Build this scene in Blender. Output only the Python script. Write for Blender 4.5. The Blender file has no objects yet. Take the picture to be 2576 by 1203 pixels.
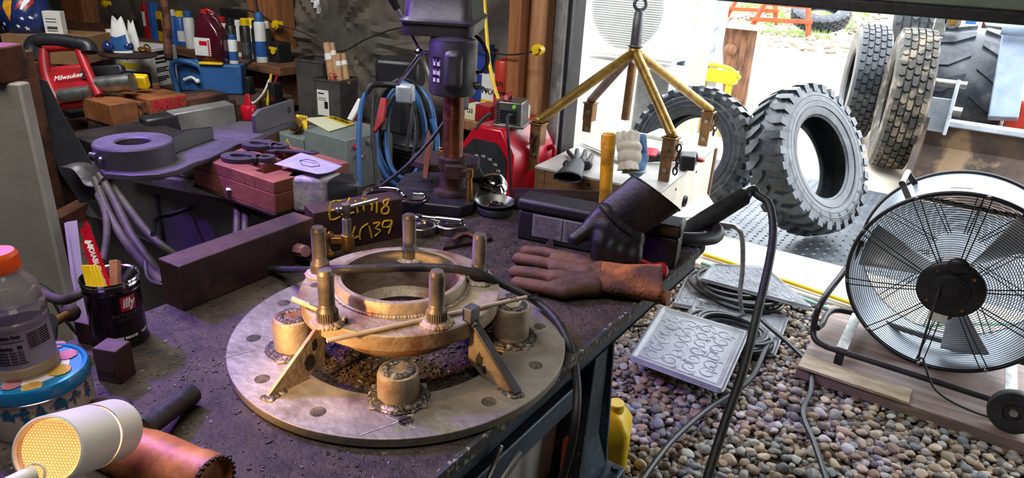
import bpy, bmesh, math, random
from mathutils import Vector as V, Matrix as MX, noise as NZ
PI = math.pi; R = math.radians
col = bpy.context.scene.collection
rnd = random.Random(7)

# ---------------------------------------------------------------- camera
F, CX, CY, H = 1713.0, 1288.0, 601.5, 1.5
PITCH, ROLL, YAW = R(22.5), R(3.3), R(33)
fw = V((-math.sin(YAW)*math.cos(PITCH), math.cos(YAW)*math.cos(PITCH), -math.sin(PITCH)))
_r0 = V((math.cos(YAW), math.sin(YAW), 0)); _u0 = _r0.cross(fw)
rt = _r0*math.cos(ROLL) + _u0*math.sin(ROLL)
up = -_r0*math.sin(ROLL) + _u0*math.cos(ROLL)
CAM = V((0, 0, H))
cd = bpy.data.cameras.new('camera'); cam = bpy.data.objects.new('camera', cd); col.objects.link(cam)
cd.sensor_width = 36; cd.lens = F*36/2576; cd.clip_start = .02; cd.clip_end = 300
m = MX((rt, up, -fw)).transposed().to_4x4(); m.translation = CAM; cam.matrix_world = m
bpy.context.scene.camera = cam

# ---------------------------------------------------------------- world, light, exposure
sc = bpy.context.scene
sc.view_settings.view_transform = 'Standard'; sc.view_settings.look = 'None'
sc.view_settings.gamma = 1; sc.view_settings.use_curve_mapping = False
sc.view_settings.exposure = 0.25
w = bpy.data.worlds.new('sky'); sc.world = w; w.use_nodes = True
bg = w.node_tree.nodes['Background']; bg.inputs[0].default_value = (.88, .94, 1, 1); bg.inputs[1].default_value = 6.0

def aim(o, loc, tgt):
    o.location = loc; o.rotation_euler = (V(tgt)-V(loc)).to_track_quat('-Z', 'Y').to_euler()
def area(name, loc, tgt, size, power, colr, sy=None, spread=180):
    l = bpy.data.lights.new(name, 'AREA'); l.energy = power; l.color = colr; l.size = size
    if sy: l.shape = 'RECTANGLE'; l.size_y = sy
    l.spread = R(spread)
    o = bpy.data.objects.new(name, l); col.objects.link(o); aim(o, loc, tgt); return o
def spot(name, loc, tgt, power, colr, ang, blend=.5, rad=.03):
    l = bpy.data.lights.new(name, 'SPOT'); l.energy = power; l.color = colr
    l.spot_size = R(ang); l.spot_blend = blend; l.shadow_soft_size = rad
    o = bpy.data.objects.new(name, l); col.objects.link(o); aim(o, loc, tgt); return o
area('ceiling_fill_light', (-.8, .1, 2.72), (-.8, .3, 0), 1.6, 27, (1, .95, .88), .5)  # unseen area light added above the bench as interior fill
area('ceiling_fill_light', (-2.4, .9, 2.72), (-2.6, 2.0, 0.2), 1.6, 60, (.95, .97, 1), .5)  # second added fill, lifts the left background; no fixture modelled
spot('violet_lamp_light', (-1.95, .50, 2.05), (-1.16, .70, .93), 118, (.28, .05, 1), 72, .4, .035)

# ---------------------------------------------------------------- pixel to place helpers (2576 x 1203 frame)
def ray(x, y): return (x-CX)/F*rt - (y-CY)/F*up + fw
def PZ(x, y, z): d = ray(x, y); return CAM + d*((z-H)/d.z)
def PY(x, y, Y): d = ray(x, y); return CAM + d*(Y/d.y)
def PX(x, y, X): d = ray(x, y); return CAM + d*(X/d.x)
def PD(x, y, D): return CAM + ray(x, y)*D

# ---------------------------------------------------------------- materials
def lin(c):
    if isinstance(c, str):
        c = [int(c[i:i+2], 16)/255 for i in (0, 2, 4)]
    return tuple((x/12.92 if x <= .04045 else ((x+.055)/1.055)**2.4) for x in c)+(1,)
MT = {}
def mat(name, c, c2=None, r=.5, m=0.0, ns=8., bump=0., bs=None, lo=.4, hi=.62, trans=0., emis=0., rv=0., coat=0., stretch=None, ior=1.45, ecol=None, alpha=1., c3=None, s3=3., l3=.55, h3=.62):
    if name in MT: return MT[name]
    t = bpy.data.materials.new(name); t.use_nodes = True; n = t.node_tree.nodes; L = t.node_tree.links
    b = n['Principled BSDF']; b.inputs['Roughness'].default_value = r; b.inputs['Metallic'].default_value = m
    b.inputs['Base Color'].default_value = lin(c); b.inputs['IOR'].default_value = ior
    b.inputs['Transmission Weight'].default_value = trans; b.inputs['Coat Weight'].default_value = coat
    if alpha < 1: b.inputs['Alpha'].default_value = alpha
    if emis: b.inputs['Emission Color'].default_value = lin(ecol or c); b.inputs['Emission Strength'].default_value = emis
    tc = n.new('ShaderNodeTexCoord'); src = tc.outputs['Object']
    if stretch:
        mp = n.new('ShaderNodeMapping'); mp.inputs['Scale'].default_value = stretch; L.new(src, mp.inputs[0]); src = mp.outputs[0]
    if c2 or rv:
        nz = n.new('ShaderNodeTexNoise'); nz.inputs['Scale'].default_value = ns; nz.inputs['Detail'].default_value = 8; nz.inputs['Roughness'].default_value = .65; L.new(src, nz.inputs[0])
        rp = n.new('ShaderNodeMapRange'); rp.inputs[1].default_value = lo; rp.inputs[2].default_value = hi; L.new(nz.outputs[0], rp.inputs[0])
        if c2:
            mx = n.new('ShaderNodeMix'); mx.data_type = 'RGBA'; L.new(rp.outputs[0], mx.inputs[0])
            mx.inputs[6].default_value = lin(c); mx.inputs[7].default_value = lin(c2); out = mx.outputs[2]
            if c3:
                n3 = n.new('ShaderNodeTexNoise'); n3.inputs['Scale'].default_value = s3; n3.inputs['Detail'].default_value = 6; L.new(src, n3.inputs[0])
                r3 = n.new('ShaderNodeMapRange'); r3.inputs[1].default_value = l3; r3.inputs[2].default_value = h3; L.new(n3.outputs[0], r3.inputs[0])
                m3 = n.new('ShaderNodeMix'); m3.data_type = 'RGBA'; L.new(r3.outputs[0], m3.inputs[0]); L.new(out, m3.inputs[6]); m3.inputs[7].default_value = lin(c3); out = m3.outputs[2]
            L.new(out, b.inputs['Base Color'])
        if rv:
            rr = n.new('ShaderNodeMapRange'); rr.inputs[3].default_value = r-rv; rr.inputs[4].default_value = r+rv; L.new(nz.outputs[0], rr.inputs[0]); L.new(rr.outputs[0], b.inputs['Roughness'])
    if bump:
        bn = n.new('ShaderNodeTexNoise'); bn.inputs['Scale'].default_value = bs or ns*4; bn.inputs['Detail'].default_value = 6; L.new(src, bn.inputs[0])
        bp = n.new('ShaderNodeBump'); bp.inputs['Strength'].default_value = min(1, bump); bp.inputs['Distance'].default_value = .004 if bump <= 1 else .004*bump
        L.new(bn.outputs[0], bp.inputs['Height']); L.new(bp.outputs[0], b.inputs['Normal'])
    MT[name] = t; return t

mat('steel_dark', '3a3434', '241f20', .55, .6, 14, .5, 60)
mat('steel_grey', '6b6a6c', '4a4748', .5, .7, 10, .3, 60)
mat('steel_bright', 'b8b6b4', '8e8b88', .25, 1, 20)
mat('chrome', 'e4e4e6', None, .09, 1)
mat('zinc', 'a8a9a6', '85857f', .35, .9, 30)
mat('black_paint', '1d1c1f', '2c2a2e', .35, 0, 20)
mat('black_matte', '17171a', '26262a', .75, 0, 20)
mat('black_rubber', '1b1b1e', '2e2d30', .55, 0, 30, .2, 120)
mat('black_plastic', '19191c', '242326', .42, 0, 12)
mat('rust', '6b3f2a', '3f2a22', .8, .2, 9, .5, 60)
mat('rust_dark', '3c2a26', '2a1f1f', .75, .35, 7, .5, 50, c3='6b4636', s3=5, l3=.58, h3=.7)
mat('red_paint', 'c4102a', 'a50d22', .3, 0, 6, coat=.3)
mat('red_plastic', 'a81b22', '7c1419', .4, 0, 6)
mat('white_paint', 'dcdbd6', 'c4c1ba', .4, 0, 5)
mat('white_plastic', 'e6e4dd', None, .35)
mat('paper', 'dcd8cf', 'cfcac0', .8, 0, 8)
mat('cardboard', '8f6c46', '7b5a3a', .85, 0, 8)
mat('yellow_plastic', 'e8c21a', 'd0a80e', .35, 0, 8)
mat('blue_paint', '33475c', '26333f', .5, .2, 6, .2, 40)
mat('blue_plastic', '2c5d95', '244d7e', .5, 0, 6)
mat('wood', 'a8724a', '8a5a38', .7, 0, 5, .3, 30, stretch=(6, 6, .8))
mat('text_black', '141414', None, .6); mat('text_white', 'ececea', None, .6); mat('text_red', 'c01a24', None, .5)
mat('text_yellow', 'e0b81c', '8f7714', .7, 0, 90, lo=.5, hi=.6)
mat('orange_plastic', 'f0601c', None, .35)

# ---------------------------------------------------------------- mesh collector (everything is given in world metres)
def TR(x=0, y=0, z=0, rz=0, rx=0, ry=0, s=1): return MX.Translation((x, y, z)) @ MX.Rotation(rz, 4, 'Z') @ MX.Rotation(ry, 4, 'Y') @ MX.Rotation(rx, 4, 'X') @ MX.Scale(s, 4)
def FR(o, xa, ya):           # frame from an origin, an x axis and a rough y axis
    x = V(xa).normalized(); z = x.cross(V(ya)).normalized(); y = z.cross(x)
    q = MX((x, y, z)).transposed().to_4x4(); q.translation = V(o); return q
def ZF(o, za, hint=(0, 0, 1)):   # frame whose z axis points along za
    z = V(za).normalized(); h = V(hint)
    if abs(z.dot(h)) > .97: h = V((1, 0, 0))
    x = h.cross(z).normalized(); y = z.cross(x)
    q = MX((x, y, z)).transposed().to_4x4(); q.translation = V(o); return q
class MB:
    def __init__(s, M=None): s.v = []; s.f = []; s.M = M or MX.Identity(4)
    def add(s, vs, fs, M=None):
        k = len(s.v); T = s.M @ M if M is not None else s.M
        s.v += [T @ V(p) for p in vs]; s.f += [tuple(i+k for i in f) for f in fs]; return s
    def box(s, c, sz, M=None):
        x, y, z = c; a, b, d = sz[0]/2, sz[1]/2, sz[2]/2
        vs = [(x+i*a, y+j*b, z+k*d) for k in (-1, 1) for j in (-1, 1) for i in (-1, 1)]
        return s.add(vs, [(0, 2, 3, 1), (4, 5, 7, 6), (0, 1, 5, 4), (2, 6, 7, 3), (0, 4, 6, 2), (1, 3, 7, 5)], M)
    def bx(s, x0, x1, y0, y1, z0, z1, M=None): return s.box(((x0+x1)/2, (y0+y1)/2, (z0+z1)/2), (x1-x0, y1-y0, z1-z0), M)
    def beam(s, p, q, w, h, hint=(0, 0, 1), n=1):
        p, q = V(p), V(q); T = ZF(p, q-p, hint); return s.box((0, 0, (q-p).length/2), (w, h, (q-p).length), T)
    def lathe(s, prof, n=32, M=None, a0=0, a1=2*PI):
        full = abs(a1-a0-2*PI) < 1e-6; cnt = n if full else n+1; vs = []; fs = []; k = len(prof)
        for i in range(cnt):
            a = a0+(a1-a0)*i/n; c, d = math.cos(a), math.sin(a); vs += [(r*c, r*d, z) for r, z in prof]
        for i in range(n):
            j = (i+1) % cnt
            for t in range(k-1):
                if prof[t][0] < 1e-7 and prof[t+1][0] < 1e-7: continue
                q = [i*k+t, j*k+t, j*k+t+1, i*k+t+1]
                if prof[t][0] < 1e-7: q = [i*k+t, j*k+t+1, i*k+t+1]
                elif prof[t+1][0] < 1e-7: q = [i*k+t, j*k+t, i*k+t+1]
                fs.append(tuple(q))
        return s.add(vs, fs, M)
    def cyl(s, p, q, r, r2=None, n=24, caps=True):
        p, q = V(p), V(q); L = (q-p).length; r2 = r if r2 is None else r2
        pr = [(r, 0), (r2, L)]
        if caps: pr = [(0, 0)]+pr+[(0, L)]
        return s.lathe(pr, n, ZF(p, q-p))
    def pipe(s, p, q, r, ri, n=24):
        p, q = V(p), V(q); L = (q-p).length; return s.lathe([(ri, 0), (r, 0), (r, L), (ri, L), (ri, 0)], n, ZF(p, q-p))
    def tube(s, pts, r, n=10, closed=False, sm=6, radii=None):
        P = [V(p) for p in pts]
        if sm > 1 and len(P) > 2: P, radii = spline(P, sm, closed, radii)
        m = len(P); vs = []; fs = []; up_ = None
        for i in range(m):
            a = P[(i-1) % m] if (closed or i) else P[0]; b = P[(i+1) % m] if (closed or i < m-1) else P[-1]
            t = (b-a).normalized()
            if up_ is None: up_ = t.orthogonal().normalized()
            up_ = (up_-t*up_.dot(t)); up_ = up_.normalized() if up_.length > 1e-6 else t.orthogonal().normalized()
            sd = t.cross(up_); rr = radii[i] if radii else r
            vs += [P[i]+(up_*math.cos(2*PI*j/n)+sd*math.sin(2*PI*j/n))*rr for j in range(n)]
        for i in range(m if closed else m-1):
            k = (i+1) % m
            fs += [(i*n+j, i*n+(j+1) % n, k*n+(j+1) % n, k*n+j) for j in range(n)]
        if not closed: fs += [tuple(range(n))[::-1], tuple((m-1)*n+j for j in range(n))]
        return s.add(vs, fs)
    def prism(s, poly, z0, z1, M=None, hole=None):
        n = len(poly)
        if hole is None:
            vs = [(x, y, z0) for x, y in poly]+[(x, y, z1) for x, y in poly]
            return s.add(vs, [tuple(range(n))[::-1], tuple(range(n, 2*n))]+[(i, (i+1) % n, n+(i+1) % n, n+i) for i in range(n)], M)
        q = hole; vs = [(x, y, z0) for x, y in poly]+[(x, y, z1) for x, y in poly]+[(x, y, z0) for x, y in q]+[(x, y, z1) for x, y in q]; fs = []
        for i in range(n):
            j = (i+1) % n; fs += [(i, j, n+j, n+i), (2*n+j, 2*n+i, 3*n+i, 3*n+j), (n+i, n+j, 3*n+j, 3*n+i), (j, i, 2*n+i, 2*n+j)]
        return s.add(vs, fs, M)
    def torus(s, c, r, rr, axis=(0, 0, 1), n=48, k=8): return s.lathe([(r+rr*math.cos(2*PI*i/k), rr*math.sin(2*PI*i/k)) for i in range(k+1)], n, ZF(c, axis))
    def ball(s, c, r, n=16, sc_=(1, 1, 1), M=None):
        T = MX.Translation(c) @ MX.Diagonal((r*sc_[0], r*sc_[1], r*sc_[2], 1))
        if M is not None: T = M @ T
        return s.lathe([(max(0, math.sin(PI*i/n)), -math.cos(PI*i/n)) for i in range(n+1)], n+4, T)
    def caps(s, p, q, r, r2=None, n=14):
        r2 = r if r2 is None else r2; s.ball(p, r, n); s.ball(q, r2, n); return s.cyl(p, q, r, r2, n+4)
    def grid(s, fn, nu, nv, M=None):
        vs = [fn(i/nu, j/nv) for j in range(nv+1) for i in range(nu+1)]
        return s.add(vs, [(j*(nu+1)+i, j*(nu+1)+i+1, (j+1)*(nu+1)+i+1, (j+1)*(nu+1)+i) for j in range(nv) for i in range(nu)], M)
    def spring(s, p, q, r, wr, turns, n=12):
        p, q = V(p), V(q); T = ZF(p, q-p); L = (q-p).length
        return s.tube([T @ V((r*math.cos(2*PI*i/n), r*math.sin(2*PI*i/n), L*i/(n*turns))) for i in range(int(n*turns)+1)], wr, 6, sm=1)
def spline(P, k, closed=False, rad=None):
    n = len(P); out = []; ro = [] if rad else None
    for i in range(n if closed else n-1):
        g = lambda j: P[j % n] if closed else P[max(0, min(n-1, j))]
        a, b, c, d = g(i-1), g(i), g(i+1), g(i+2)
        for t in range(k):
            u = t/k; out.append(.5*((2*b)+(c-a)*u+(2*a-5*b+4*c-d)*u*u+(3*b-a-3*c+d)*u**3))
            if rad: ro.append(rad[i]*(1-u)+rad[(i+1) % n]*u)
    if not closed:
        out.append(P[-1])
        if rad: ro.append(rad[-1])
    return out, ro
def circ(r, n, a0=0, a1=2*PI, cx=0, cy=0): return [(cx+r*math.cos(a0+(a1-a0)*i/n), cy+r*math.sin(a0+(a1-a0)*i/n)) for i in range(n)]
def rrect(w, h, r, n=5):
    o = []
    for cx, cy, a in ((w/2-r, h/2-r, 0), (-w/2+r, h/2-r, 1), (-w/2+r, -h/2+r, 2), (w/2-r, -h/2+r, 3)):
        o += [(cx+r*math.cos((a+i/n)*PI/2), cy+r*math.sin((a+i/n)*PI/2)) for i in range(n+1)]
    return o

# ---------------------------------------------------------------- objects
MW = {}
def mesh_of(name, mb, mt, Minv, ang=38):
    me = bpy.data.meshes.new(name); me.from_pydata([Minv @ p for p in mb.v], [], mb.f)
    bm = bmesh.new(); bm.from_mesh(me); bmesh.ops.remove_doubles(bm, verts=bm.verts, dist=1e-6); bmesh.ops.recalc_face_normals(bm, faces=bm.faces); bm.to_mesh(me); bm.free()
    me.shade_smooth(); me.set_sharp_from_angle(angle=R(ang))
    me.materials.append(MT[mt] if isinstance(mt, str) else mt); return me
def bevmod(o, bev):
    if bev:
        b = o.modifiers.new('bevel', 'BEVEL'); b.width = bev; b.segments = 2; b.limit_method = 'ANGLE'; b.angle_limit = R(35)
def lab(o, label, cat, group=None, kind=None):
    if label: o['label'] = label
    if cat: o['category'] = cat
    if group: o['group'] = group
    if kind: o['kind'] = kind
    return o
def thing(name, label, cat, loc, rz=0, group=None):
    o = bpy.data.objects.new(name, None); col.objects.link(o); o.empty_display_size = .05
    o.location = loc; o.rotation_euler = (0, 0, rz); MW[o.name] = MX.Translation(V(loc)) @ MX.Rotation(rz, 4, 'Z')
    return lab(o, label, cat, group)
def part(name, mb, mt, parent, bev=0, label=None, ang=38):
    P = MW[parent.name]; me = mesh_of(name, mb, mt, P.inverted(), ang)
    o = bpy.data.objects.new(name, me); col.objects.link(o); o.parent = parent; MW[o.name] = P; bevmod(o, bev)
    if label: o['label'] = label
    return o
def solo(name, mb, mt, label=None, cat=None, group=None, kind=None, bev=0, ang=38):
    c = V((sum(p.x for p in mb.v)/len(mb.v), sum(p.y for p in mb.v)/len(mb.v), min(p.z for p in mb.v))); T = MX.Translation(c)
    me = mesh_of(name, mb, mt, T.inverted(), ang); o = bpy.data.objects.new(name, me); col.objects.link(o); o.location = c; MW[o.name] = T; bevmod(o, bev)
    return lab(o, label, cat, group, kind)
def struct(name, mb, mt, bev=0): return solo(name, mb, mt, kind='structure', bev=bev)
def kids(o): return [c for c in bpy.data.objects if c.parent == o]
def copy_tree(o, M, label=None, parent=None, top=True):       # o must be a top-level thing; M its new placing
    c = o.copy(); col.objects.link(c)
    if top:
        c.matrix_basis = M; MW[c.name] = M
        if label: c['label'] = label
    else: c.parent = parent; MW[c.name] = MW[parent.name]
    for ch in kids(o): copy_tree(ch, None, None, c, False)
    return c
def text(s, size, M, mt, parent, name='lettering', sx=1., th=.0006, bend=None, align='CENTER', shear=0, bold=0):
    cu = bpy.data.curves.new(name, 'FONT'); cu.body = s; cu.size = size; cu.extrude = th; cu.align_x = align; cu.align_y = 'CENTER'; cu.shear = shear; cu.offset = bold; cu.resolution_u = 3
    t = bpy.data.objects.new('t', cu); col.objects.link(t); dg = bpy.context.evaluated_depsgraph_get()
    me = bpy.data.meshes.new_from_object(t.evaluated_get(dg)); mb = MB()
    vs = [V((v.co.x*sx, v.co.y, v.co.z)) for v in me.vertices]
    if bend: vs = [V(((bend+v.z)*math.sin(v.x/bend), v.y, (bend+v.z)*math.cos(v.x/bend)-bend)) for v in vs]   # wrap round a drum of radius bend
    mb.add(vs, [tuple(p.vertices) for p in me.polygons], M)
    bpy.data.objects.remove(t); bpy.data.curves.remove(cu); bpy.data.meshes.remove(me)
    P = MW[parent.name]; me = bpy.data.meshes.new(name); me.from_pydata([P.inverted() @ p for p in mb.v], [], mb.f); me.materials.append(MT[mt])
    o = bpy.data.objects.new(name, me); col.objects.link(o); o.parent = parent; MW[o.name] = P; return o
def remesh(o, vox, sm=4):
    r_ = o.modifiers.new('remesh', 'REMESH'); r_.mode = 'VOXEL'; r_.voxel_size = vox; r_.use_smooth_shade = True
    s_ = o.modifiers.new('smooth', 'SMOOTH'); s_.iterations = sm; s_.factor = .5; return o
# ================================================================ the shop: walls, door, ground, gravel
mat('plastic_sheet', '68625a', '4b4640', .25, 0, 3, .6, 9, c3='756a5b', s3=2.2, l3=.52, h3=.68)
mat('post_wood', '9a6338', '7d4c28', .75, 0, 4, .4, 22, stretch=(9, 9, .7))
mat('jamb_wood', 'b08058', '8f623f', .7, 0, 4, .3, 22, stretch=(9, 9, .7))
mat('galvanised', '9a9a98', '7e7b78', .5, .3, 14, .2, 60)
mat('door_panel', '7c8578', '69705f', .55, .1, 3)
mat('dark_wall', '3a3633', '2c2927', .85, 0, 2)
mat('soil', '6b5847', '4b3e34', .95, 0, 9, 1, 30)
mat('yard_dirt', 'b4a894', '8f8371', .8, 0, .9, 1, 5, c3='cfc8ba', s3=.5)
mat('concrete', 'bdb9b1', 'a8a39a', .8, 0, 4, .3, 30)
OX = -1.673                                   # door opening starts here
def sheet(u, v):
    x = -7.5+(OX-.13+7.5)*u; z = 2.8*v
    P = V((-3.30, 0, .99)); dx, dz = x-P.x, z-P.z; a = math.atan2(dz, dx); d = math.hypot(dx, dz)
    f = (abs(math.sin(a*9+1.4*math.sin(d*3)))**2.2*.09+.018*math.sin(a*23+2))*min(1, d*1.6)*math.exp(-d*.28)
    f += .03*math.sin(x*5+math.sin(z*3)*1.5)+.02*NZ.noise(V((x*3, z*3, 1)))
    return (x, 3.0-.02-abs(f), z)
mb = MB().grid(sheet, 300, 90); struct('wall_back', mb, 'plastic_sheet')
mb = MB(); mb.bx(-7.5, OX, 3.0, 3.12, -.1, 2.8); mb.bx(OX, 3.0, 3.0, 3.12, 2.05, 2.8); mb.bx(2.3, 3.0, 3.0, 3.12, 0, 2.05); struct('wall_door_side', mb, 'dark_wall')
struct('wall_left', MB().bx(-7.62, -7.5, -2.5, 3.12, -.1, 2.8), 'dark_wall')
struct('wall_right', MB().bx(3.0, 3.12, -2.5, 3.12, -.1, 2.8), 'dark_wall')
struct('wall_front', MB().bx(-7.5, 3.0, -2.62, -2.5, -.1, 2.8), 'dark_wall')
struct('ceiling', MB().bx(-7.62, 3.12, -2.62, 3.12, 2.8, 2.9), 'dark_wall')
# timber posts
struct('trim_1', MB().bx(-3.90, -3.62, 2.80, 2.94, 0, 2.8), 'post_wood', .006)
struct('trim_2', MB().bx(-6.35, -6.0, 2.80, 2.94, 0, 2.8), 'post_wood', .006)
mb = MB().bx(-1.93, -1.86, 2.83, 2.99, 0, 2.8); struct('trim_3', mb, 'post_wood', .004)
mb = MB().bx(-1.86, -1.765, 2.90, 3.0, 0, 2.8); struct('trim_4', mb, 'jamb_wood', .018)
j = MB(); j.bx(-1.765, -1.685, 2.985, 3.0, 0, 2.4); j.bx(-1.695, -1.673, 2.93, 3.0, 0, 2.4)
jo = struct('door_1', j, 'galvanised', .002)
h_ = MB()
for k in range(12): h_.cyl((-1.712, 2.979, .62+.11*k), (-1.712, 2.986, .62+.11*k), .0125, n=14)
part('bolt_holes', h_, 'black_matte', jo)
for k in range(2): pass
g = MB(); g.bx(-1.672, -1.655, 2.955, 2.985, 0, 2.4); part('weather_strip', g, 'black_rubber', jo, .002)
# roll-up door, lowered to eye height
d = MB()
for k in range(3): d.bx(OX, 2.3, 3.02, 3.055, 1.42+k*.22, 1.42+k*.22+.21)
do = struct('door_2', d, 'door_panel', .006)
part('bottom_seal', MB().bx(OX, 2.3, 3.005, 3.065, 1.375, 1.42), 'black_rubber', do, .008)
# ground inside
struct('floor', MB().grid(lambda u, v: (-7.5+10.5*u, -2.5+5.92*v, -.03+.008*NZ.noise(V((u*40, v*30, 0)))), 90, 50), 'soil')
struct('trim_5', MB().bx(-1.9, 2.6, 3.40, 3.92, -.08, .012), 'concrete', .01)      # door sill
struct('ground', MB().grid(lambda u, v: (-40+80*u, 3.92+(v**2)*70, -.02+.0*u+(max(0, (v**2)*70-16)*.10)+.03*NZ.noise(V((u*60, v*40, 0)))*min(1, v*6)), 140, 120), 'yard_dirt')
# diamond plate ramp
dp = MB().bx(-1.75, .9, 3.93, 5.65, -.03, .004)
mat('diamond_plate', '5b6066', '45494e', .45, .6, 5)
dpo = solo('steel_plate', dp, 'diamond_plate', 'raised-diamond steel plate lying outside the door under the tyres', 'floor plate')
tr = MB()
for i in range(54):
    for k in range(33):
        x = -1.72+i*.05; y = 3.96+k*.05; a = PI/4 if (i+k) % 2 else -PI/4; c, s_ = math.cos(a)*.017, math.sin(a)*.017
        px_, py_ = -s_*.3, c*.3
        tr.add([(x-c, y-s_, .004), (x+px_, y+py_, .004), (x+c, y+s_, .004), (x-px_, y-py_, .004), (x, y, .009)], [(0, 1, 4), (1, 2, 4), (2, 3, 4), (3, 0, 4)])
o = part('tread_pattern', tr, 'diamond_plate', dpo); o['kind'] = 'stuff'
# ---- river gravel
t = bpy.data.materials.new('river_stone'); t.use_nodes = True; n = t.node_tree.nodes; L = t.node_tree.links; b = n['Principled BSDF']
oi = n.new('ShaderNodeObjectInfo'); ge = n.new('ShaderNodeNewGeometry'); ad = n.new('ShaderNodeMath'); ad.operation = 'ADD'; fr = n.new('ShaderNodeMath'); fr.operation = 'FRACT'
L.new(oi.outputs['Random'], ad.inputs[0]); L.new(ge.outputs['Random Per Island'], ad.inputs[1]); L.new(ad.outputs[0], fr.inputs[0])
cr = n.new('ShaderNodeValToRGB'); L.new(fr.outputs[0], cr.inputs[0]); e = cr.color_ramp; e.interpolation = 'CONSTANT'
cs = ['8a8580', '6f6a66', 'a5927a', '7a6654', '9c9893', '5d5a5a', 'b3a48c', '847560', '74787c', '96806a', 'aaa69f', '665a4e', '8c7258', '7f7f7d']
while len(e.elements) < len(cs): e.elements.new(.5)
for i, c in enumerate(cs): e.elements[i].position = i/len(cs); e.elements[i].color = lin(c)
tc = n.new('ShaderNodeTexCoord'); nz = n.new('ShaderNodeTexNoise'); nz.inputs['Scale'].default_value = 70; nz.inputs['Detail'].default_value = 6; L.new(tc.outputs['Object'], nz.inputs[0])
mr = n.new('ShaderNodeMapRange'); mr.inputs[3].default_value = .72; mr.inputs[4].default_value = 1.25; L.new(nz.outputs[0], mr.inputs[0])
mm = n.new('ShaderNodeMix'); mm.data_type = 'RGBA'; mm.blend_type = 'MULTIPLY'; mm.inputs[0].default_value = 1; L.new(cr.outputs[0], mm.inputs[6]); L.new(mr.outputs[0], mm.inputs[7]); L.new(mm.outputs[2], b.inputs['Base Color'])
b.inputs['Roughness'].default_value = .62; MT['river_stone'] = t
def ico(k):
    bm = bmesh.new(); bmesh.ops.create_icosphere(bm, subdivisions=k, radius=1); vs = [v.co.copy() for v in bm.verts]; fs = [tuple(v.index for v in f.verts) for f in bm.faces]; bm.free(); return vs, fs
IV2, IF2 = ico(2); IV3, IF3 = ico(3)
def stone(seed, vs, ang=.5):
    q = V((seed*3.7, seed*1.3, 0)); planes = [(V((rnd.gauss(0, 1), rnd.gauss(0, 1), rnd.gauss(0, 1))).normalized(), rnd.uniform(.62, .95)) for _ in range(7)]; o = []
    for v in vs:
        p = v*(1+.22*NZ.noise(v*1.1+q))
        for nn, dd in planes:
            e_ = p.dot(nn)-dd
            if e_ > 0: p = p-nn*e_*.85
        o.append(p)
    return o
protos = [stone(i, IV2) for i in range(14)]; protos3 = [stone(i+30, IV3) for i in range(10)]
def gravel_ok(x, y):
    if x < -1.02 and y > 2.6: return False
    return -1.5 < x < 1.25 and 1.5 < y < 3.42 and x > -.18*(y)-1.2
def sm_(a, b, sx, sy, sz, rz, tl): return MX.Translation(a) @ MX.Rotation(rz, 4, 'Z') @ MX.Rotation(tl, 4, 'X') @ MX.Diagonal((sx, sy, sz, 1))
cells = {}; V_, F_ = [], []
for layer in range(3):
    for _ in range(6500 if layer < 2 else 3500):
        x, y = rnd.uniform(-1.3, 1.25), rnd.uniform(1.5, 3.42)
        if not gravel_ok(x, y): continue
        sz = rnd.uniform(.0075, .0145) if rnd.random() < .72 else rnd.uniform(.014, .020)
        z = -.022+layer*.007; M = sm_((x, y, z+rnd.uniform(0, .006)), 0, sz*rnd.uniform(.9, 1.35), sz, sz*rnd.uniform(.5, .8), rnd.uniform(0, 6.3), rnd.uniform(-.6, .6))
        k = len(V_); V_ += [M @ p for p in protos[rnd.randrange(14)]]; F_ += [(a+k, b_+k, c+k) for a, b_, c in IF2]
me = bpy.data.meshes.new('gravel'); me.from_pydata(V_, [], F_); me.shade_smooth(); me.materials.append(MT['river_stone'])
go = bpy.data.objects.new('gravel', me); col.objects.link(go); lab(go, 'bed of small mixed river gravel covering the shop floor by the door', 'gravel', kind='stuff'); MW[go.name] = MX.Identity(4)
pm = []
for i in range(10):
    me = bpy.data.meshes.new('river_stone'); me.from_pydata(protos3[i], [], IF3); me.shade_smooth(); me.materials.append(MT['river_stone']); pm.append(me)
pts = []
tries = 0
while len(pts) < 295 and tries < 60000:
    tries += 1
    u_, v_ = rnd.uniform(1500, 2570), rnd.uniform(800, 1203); q = PZ(u_, v_, 0)
    if v_ < 1203-(2576-u_)*.28-60 and rnd.random() < .6: continue
    if not gravel_ok(q.x, q.y) or q.y > 2.62 or (q.x > -1.0 and q.x < -.4 and q.y > 2.25): continue
    s = rnd.uniform(.012, .022)
    if any((q.x-a)**2+(q.y-b_)**2 < ((s+c)*.95)**2 for a, b_, c in pts): continue
    pts.append((q.x, q.y, s))
for i, (x, y, s) in enumerate(pts):
    o = bpy.data.objects.new('river_stone', pm[i % 10]); col.objects.link(o)
    o.matrix_basis = sm_((x, y, .0+s*.25), 0, s*rnd.uniform(.95, 1.35), s, s*rnd.uniform(.55, .75), rnd.uniform(0, 6.3), rnd.uniform(-.35, .35))
    lab(o, 'larger rounded river stone lying loose on the gravel floor', 'stone', 'larger river stones on the gravel floor')
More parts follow.
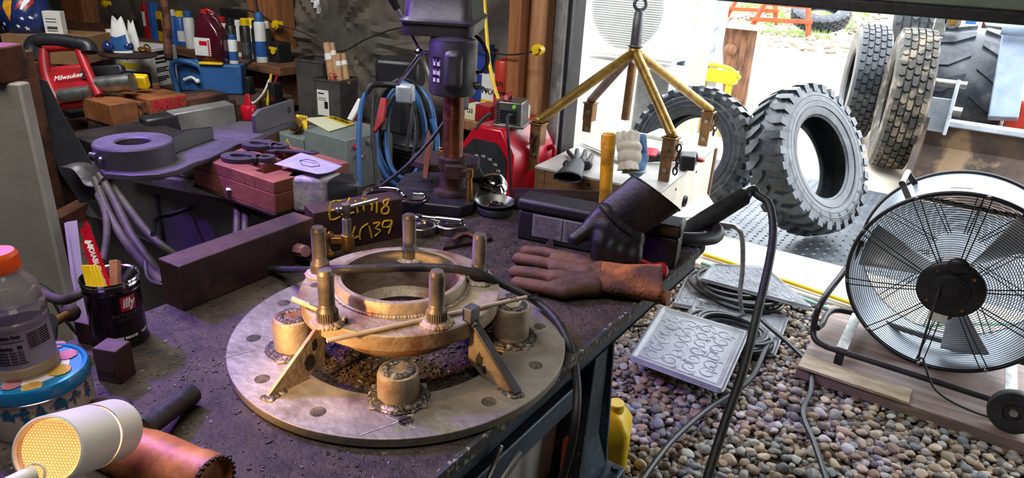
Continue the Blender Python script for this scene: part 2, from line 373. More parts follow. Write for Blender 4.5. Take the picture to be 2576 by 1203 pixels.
# ================================================================ workbench
T = .93
mat('bench_top', '463a31', '28211e', .65, .15, 40, 1, 150, c3='54463d', s3=5, l3=.5, h3=.7)
mat('bench_blue', '42566a', '2a3540', .45, .2, 7, .25, 50, c3='77746a', s3=90, l3=.62, h3=.66)
bench = thing('workbench', 'heavy steel workbench with a gritty dark top and worn blue frame', 'workbench', (-.7, .6, 0))
part('bench_top', MB().bx(-1.03, -.405, -.25, 1.38, .915, .93), 'bench_top', bench, .002)
a = MB(); a.bx(-.425, -.41, -.25, 1.38, .882, .915); a.bx(-1.03, -.41, 1.365, 1.38, .882, .915); a.bx(-1.03, -1.015, -.25, 1.38, .882, .915)
part('apron', a, 'bench_blue', bench, .002)
mat('worn_edge', '2f353c', '40382f', .6, 0, 30, .4, 60, c3='928d7c', s3=120, l3=.56, h3=.62)
part('worn_edge', MB().bx(-.4105, -.4035, -.25, 1.38, .912, .9306), 'worn_edge', bench)
def bench_leg(x, y, sx):
    m = MB(); m.bx(x-.006, x+.006, y-.035, y+.035, .60, .88)      # web
    for s in (-1, 1):
        m.add([(x-.045*sx-.006, y+s*.035-.004, .88), (x+.012*sx, y+s*.035-.004, .88), (x+.02*sx, y+s*.06, .52), (x-.08*sx, y+s*.06, .52),
               (x-.045*sx-.006, y+s*.035+.004, .88), (x+.012*sx, y+s*.035+.004, .88), (x+.02*sx, y+s*.068, .52), (x-.08*sx, y+s*.068, .52)],
              [(0, 1, 2, 3), (7, 6, 5, 4), (0, 4, 5, 1), (1, 5, 6, 2), (2, 6, 7, 3), (3, 7, 4, 0)])
    m.add([(x-.006, y-.035, .62), (x+.006, y-.035, .62), (x+.006, y+.035, .62), (x-.006, y+.035, .62), (x+.01, y-.062, .52), (x+.022, y-.062, .52), (x+.022, y+.062, .52), (x+.01, y+.062, .52)],
          [(0, 1, 5, 4), (1, 2, 6, 5), (2, 3, 7, 6), (3, 0, 4, 7), (4, 5, 6, 7)])
    lg = part('leg', m, 'bench_blue', bench, .001)
    f = MB(); f.bx(x-.10*sx-.02, x+.055, y-.085, y+.085, .508, .52)
    part('foot_plate', f, 'bench_blue', bench, .002)
    for u in (-.065, .065):
        part('bolt', MB().cyl((x+.04, y+u, .52), (x+.04, y+u, .53), .009, n=6), 'blue_paint', bench); part('bolt', MB().cyl((x-.05, y+u*.6, .52), (x-.05, y+u*.6, .53), .009, n=6), 'blue_paint', bench)
    for zz in (.70, .78): part('bolt', MB().cyl((x-.005, y-.030, zz), (x-.005, y-.056, zz), .008, n=8), 'blue_paint', bench)
bench_leg(-.455, 1.02, 1); bench_leg(-.96, 1.24, 1)
b_ = MB(); b_.bx(-.50, -.455, -.25, 1.0, .742, .790); part('side_rail', b_, 'bench_blue', bench, .003)
b_ = MB(); b_.bx(-1.0, -.36, .2, 1.1, .47, .508); b_.bx(-1.0, -.40, .2, 1.1, .16, .47); part('base_frame', b_, 'blue_paint', bench, .004)
for x in (-.42, -.95):
    for y in (.3, 1.02):
        c = MB(); c.cyl((x-.02, y, .065), (x+.02, y, .065), .065, n=28); c.bx(x-.03, x+.03, y-.03, y+.03, .125, .16); part('caster', c, 'steel_grey', bench)
# grit and chips on the bench top
g = MB()
def chip(x, y, z, s, flat=.35):
    k = rnd.randint(3, 5); M = TR(x, y, z, rnd.uniform(0, 6.3), rnd.uniform(-.5, .5)); p = [(s*rnd.uniform(.5, 1.2)*math.cos(6.283*i/k), s*rnd.uniform(.4, 1)*math.sin(6.283*i/k)) for i in range(k)]
    g.prism(p, 0, s*flat, M)
def dens(x, y): return .35+.9*NZ.noise(V((x*6, y*6, 3)))
n_ = 0
while n_ < 4200:
    x, y = rnd.uniform(-1.02, -.42), rnd.uniform(.2, 1.32)
    if rnd.random() > dens(x, y)+.25: continue
    chip(x, y, T, rnd.choice((.0012, .0016, .002, .0026)), .5); n_ += 1
for _ in range(260): chip(rnd.uniform(-1.02, -.42), rnd.uniform(.25, 1.32), T, rnd.uniform(.003, .0055), .2)
for _ in range(1500):
    a_ = rnd.uniform(0, 6.3); q = .16*math.sqrt(rnd.random()); chip(-.64+q*math.cos(a_), .69+q*math.sin(a_), T+rnd.uniform(0, .002), rnd.uniform(.0015, .004), .5)
mat('grit', '5c5450', '2f2a2a', .5, .3, 60, c3='857a70', s3=45, l3=.66, h3=.72)
solo('metal_chips', g, 'grit', 'grit, slag chips and metal flakes scattered over the bench top', 'debris', kind='stuff', ang=10)

# ================================================================ the welded hub on its flange ring
mat('ring_steel', '9a9389', '7d766c', .5, .55, 9, .35, 70, c3='6a6157', s3=16, l3=.6, h3=.72)
mat('hub_steel', 'a89a86', '8a7a66', .55, .4, 10, .5, 80, c3='7a4c33', s3=13, l3=.52, h3=.66)
mat('stud_steel', '7f756a', '524a43', .48, .45, 12)
mat('weld', '6b6560', '3b3735', .35, .7, 90, 1, 200, c3='a9a39a', s3=60, l3=.58, h3=.66)
HX, HY = -.644, .690
hub = thing('hub_weldment', 'welded steel wheel hub with threaded studs on a large flat flange ring', 'hub', (HX, HY, T))
zb = T+.003
def C2(r, a, z): return V((HX+r*math.cos(a), HY+r*math.sin(a), z))
outer = circ(.257, 96); inner = circ(.166, 96)
ring = MB(TR(HX, HY, 0)); ring.prism(outer, zb, zb+.013, hole=inner); part('flange_ring', ring, 'ring_steel', hub, .0012)
mat('hole_dark', '57503f', '2b2724', .8, 0, 60)
for k in range(12):
    hol = MB(); c = C2(.222, R(14+30*k), zb+.0131); hol.lathe([(.0092, 0), (.0105, .0002), (.0, .0002)], 18, MX.Translation(c)); hol.lathe([(0, .0005), (.0088, .0005)], 18, MX.Translation(c)); part('bolt_hole', hol, 'hole_dark', hub)
cm = MB()                                                # chalk layout lines
def chalk(p, q, w=.0009):
    p, q = V(p), V(q); d = (q-p).normalized(); s_ = V((-d.y, d.x, 0))*w; cm.add([p-s_, q-s_, q+s_, p+s_], [(0, 1, 2, 3)])
zc = zb+.0136
for a_, b_ in (((905, 1095), (1035, 1050)), ((965, 1045), (1045, 1078)), ((965, 1045), (1040, 1045)), ((1035, 1050), (1030, 1080)), ((565, 900), (640, 880)), ((1330, 845), (1375, 825))): chalk(PZ(*a_, zc), PZ(*b_, zc))
mat('chalk', 'b9b4ae', '8f8a84', .9, 0, 150); part('chalk_mark', cm, 'chalk', hub)
# hub plate, collar, lower drum
ZP = T+.098
PRO = .150
p = MB(TR(HX, HY, 0)); p.lathe([(.096, ZP-.026), (PRO-.002, ZP-.026), (PRO, ZP-.024), (PRO, ZP-.002), (PRO-.002, ZP), (.096, ZP), (.096, ZP-.026)], 96); part('hub_plate', p, 'hub_steel', hub)
p = MB(TR(HX, HY, 0)); p.lathe([(.089, ZP+.020), (.0965, ZP+.020), (.0985, ZP+.017), (.0985, ZP-.002), (.089, ZP-.002), (.089, ZP+.020)], 96); part('collar', p, 'hub_steel', hub)
p = MB(TR(HX, HY, 0)); p.lathe([(.112, ZP-.024), (.112, ZP-.050), (.104, ZP-.062), (.080, ZP-.066), (.076, ZP-.058), (.089, ZP-.045), (.089, ZP+.0), ], 80); part('lower_drum', p, 'hub_steel', hub)
def wob(m, c, r, n=26, a0=0, a1=2*PI, s=.0035, z=0.):
    for i in range(n):
        a_ = a0+(a1-a0)*i/n; m.ball((c[0]+r*math.cos(a_), c[1]+r*math.sin(a_), c[2]+z), s*rnd.uniform(.8, 1.35), 8, (1.3, 1.1, .7))
wd = MB(); wob(wd, (HX, HY, ZP+.001), .100, 130, s=.003); part('weld_bead', wd, 'hub_steel', hub)
# studs with knurled collars
for (x, y) in ((825, 812), (1098, 812), (1203, 706), (1030, 652), (806, 690)):
    c = PZ(x, y, ZP)
    m = MB(); h0 = .080; prf = [(0, 0), (.0125, 0), (.0125, .004), (.0135, .006), (.0135, .020), (.0118, .023), (.0108, .026)]; z = .030
    while z < h0-.006: prf += [(.0110, z), (.0103, z+.0009)]; z += .0018
    prf += [(.0105, h0-.005), (.0085, h0-.0006), (0, h0)]
    m.lathe(prf, 20, MX.Translation(c)); st = part('stud', m, 'stud_steel', hub, ang=60)
    k = MB()
    for i in range(28): a_ = 2*PI*i/28; k.beam(c+V((.0136*math.cos(a_), .0136*math.sin(a_), .007)), c+V((.0136*math.cos(a_), .0136*math.sin(a_), .019)), .0014, .0014)
    part('knurl', k, 'stud_steel', st)
    wl = MB(); wob(wl, c+V((0, 0, .002)), .015, 26, s=.0048); wob(wl, c+V((0, 0, .001)), .0195, 24, s=.0035); part('weld_bead', wl, 'hub_steel', hub)
# pipe stubs standing between ring and plate
for (x, y, zt) in ((1003, 1008, .058), (752, 875, .068), (1272, 848, .072)):
    c = PZ(x, y, zb+.013); a_ = math.atan2(c.y-HY, c.x-HX); c = C2(.171 if x > 800 else .162, a_, zb)
    m = MB(); m.lathe([(0, 0), (.0285, 0), (.0285, zt-.008), (.0265, zt-.002), (.016, zt), (0, zt-.002)], 36, MX.Translation(c)); part('pipe_stub', m, 'hub_steel', hub)
    m = MB(); m.box((0, 0, .012), (.055, .075, .004), TR(c.x, c.y, zb+.002, a_)); part('saddle_plate', m, 'ring_steel', hub, .001)
    wl = MB(); wob(wl, c+V((0, 0, .016)), .031, 34, s=.0052); wob(wl, c+V((0, 0, .014)), .036, 40, s=.0042); part('weld_bead', wl, 'weld', hub)
    wl = MB(); wob(wl, c+V((0, 0, zt-.001)), .017, 26, s=.0042); part('weld_bead', wl, 'weld', hub)
# gussets
def gusset(foot, mid, top, back, w, tilt=0):
    P0, P1, P2, P3 = foot, mid, top, back
    pass
def plate4(m, ps, th):
    ps = [V(q) for q in ps]; nrm = (ps[1]-ps[0]).cross(ps[2]-ps[0]).normalized()*th/2; k = len(ps)
    m.add([q-nrm for q in ps]+[q+nrm for q in ps], [tuple(range(k))[::-1], tuple(range(k, 2*k))]+[(i, (i+1) % k, k+(i+1) % k, k+i) for i in range(k)])
f0 = PZ(668, 1003, zb+.013); aG = math.atan2(f0.y-HY, f0.x-HX)
def gus(a_, r0, r1, holes):
    gm = MB(); top = C2(r1, a_, ZP-.004); top2 = C2(r1-.006, a_, ZP-.006)
    foot = C2(r0, a_, zb+.014); foot2 = C2(r0-.012, a_, zb+.013); bot = C2(r1-.004, a_, zb+.030); b2 = C2(r1+.028, a_, zb+.013)
    plate4(gm, [foot, top, top2, bot, b2, foot2], .006)
    gp = part('gusset', gm, 'hub_steel', hub, .0008)
    ux = V((math.cos(a_), math.sin(a_), 0)); hm = MB()
    for (u, v, s_) in holes:
        c = C2(r1+u, a_, zb+v); side = V((-ux.y, ux.x, 0))
        for sd in (-1, 1):
            pts_ = [c+side*sd*.0033+ux*(s_*rnd.uniform(.6, 1.3)*math.cos(t_))+V((0, 0, s_*1.5*rnd.uniform(.6, 1.2)*math.sin(t_))) for t_ in [2*PI*i/11 for i in range(11)]]
            hm.add(pts_+[c+side*sd*.0033], [(i, (i+1) % 11, 11) for i in range(11)])
    part('torn_hole', hm, 'black_matte', gp)
    wl = MB()
    for i in range(14): q = foot.lerp(foot2, i/6); wl.ball(q+V((rnd.uniform(-.006, .006), rnd.uniform(-.006, .006), 0)), rnd.uniform(.003, .006), 8, (1.3, 1.3, .6))
    part('weld_bead', wl, 'weld', hub); wl = MB()
    for i in range(8): wl.ball(top+V((rnd.uniform(-.006, .006), rnd.uniform(-.006, .006), rnd.uniform(-.004, .004))), .004, 8)
    part('weld_bead', wl, 'weld', hub)
gus(aG, .240, .150, ((.022, .036, .009), (.012, .062, .006)))
f1 = PZ(1283, 985, zb+.013); a1_ = math.atan2(f1.y-HY, f1.x-HX); gus(a1_, .238, .150, ((.018, .040, .007), (.028, .028, .005)))
# angle-iron brace on top of right gusset
m = MB(); q0 = C2(.238, a1_, zb+.018); q1 = C2(.146, a1_, ZP+.004); m.beam(q0, q1, .014, .004, (0, 0, 1)); m.beam(q1-V((0, 0, .004)), q1+V((.0, .0, .016)), .02, .016); part('brace', m, 'steel_grey', hub, .001)
for k in range(6):
    a_ = R(40+60*k); hm = MB(); hm.lathe([(0, 0), (.0075, 0)], 16, MX.Translation(C2(.128, a_, ZP+.0004))); part('bolt_hole', hm, 'hole_dark', hub)

# welding electrodes lying across the hub
mat('electrode_flux', 'b8a68c', 'a3917a', .85, 0, 30)
p0, p1 = PZ(822, 858, ZP+.004), PZ(1352, 742, ZP+.004); p1 = p0+(p1-p0)*1.0
e1 = thing('welding_electrode', 'full-length tan welding electrode laid slanting across the hub', 'welding electrode', p0)
part('flux_coating', MB().cyl(p0, p0.lerp(p1, .94), .0032, n=12), 'electrode_flux', e1); part('bare_tip', MB().cyl(p0.lerp(p1, .94), p1, .0018, n=10), 'steel_bright', e1)
dx = (p1-p0).normalized(); text('7018', .0048, FR(p0.lerp(p1, .87)+V((0, 0, .0031)), -dx, V((0, 0, 1)).cross(-dx)), 'text_black', e1, th=.0002)
q0, q1 = PZ(737, 752, ZP+.006), PZ(868, 806, ZP+.004); q1 = q0+(q1-q0)*1.0
e2 = thing('welding_electrode', 'short stub of a welding electrode printed 7018 beside the front left stud', 'welding electrode', q0)
part('flux_coating', MB().cyl(q0, q1, .0040, n=12), 'electrode_flux', e2); part('burnt_tip', MB().cyl(q1, q1.lerp(q0, .06)+(q1-q0)*.09, .0042, .0035, n=12), 'black_matte', e2)
dx = (q1-q0).normalized(); text('ROCKET 7018', .0052, FR(q0.lerp(q1, .5)+V((0, -.0012, .0039)), dx, V((0, 0, 1)).cross(dx)), 'text_black', e2, th=.0002)

# ================================================================ thick steel bars along the left edge
mat('bar_steel', '4b3430', '33262a', .6, .35, 7, .5, 40, c3='6a4a3c', s3=6, l3=.58, h3=.7)
def bar(name, A, B, w, h, label):      # A, B: lower front corners of the long face nearest the camera
    A, B = V(A), V(B); d = (B-A).normalized(); s_ = V((-d.y, d.x, 0)); th = thing(name, label, 'steel bar', (A+B)/2)
    m = MB(); m.add([A, B, B+s_*w, A+s_*w, A+V((0, 0, h)), B+V((0, 0, h)), B+s_*w+V((0, 0, h)), A+s_*w+V((0, 0, h))], [(3, 2, 1, 0), (4, 5, 6, 7), (0, 1, 5, 4), (1, 2, 6, 5), (2, 3, 7, 6), (3, 0, 4, 7)])
    part('bar_body', m, 'bar_steel', th, .002); return th, d, s_
b1, d1, s1 = bar('steel_bar', PZ(465, 785, T), PZ(795, 645, T)+V((0, 0, 0)), .055, .082, 'plain rusty thick steel bar along the left edge of the bench, no writing')
b2, d2, s2 = bar('steel_bar', PZ(795, 640, T), PZ(1013, 597, T), .055, .088, 'thick steel bar with yellow paint marker writing on its face')
O_ = PZ(795, 640, T); nrm = -s2
def onface(px_, py_): # point on the face plane of bar 2
    d_ = ray(px_, py_); k_ = (O_-CAM).dot(nrm)/d_.dot(nrm); return CAM+d_*k_
def strokes(parent, paths, w, mt):
    m = MB()
    for pth in paths: m.tube([onface(*q)+nrm*.0012 for q in pth], w, 5, sm=3)
    part('paint_marker_writing', m, mt, parent)
Wr = [[(858, 505), (832, 510), (830, 552), (856, 545)], [(830, 530), (850, 526)], [(880, 497), (862, 535), (862, 540), (890, 534)], [(875, 520), (872, 536)], [(893, 505), (900, 535)], [(893, 519), (915, 515)], [(912, 498), (915, 530)], [(912, 525), (920, 500), (932, 515), (937, 502), (934, 530)], [(948, 502), (947, 535)],
      [(978, 500), (965, 505), (966, 515), (977, 522), (975, 535), (962, 537), (960, 526), (972, 514), (978, 500)],
      [(798, 577), (800, 600)], [(798, 590), (818, 586)], [(818, 574), (816, 600)], [(893, 570), (884, 600), (900, 594)], [(925, 562), (908, 575), (904, 595), (906, 602)], [(928, 568), (935, 598)], [(938, 562), (955, 560), (944, 574), (956, 580), (942, 594)], [(985, 555), (966, 556), (962, 570), (978, 570), (986, 556), (977, 588)]]
strokes(b2, Wr, .0021, 'text_yellow')
# ================================================================ ground clamp, its T-handle and the black cable
mat('brass', 'a9803c', '7d5c2c', .35, .8, 20)
gc = thing('ground_clamp', 'brass screw ground clamp with T handle, pink sleeve and long black welding cable', 'clamp', PZ(875, 660, T))
c0 = PZ(876, 655, T); zt = lambda z: c0+V((0, 0, z))
m = MB(); m.lathe([(0, .024), (.013, .024), (.0135, .03), (.0135, .052), (.012, .056), (0, .056)], 22, MX.Translation(c0)); cA = zt(.045); cl = cA-rt*.030; m.beam(cA, cl, .020, .012, (0, 0, 1)); m.tube([cl+V((0, 0, .012)), cl-rt*.012+V((0, 0, -.002)), cl-rt*.010-V((0, 0, .025)), cl-V((0, 0, .034))], .0075, 8)
part('clamp_body', m, 'brass', gc, .001)
m = MB(); pr_ = [(0, 0)]; z = .004
while z < .088: pr_ += [(.0088, z), (.0078, z+.0012)]; z += .0026
pr_ += [(.006, .089), (.006, .098), (.0085, .10), (.0085, .118), (0, .12)]; m.lathe([(r_, z_) for r_, z_ in pr_], 18, MX.Translation(c0)); part('screw', m, 'stud_steel', gc, ang=60)
m = MB(); hd = (rt*.95+up*.28+fw*.25).normalized(); m.cyl(zt(.110)-hd*.016, zt(.110)+hd*.062, .0038, n=12); m.ball(zt(.110)-hd*.016, .0058, 10); part('t_handle', m, 'zinc', gc)
s0, s1_ = PZ(722, 622, T+.020), PZ(800, 640, T+.05); m = MB(); dd = (s1_-s0).normalized(); m.lathe([(0, 0), (.009, .001), (.012, .008), (.0135, .03), (.0125, .05), (.0135, .055), (.011, .085), (0, .086)], 8, ZF(s0-dd*.004, dd)); mat('pink_sleeve', '9c6f74', '7d5761', .6, 0, 12); part('handle_sleeve', m, 'pink_sleeve', gc, ang=25)
cb = [s0+dd*.01, PZ(700, 606, T+.022), PZ(655, 610, T+.02), PZ(620, 633, T+.016), PZ(612, 652, T+.012), PZ(640, 672, T+.012), PZ(700, 678, T+.02), PZ(770, 680, T+.08), PZ(850, 678, ZP+.0275), PZ(950, 675, ZP+.030), PZ(1050, 673, ZP+.029), PZ(1150, 678, ZP+.026),
      PZ(1225, 697, ZP+.012), PZ(1285, 725, ZP-.02), PZ(1345, 757, zb+.03), PZ(1395, 800, zb+.024), PZ(1428, 858, T+.012), PZ(1446, 925, T-.02), PX(1452, 990, -.375), PX(1447, 1060, -.36), PX(1435, 1130, -.36), PX(1415, 1203, -.37), PX(1400, 1260, -.38)]
part('cable', MB().tube(cb, .0066, 12, sm=6), 'black_rubber', gc)
tp = MB(); tp.tube([cb[9]-(cb[10]-cb[9])*.05, cb[9].lerp(cb[10], .35)], .0071, 12, sm=1); part('black_tape', tp, 'black_matte', gc)
# ================================================================ things at the front left of the bench
mat('can_body', '463b44', '39303a', .22, .85, 5); mat('can_inside', '8d8685', None, .3, .9)
cc = PZ(305, 852, T); can = thing('coffee_can', 'open dark metal coffee can with a red logo square, blades standing in it', 'can', cc)
m = MB(MX.Translation(cc)); rc = .0475
m.lathe([(0, .002), (rc-.001, .002), (rc+.0008, 0), (rc+.0008, .003), (rc-.0008, .005), (rc-.0008, .104), (rc+.0006, .106), (rc-.0012, .110), (rc-.0012, .116)], 56)
part('can_body', m, 'can_body', can)
m = MB(MX.Translation(cc)); m.lathe([(rc-.0012, .114), (rc+.001, .117), (rc-.0004, .121), (rc+.002, .125), (rc+.001, .128), (rc-.002, .127), (rc-.003, .122), (rc-.003, .004), (0, .004)], 56); part('can_rim', m, 'chrome', can)
def wrapf(c, a, z, r): return MX.Translation(c+V((0, 0, z))) @ MX.Rotation(a, 4, 'Z') @ MX.Translation((0, -r, 0)) @ MX.Rotation(PI/2, 4, 'X')   # text frame on a drum side facing angle a from -y
q = PZ(340, 748, 1.0); fa = math.atan2(CAM.y-cc.y, CAM.x-cc.x)+PI/2
al = fa+R(27)
def wrapquad(c, a, z0, z1, half, r, n=8):
    m = MB(MX.Translation(c) @ MX.Rotation(a, 4, 'Z'))
    m.grid(lambda u, v: ((r)*math.sin((u-.5)*2*half), -r*math.cos((u-.5)*2*half), z0+(z1-z0)*v), n, 1); return m
part('logo_square', wrapquad(cc, al, .074, .101, R(17), rc+.0002), 'red_paint', can)
text('illy', .024, wrapf(cc, al, .088, rc+.0003), 'text_white', can, bend=rc, sx=.85, bold=.0006, shear=.2)
text('INTENSO', .0088, wrapf(cc, al-R(4), .066, rc-.0007), 'steel_grey', can, bend=rc, sx=1.5)
text('TORREFAZIONE', .0042, wrapf(cc, al-R(4), .058, rc-.0007), 'steel_grey', can, bend=rc, sx=1.3)
text('COFFEE BEANS', .0064, wrapf(cc, al-R(22), .022, rc-.0007), 'text_white', can, bend=rc, sx=1.2, bold=.0002)
text('CAFE', .0064, wrapf(cc, al+R(32), .022, rc-.0007), 'text_white', can, bend=rc, sx=1.2)
text('Net Wt. (Peso Neto)', .0048, wrapf(cc, al-R(16), .012, rc-.0007), 'steel_grey', can, bend=rc)
can.scale = (.80, .80, .84)
# blade
def lean(p, q, w, th, name, mt, label, cat, tip=0): pass
b0 = PD(270, 735, 1.0); b1_ = PD(207, 563, 1.01); ax = (b1_-b0); L_ = ax.length; xa = ax.normalized(); Fm = FR(b0, xa, V((0, 0, 1)).cross(-fw)); 
side = fw.cross(xa).normalized(); Fm = FR(b0, xa, side)
bl = thing('saw_blade', 'red reciprocating saw blade standing in the coffee can', 'saw blade', b0)
m = MB(Fm); w2 = .0105; poly = [(-.008, -w2), (L_*.74, -w2), (L_*.78, -w2*.7), (L_*.80, -.006), (L_*.94, -.006), (L_*.945, .001), (L_, .003), (L_, .008), (L_*.93, .009), (L_*.8, .008)]
k = 22
for i in range(k): x = L_*.76-(L_*.76+.008)*i/k; poly += [(x, w2), (x-.0028, w2-.0022)]
m.prism(poly, -.0006, .0006); part('blade_body', m, 'red_paint', bl)
mt_ = FR(b0+xa*L_*.40-fw*.0008-side*.000, -xa, -side)
text('DIABLO', .0105, FR(b0+xa*L_*.47-fw*.0012, -xa, side), 'text_white', bl, bold=.0003); text('9" AUTOMO', .0085, FR(b0+xa*L_*.15-fw*.0012, -xa, side), 'text_white', bl, bold=.0002)
m = MB(FR(b0+xa*L_*.70-fw*.0012, -xa, side)); m.prism([(-.008, -.004), (-.003, .006), (.0, .001), (.004, .006), (.008, .002), (.005, -.005), (0, -.002), (-.004, -.006)], 0, .0003); part('emblem', m, 'text_white', bl)
m = MB(FR(b0+xa*L_*.87-fw*.0009, xa, side)); m.lathe([(0, 0), (.0018, 0)], 12); part('tang_hole', m, 'black_matte', bl)
p, q = PD(247, 735, .975), PD(226, 668, .98); m = MB(); dn = (q-p).normalized()
for i in range(5): m.beam(p+rt*(.0055*(i-2)), q+rt*(.0045*(i-2)), .0052, .008-.001*abs(i-2), -fw)
solo('marking_crayon', m, 'yellow_plastic', 'bright yellow ribbed crayon holder in the coffee can', 'crayon', bev=.0008)
m = MB(); m.beam(PD(289, 740, 1.0), PD(287, 655, 1.01), .012, .007, -fw); m.beam(PD(296, 740, 1.005), PD(294, 657, 1.015), .010, .006, -fw); solo('wooden_stick', m, 'wood', 'short grooved brown wooden stick in the coffee can', 'stick', bev=.001)
m = MB(); m.caps(PD(305, 720, 1.02), PD(335, 680, 1.03), .008); solo('marker_pen', m, 'black_plastic', 'black marker pen lying inside the rim of the coffee can', 'pen')

# cookie tin and bottle
mat('tin_blue', '1a7fb4', '1470a4', .28, .2, 6, coat=.4); mat('tin_cream', 'd8d2bf', 'cfc8b4', .35); mat('cookie', 'c59a45', 'a97f32', .8, 0, 60); mat('cookie_pink', 'b9707a', 'a05d66', .8, 0, 60); mat('teal_print', '146a8c', None, .5); mat('gold_print', 'a98a45', None, .5)
tc_ = PZ(86, 926, 1.0); tc_.z = T; tin = thing('cookie_tin', 'round cookie tin with a blue lid and a winter print round its side', 'tin', tc_)
rT = .0585; m = MB(MX.Translation(tc_)); m.lathe([(0, .001), (rT-.003, .001), (rT-.002, 0), (rT-.0015, .002), (rT-.002, .056)], 90); part('tin_body', m, 'tin_cream', tin)
m = MB(MX.Translation(tc_)); m.lathe([(rT-.001, .054), (rT, .055), (rT, .067), (rT-.002, .071), (rT-.006, .0715), (rT-.008, .069), (0, .069)], 90); part('lid', m, 'tin_blue', tin)
m = MB(MX.Translation(tc_)); m.lathe([(rT-.0012, .0535), (rT+.0008, .0545), (rT-.0012, .0555)], 90); part('lid_rim', m, 'chrome', tin)
m = MB(MX.Translation(tc_+V((0, 0, .0693)))); m.lathe([(0, 0), (.037, 0), (.037, -.0005)], 60); part('doily_print', m, 'paper', tin)
for (x, y, mt_, rr) in ((80, 975, 'cookie', .011), (150, 932, 'cookie', .0125), (168, 893, 'cookie_pink', .012), (28, 970, 'cookie_pink', .010), (-10, 945, 'cookie', .009), (145, 868, 'cookie_pink', .009)):
    c = PZ(x, y, T+.0697); m = MB(MX.Translation(c)); k = 26; pl = [(rr*(1+.05*math.cos(13*2*PI*i/k*1.0))*math.cos(2*PI*i/k), rr*(1+.06*math.cos(9*2*PI*i/k))*math.sin(2*PI*i/k)) for i in range(k)]; m.prism(pl, 0, .0008); part('cookie_print', m, mt_, tin)
def onside(a, z, poly, mt_, name='tin_print'):
    m = MB(MX.Translation(tc_)); m.prism(poly, 0, .0003); vs = []
    for v in m.v: vs.append(v)
    m2 = MB(MX.Translation(tc_)); k = len(poly); rr = rT-.0012
    m2.add([(rr*math.cos(a+x/rr), rr*math.sin(a+x/rr), z+y) for x, y in poly], [tuple(range(k))]); return m2
def sideangle(px_, py_):
    d_ = ray(px_, py_); ox, oy = CAM.x-tc_.x, CAM.y-tc_.y; A = d_.x**2+d_.y**2; B = 2*(ox*d_.x+oy*d_.y); C = ox*ox+oy*oy-rT*rT; t_ = (-B-math.sqrt(max(0, B*B-4*A*C)))/(2*A); h = CAM+d_*t_; return math.atan2(h.y-tc_.y, h.x-tc_.x), h.z-T
tree = [(-.0015, -.014), (.0015, -.014), (.001, -.009), (.008, -.009), (.003, -.003), (.0065, -.003), (.0025, .003), (.005, .003), (0, .011), (-.005, .003), (-.0025, .003), (-.0065, -.003), (-.003, -.003), (-.008, -.009), (-.001, -.009)]
house = [(-.006, -.006), (.006, -.006), (.006, .001), (.009, .001), (.004, .007), (.003, .009), (0, .009), (-.009, .001), (-.006, .001)]
deer = [(-.008, -.011), (-.006, -.011), (-.005, -.003), (.002, -.003), (.003, -.011), (.005, -.011), (.005, -.001), (.007, .004), (.010, .004), (.008, .008), (.004, .007), (.001, .001), (-.008, .001)]
heart = [(0, -.005), (.004, 0), (.0035, .003), (.001, .003), (0, .0015), (-.001, .003), (-.0035, .003), (-.004, 0)]
star = [(.003*math.cos(PI/2+PI*i/5)*(1 if i % 2 == 0 else .42), .003*math.sin(PI/2+PI*i/5)*(1 if i % 2 == 0 else .42)) for i in range(10)]
for (x, y, pl, mt_) in ((15, 1052, house, 'teal_print'), (45, 1045, deer, 'teal_print'), (62, 1033, heart, 'teal_print'), (54, 1056, star, 'text_red'), (103, 1040, tree, 'teal_print'), (70, 1068, tree, 'teal_print'), (150, 1012, house, 'teal_print'), (180, 1000, deer, 'teal_print'), (197, 980, heart, 'teal_print'), (191, 1005, star, 'text_red'), (222, 975, tree, 'teal_print'), (237, 950, tree, 'teal_print'), (137, 1000, star, 'text_red'), (128, 1025, star, 'gold_print'), (166, 985, star, 'gold_print'), (202, 995, star, 'gold_print'), (80, 1025, star, 'gold_print'), (232, 990, star, 'gold_print'), (72, 1048, star, 'gold_print'), (120, 1060, star, 'text_red'), (25, 1035, star, 'gold_print'), (97, 1015, star, 'text_red'), (215, 945, star, 'text_red')):
    a_, z_ = sideangle(x, y); z_ = min(max(z_, .013), .043)
    part('tin_print', onside(a_, z_, pl, mt_), mt_, tin)

mat('bottle_pet', 'f2f0f4', None, .06, 0, trans=.92, ior=1.2); mat('bottle_label', '8f8890', '7f7982', .45, 0, 8); mat('drink', 'e0c878', None, .1, trans=.7, ior=1.33)
bc = PZ(70, 925, T+.0695); bc.z = T+.0701; bo = thing('drink_bottle', 'clear plastic sports drink bottle with orange cap standing on the cookie tin', 'bottle', bc)
Mb = MX.Translation(bc) @ MX.Rotation(R(-1.5), 4, fw) 
rb = .0355; m = MB(Mb); m.lathe([(0, .003), (rb-.004, 0), (rb, .004), (rb, .012), (rb-.002, .017), (rb-.002, .066), (rb+.0005, .069), (rb+.0005, .074), (rb-.0015, .076), (rb+.0005, .079), (rb+.001, .090), (rb-.003, .094), (rb-.002, .098), (rb-.004, .112), (rb-.014, .126), (.0165, .131), (.016, .137), (0, .137)], 48); part('bottle_body', m, 'bottle_pet', bo)
m = MB(Mb); m.lathe([(0, .004), (rb-.005, .002), (rb-.002, .006), (rb-.002, .014), (0, .014)], 40); part('drink', m, 'drink', bo)
m = MB(Mb); m.lathe([(rb-.0014, .017), (rb-.0014, .066)], 48); part('bottle_label', m, 'bottle_label', bo)
m = MB(Mb); m.lathe([(.019, .132), (.0205, .134), (.0205, .152), (.0185, .156), (0, .156)], 40)
for i in range(60): a_ = 2*PI*i/60; m.box((.0206*math.cos(a_), .0206*math.sin(a_), .143), (.0009, .0009, .016))
part('cap', m, 'orange_plastic', bo)
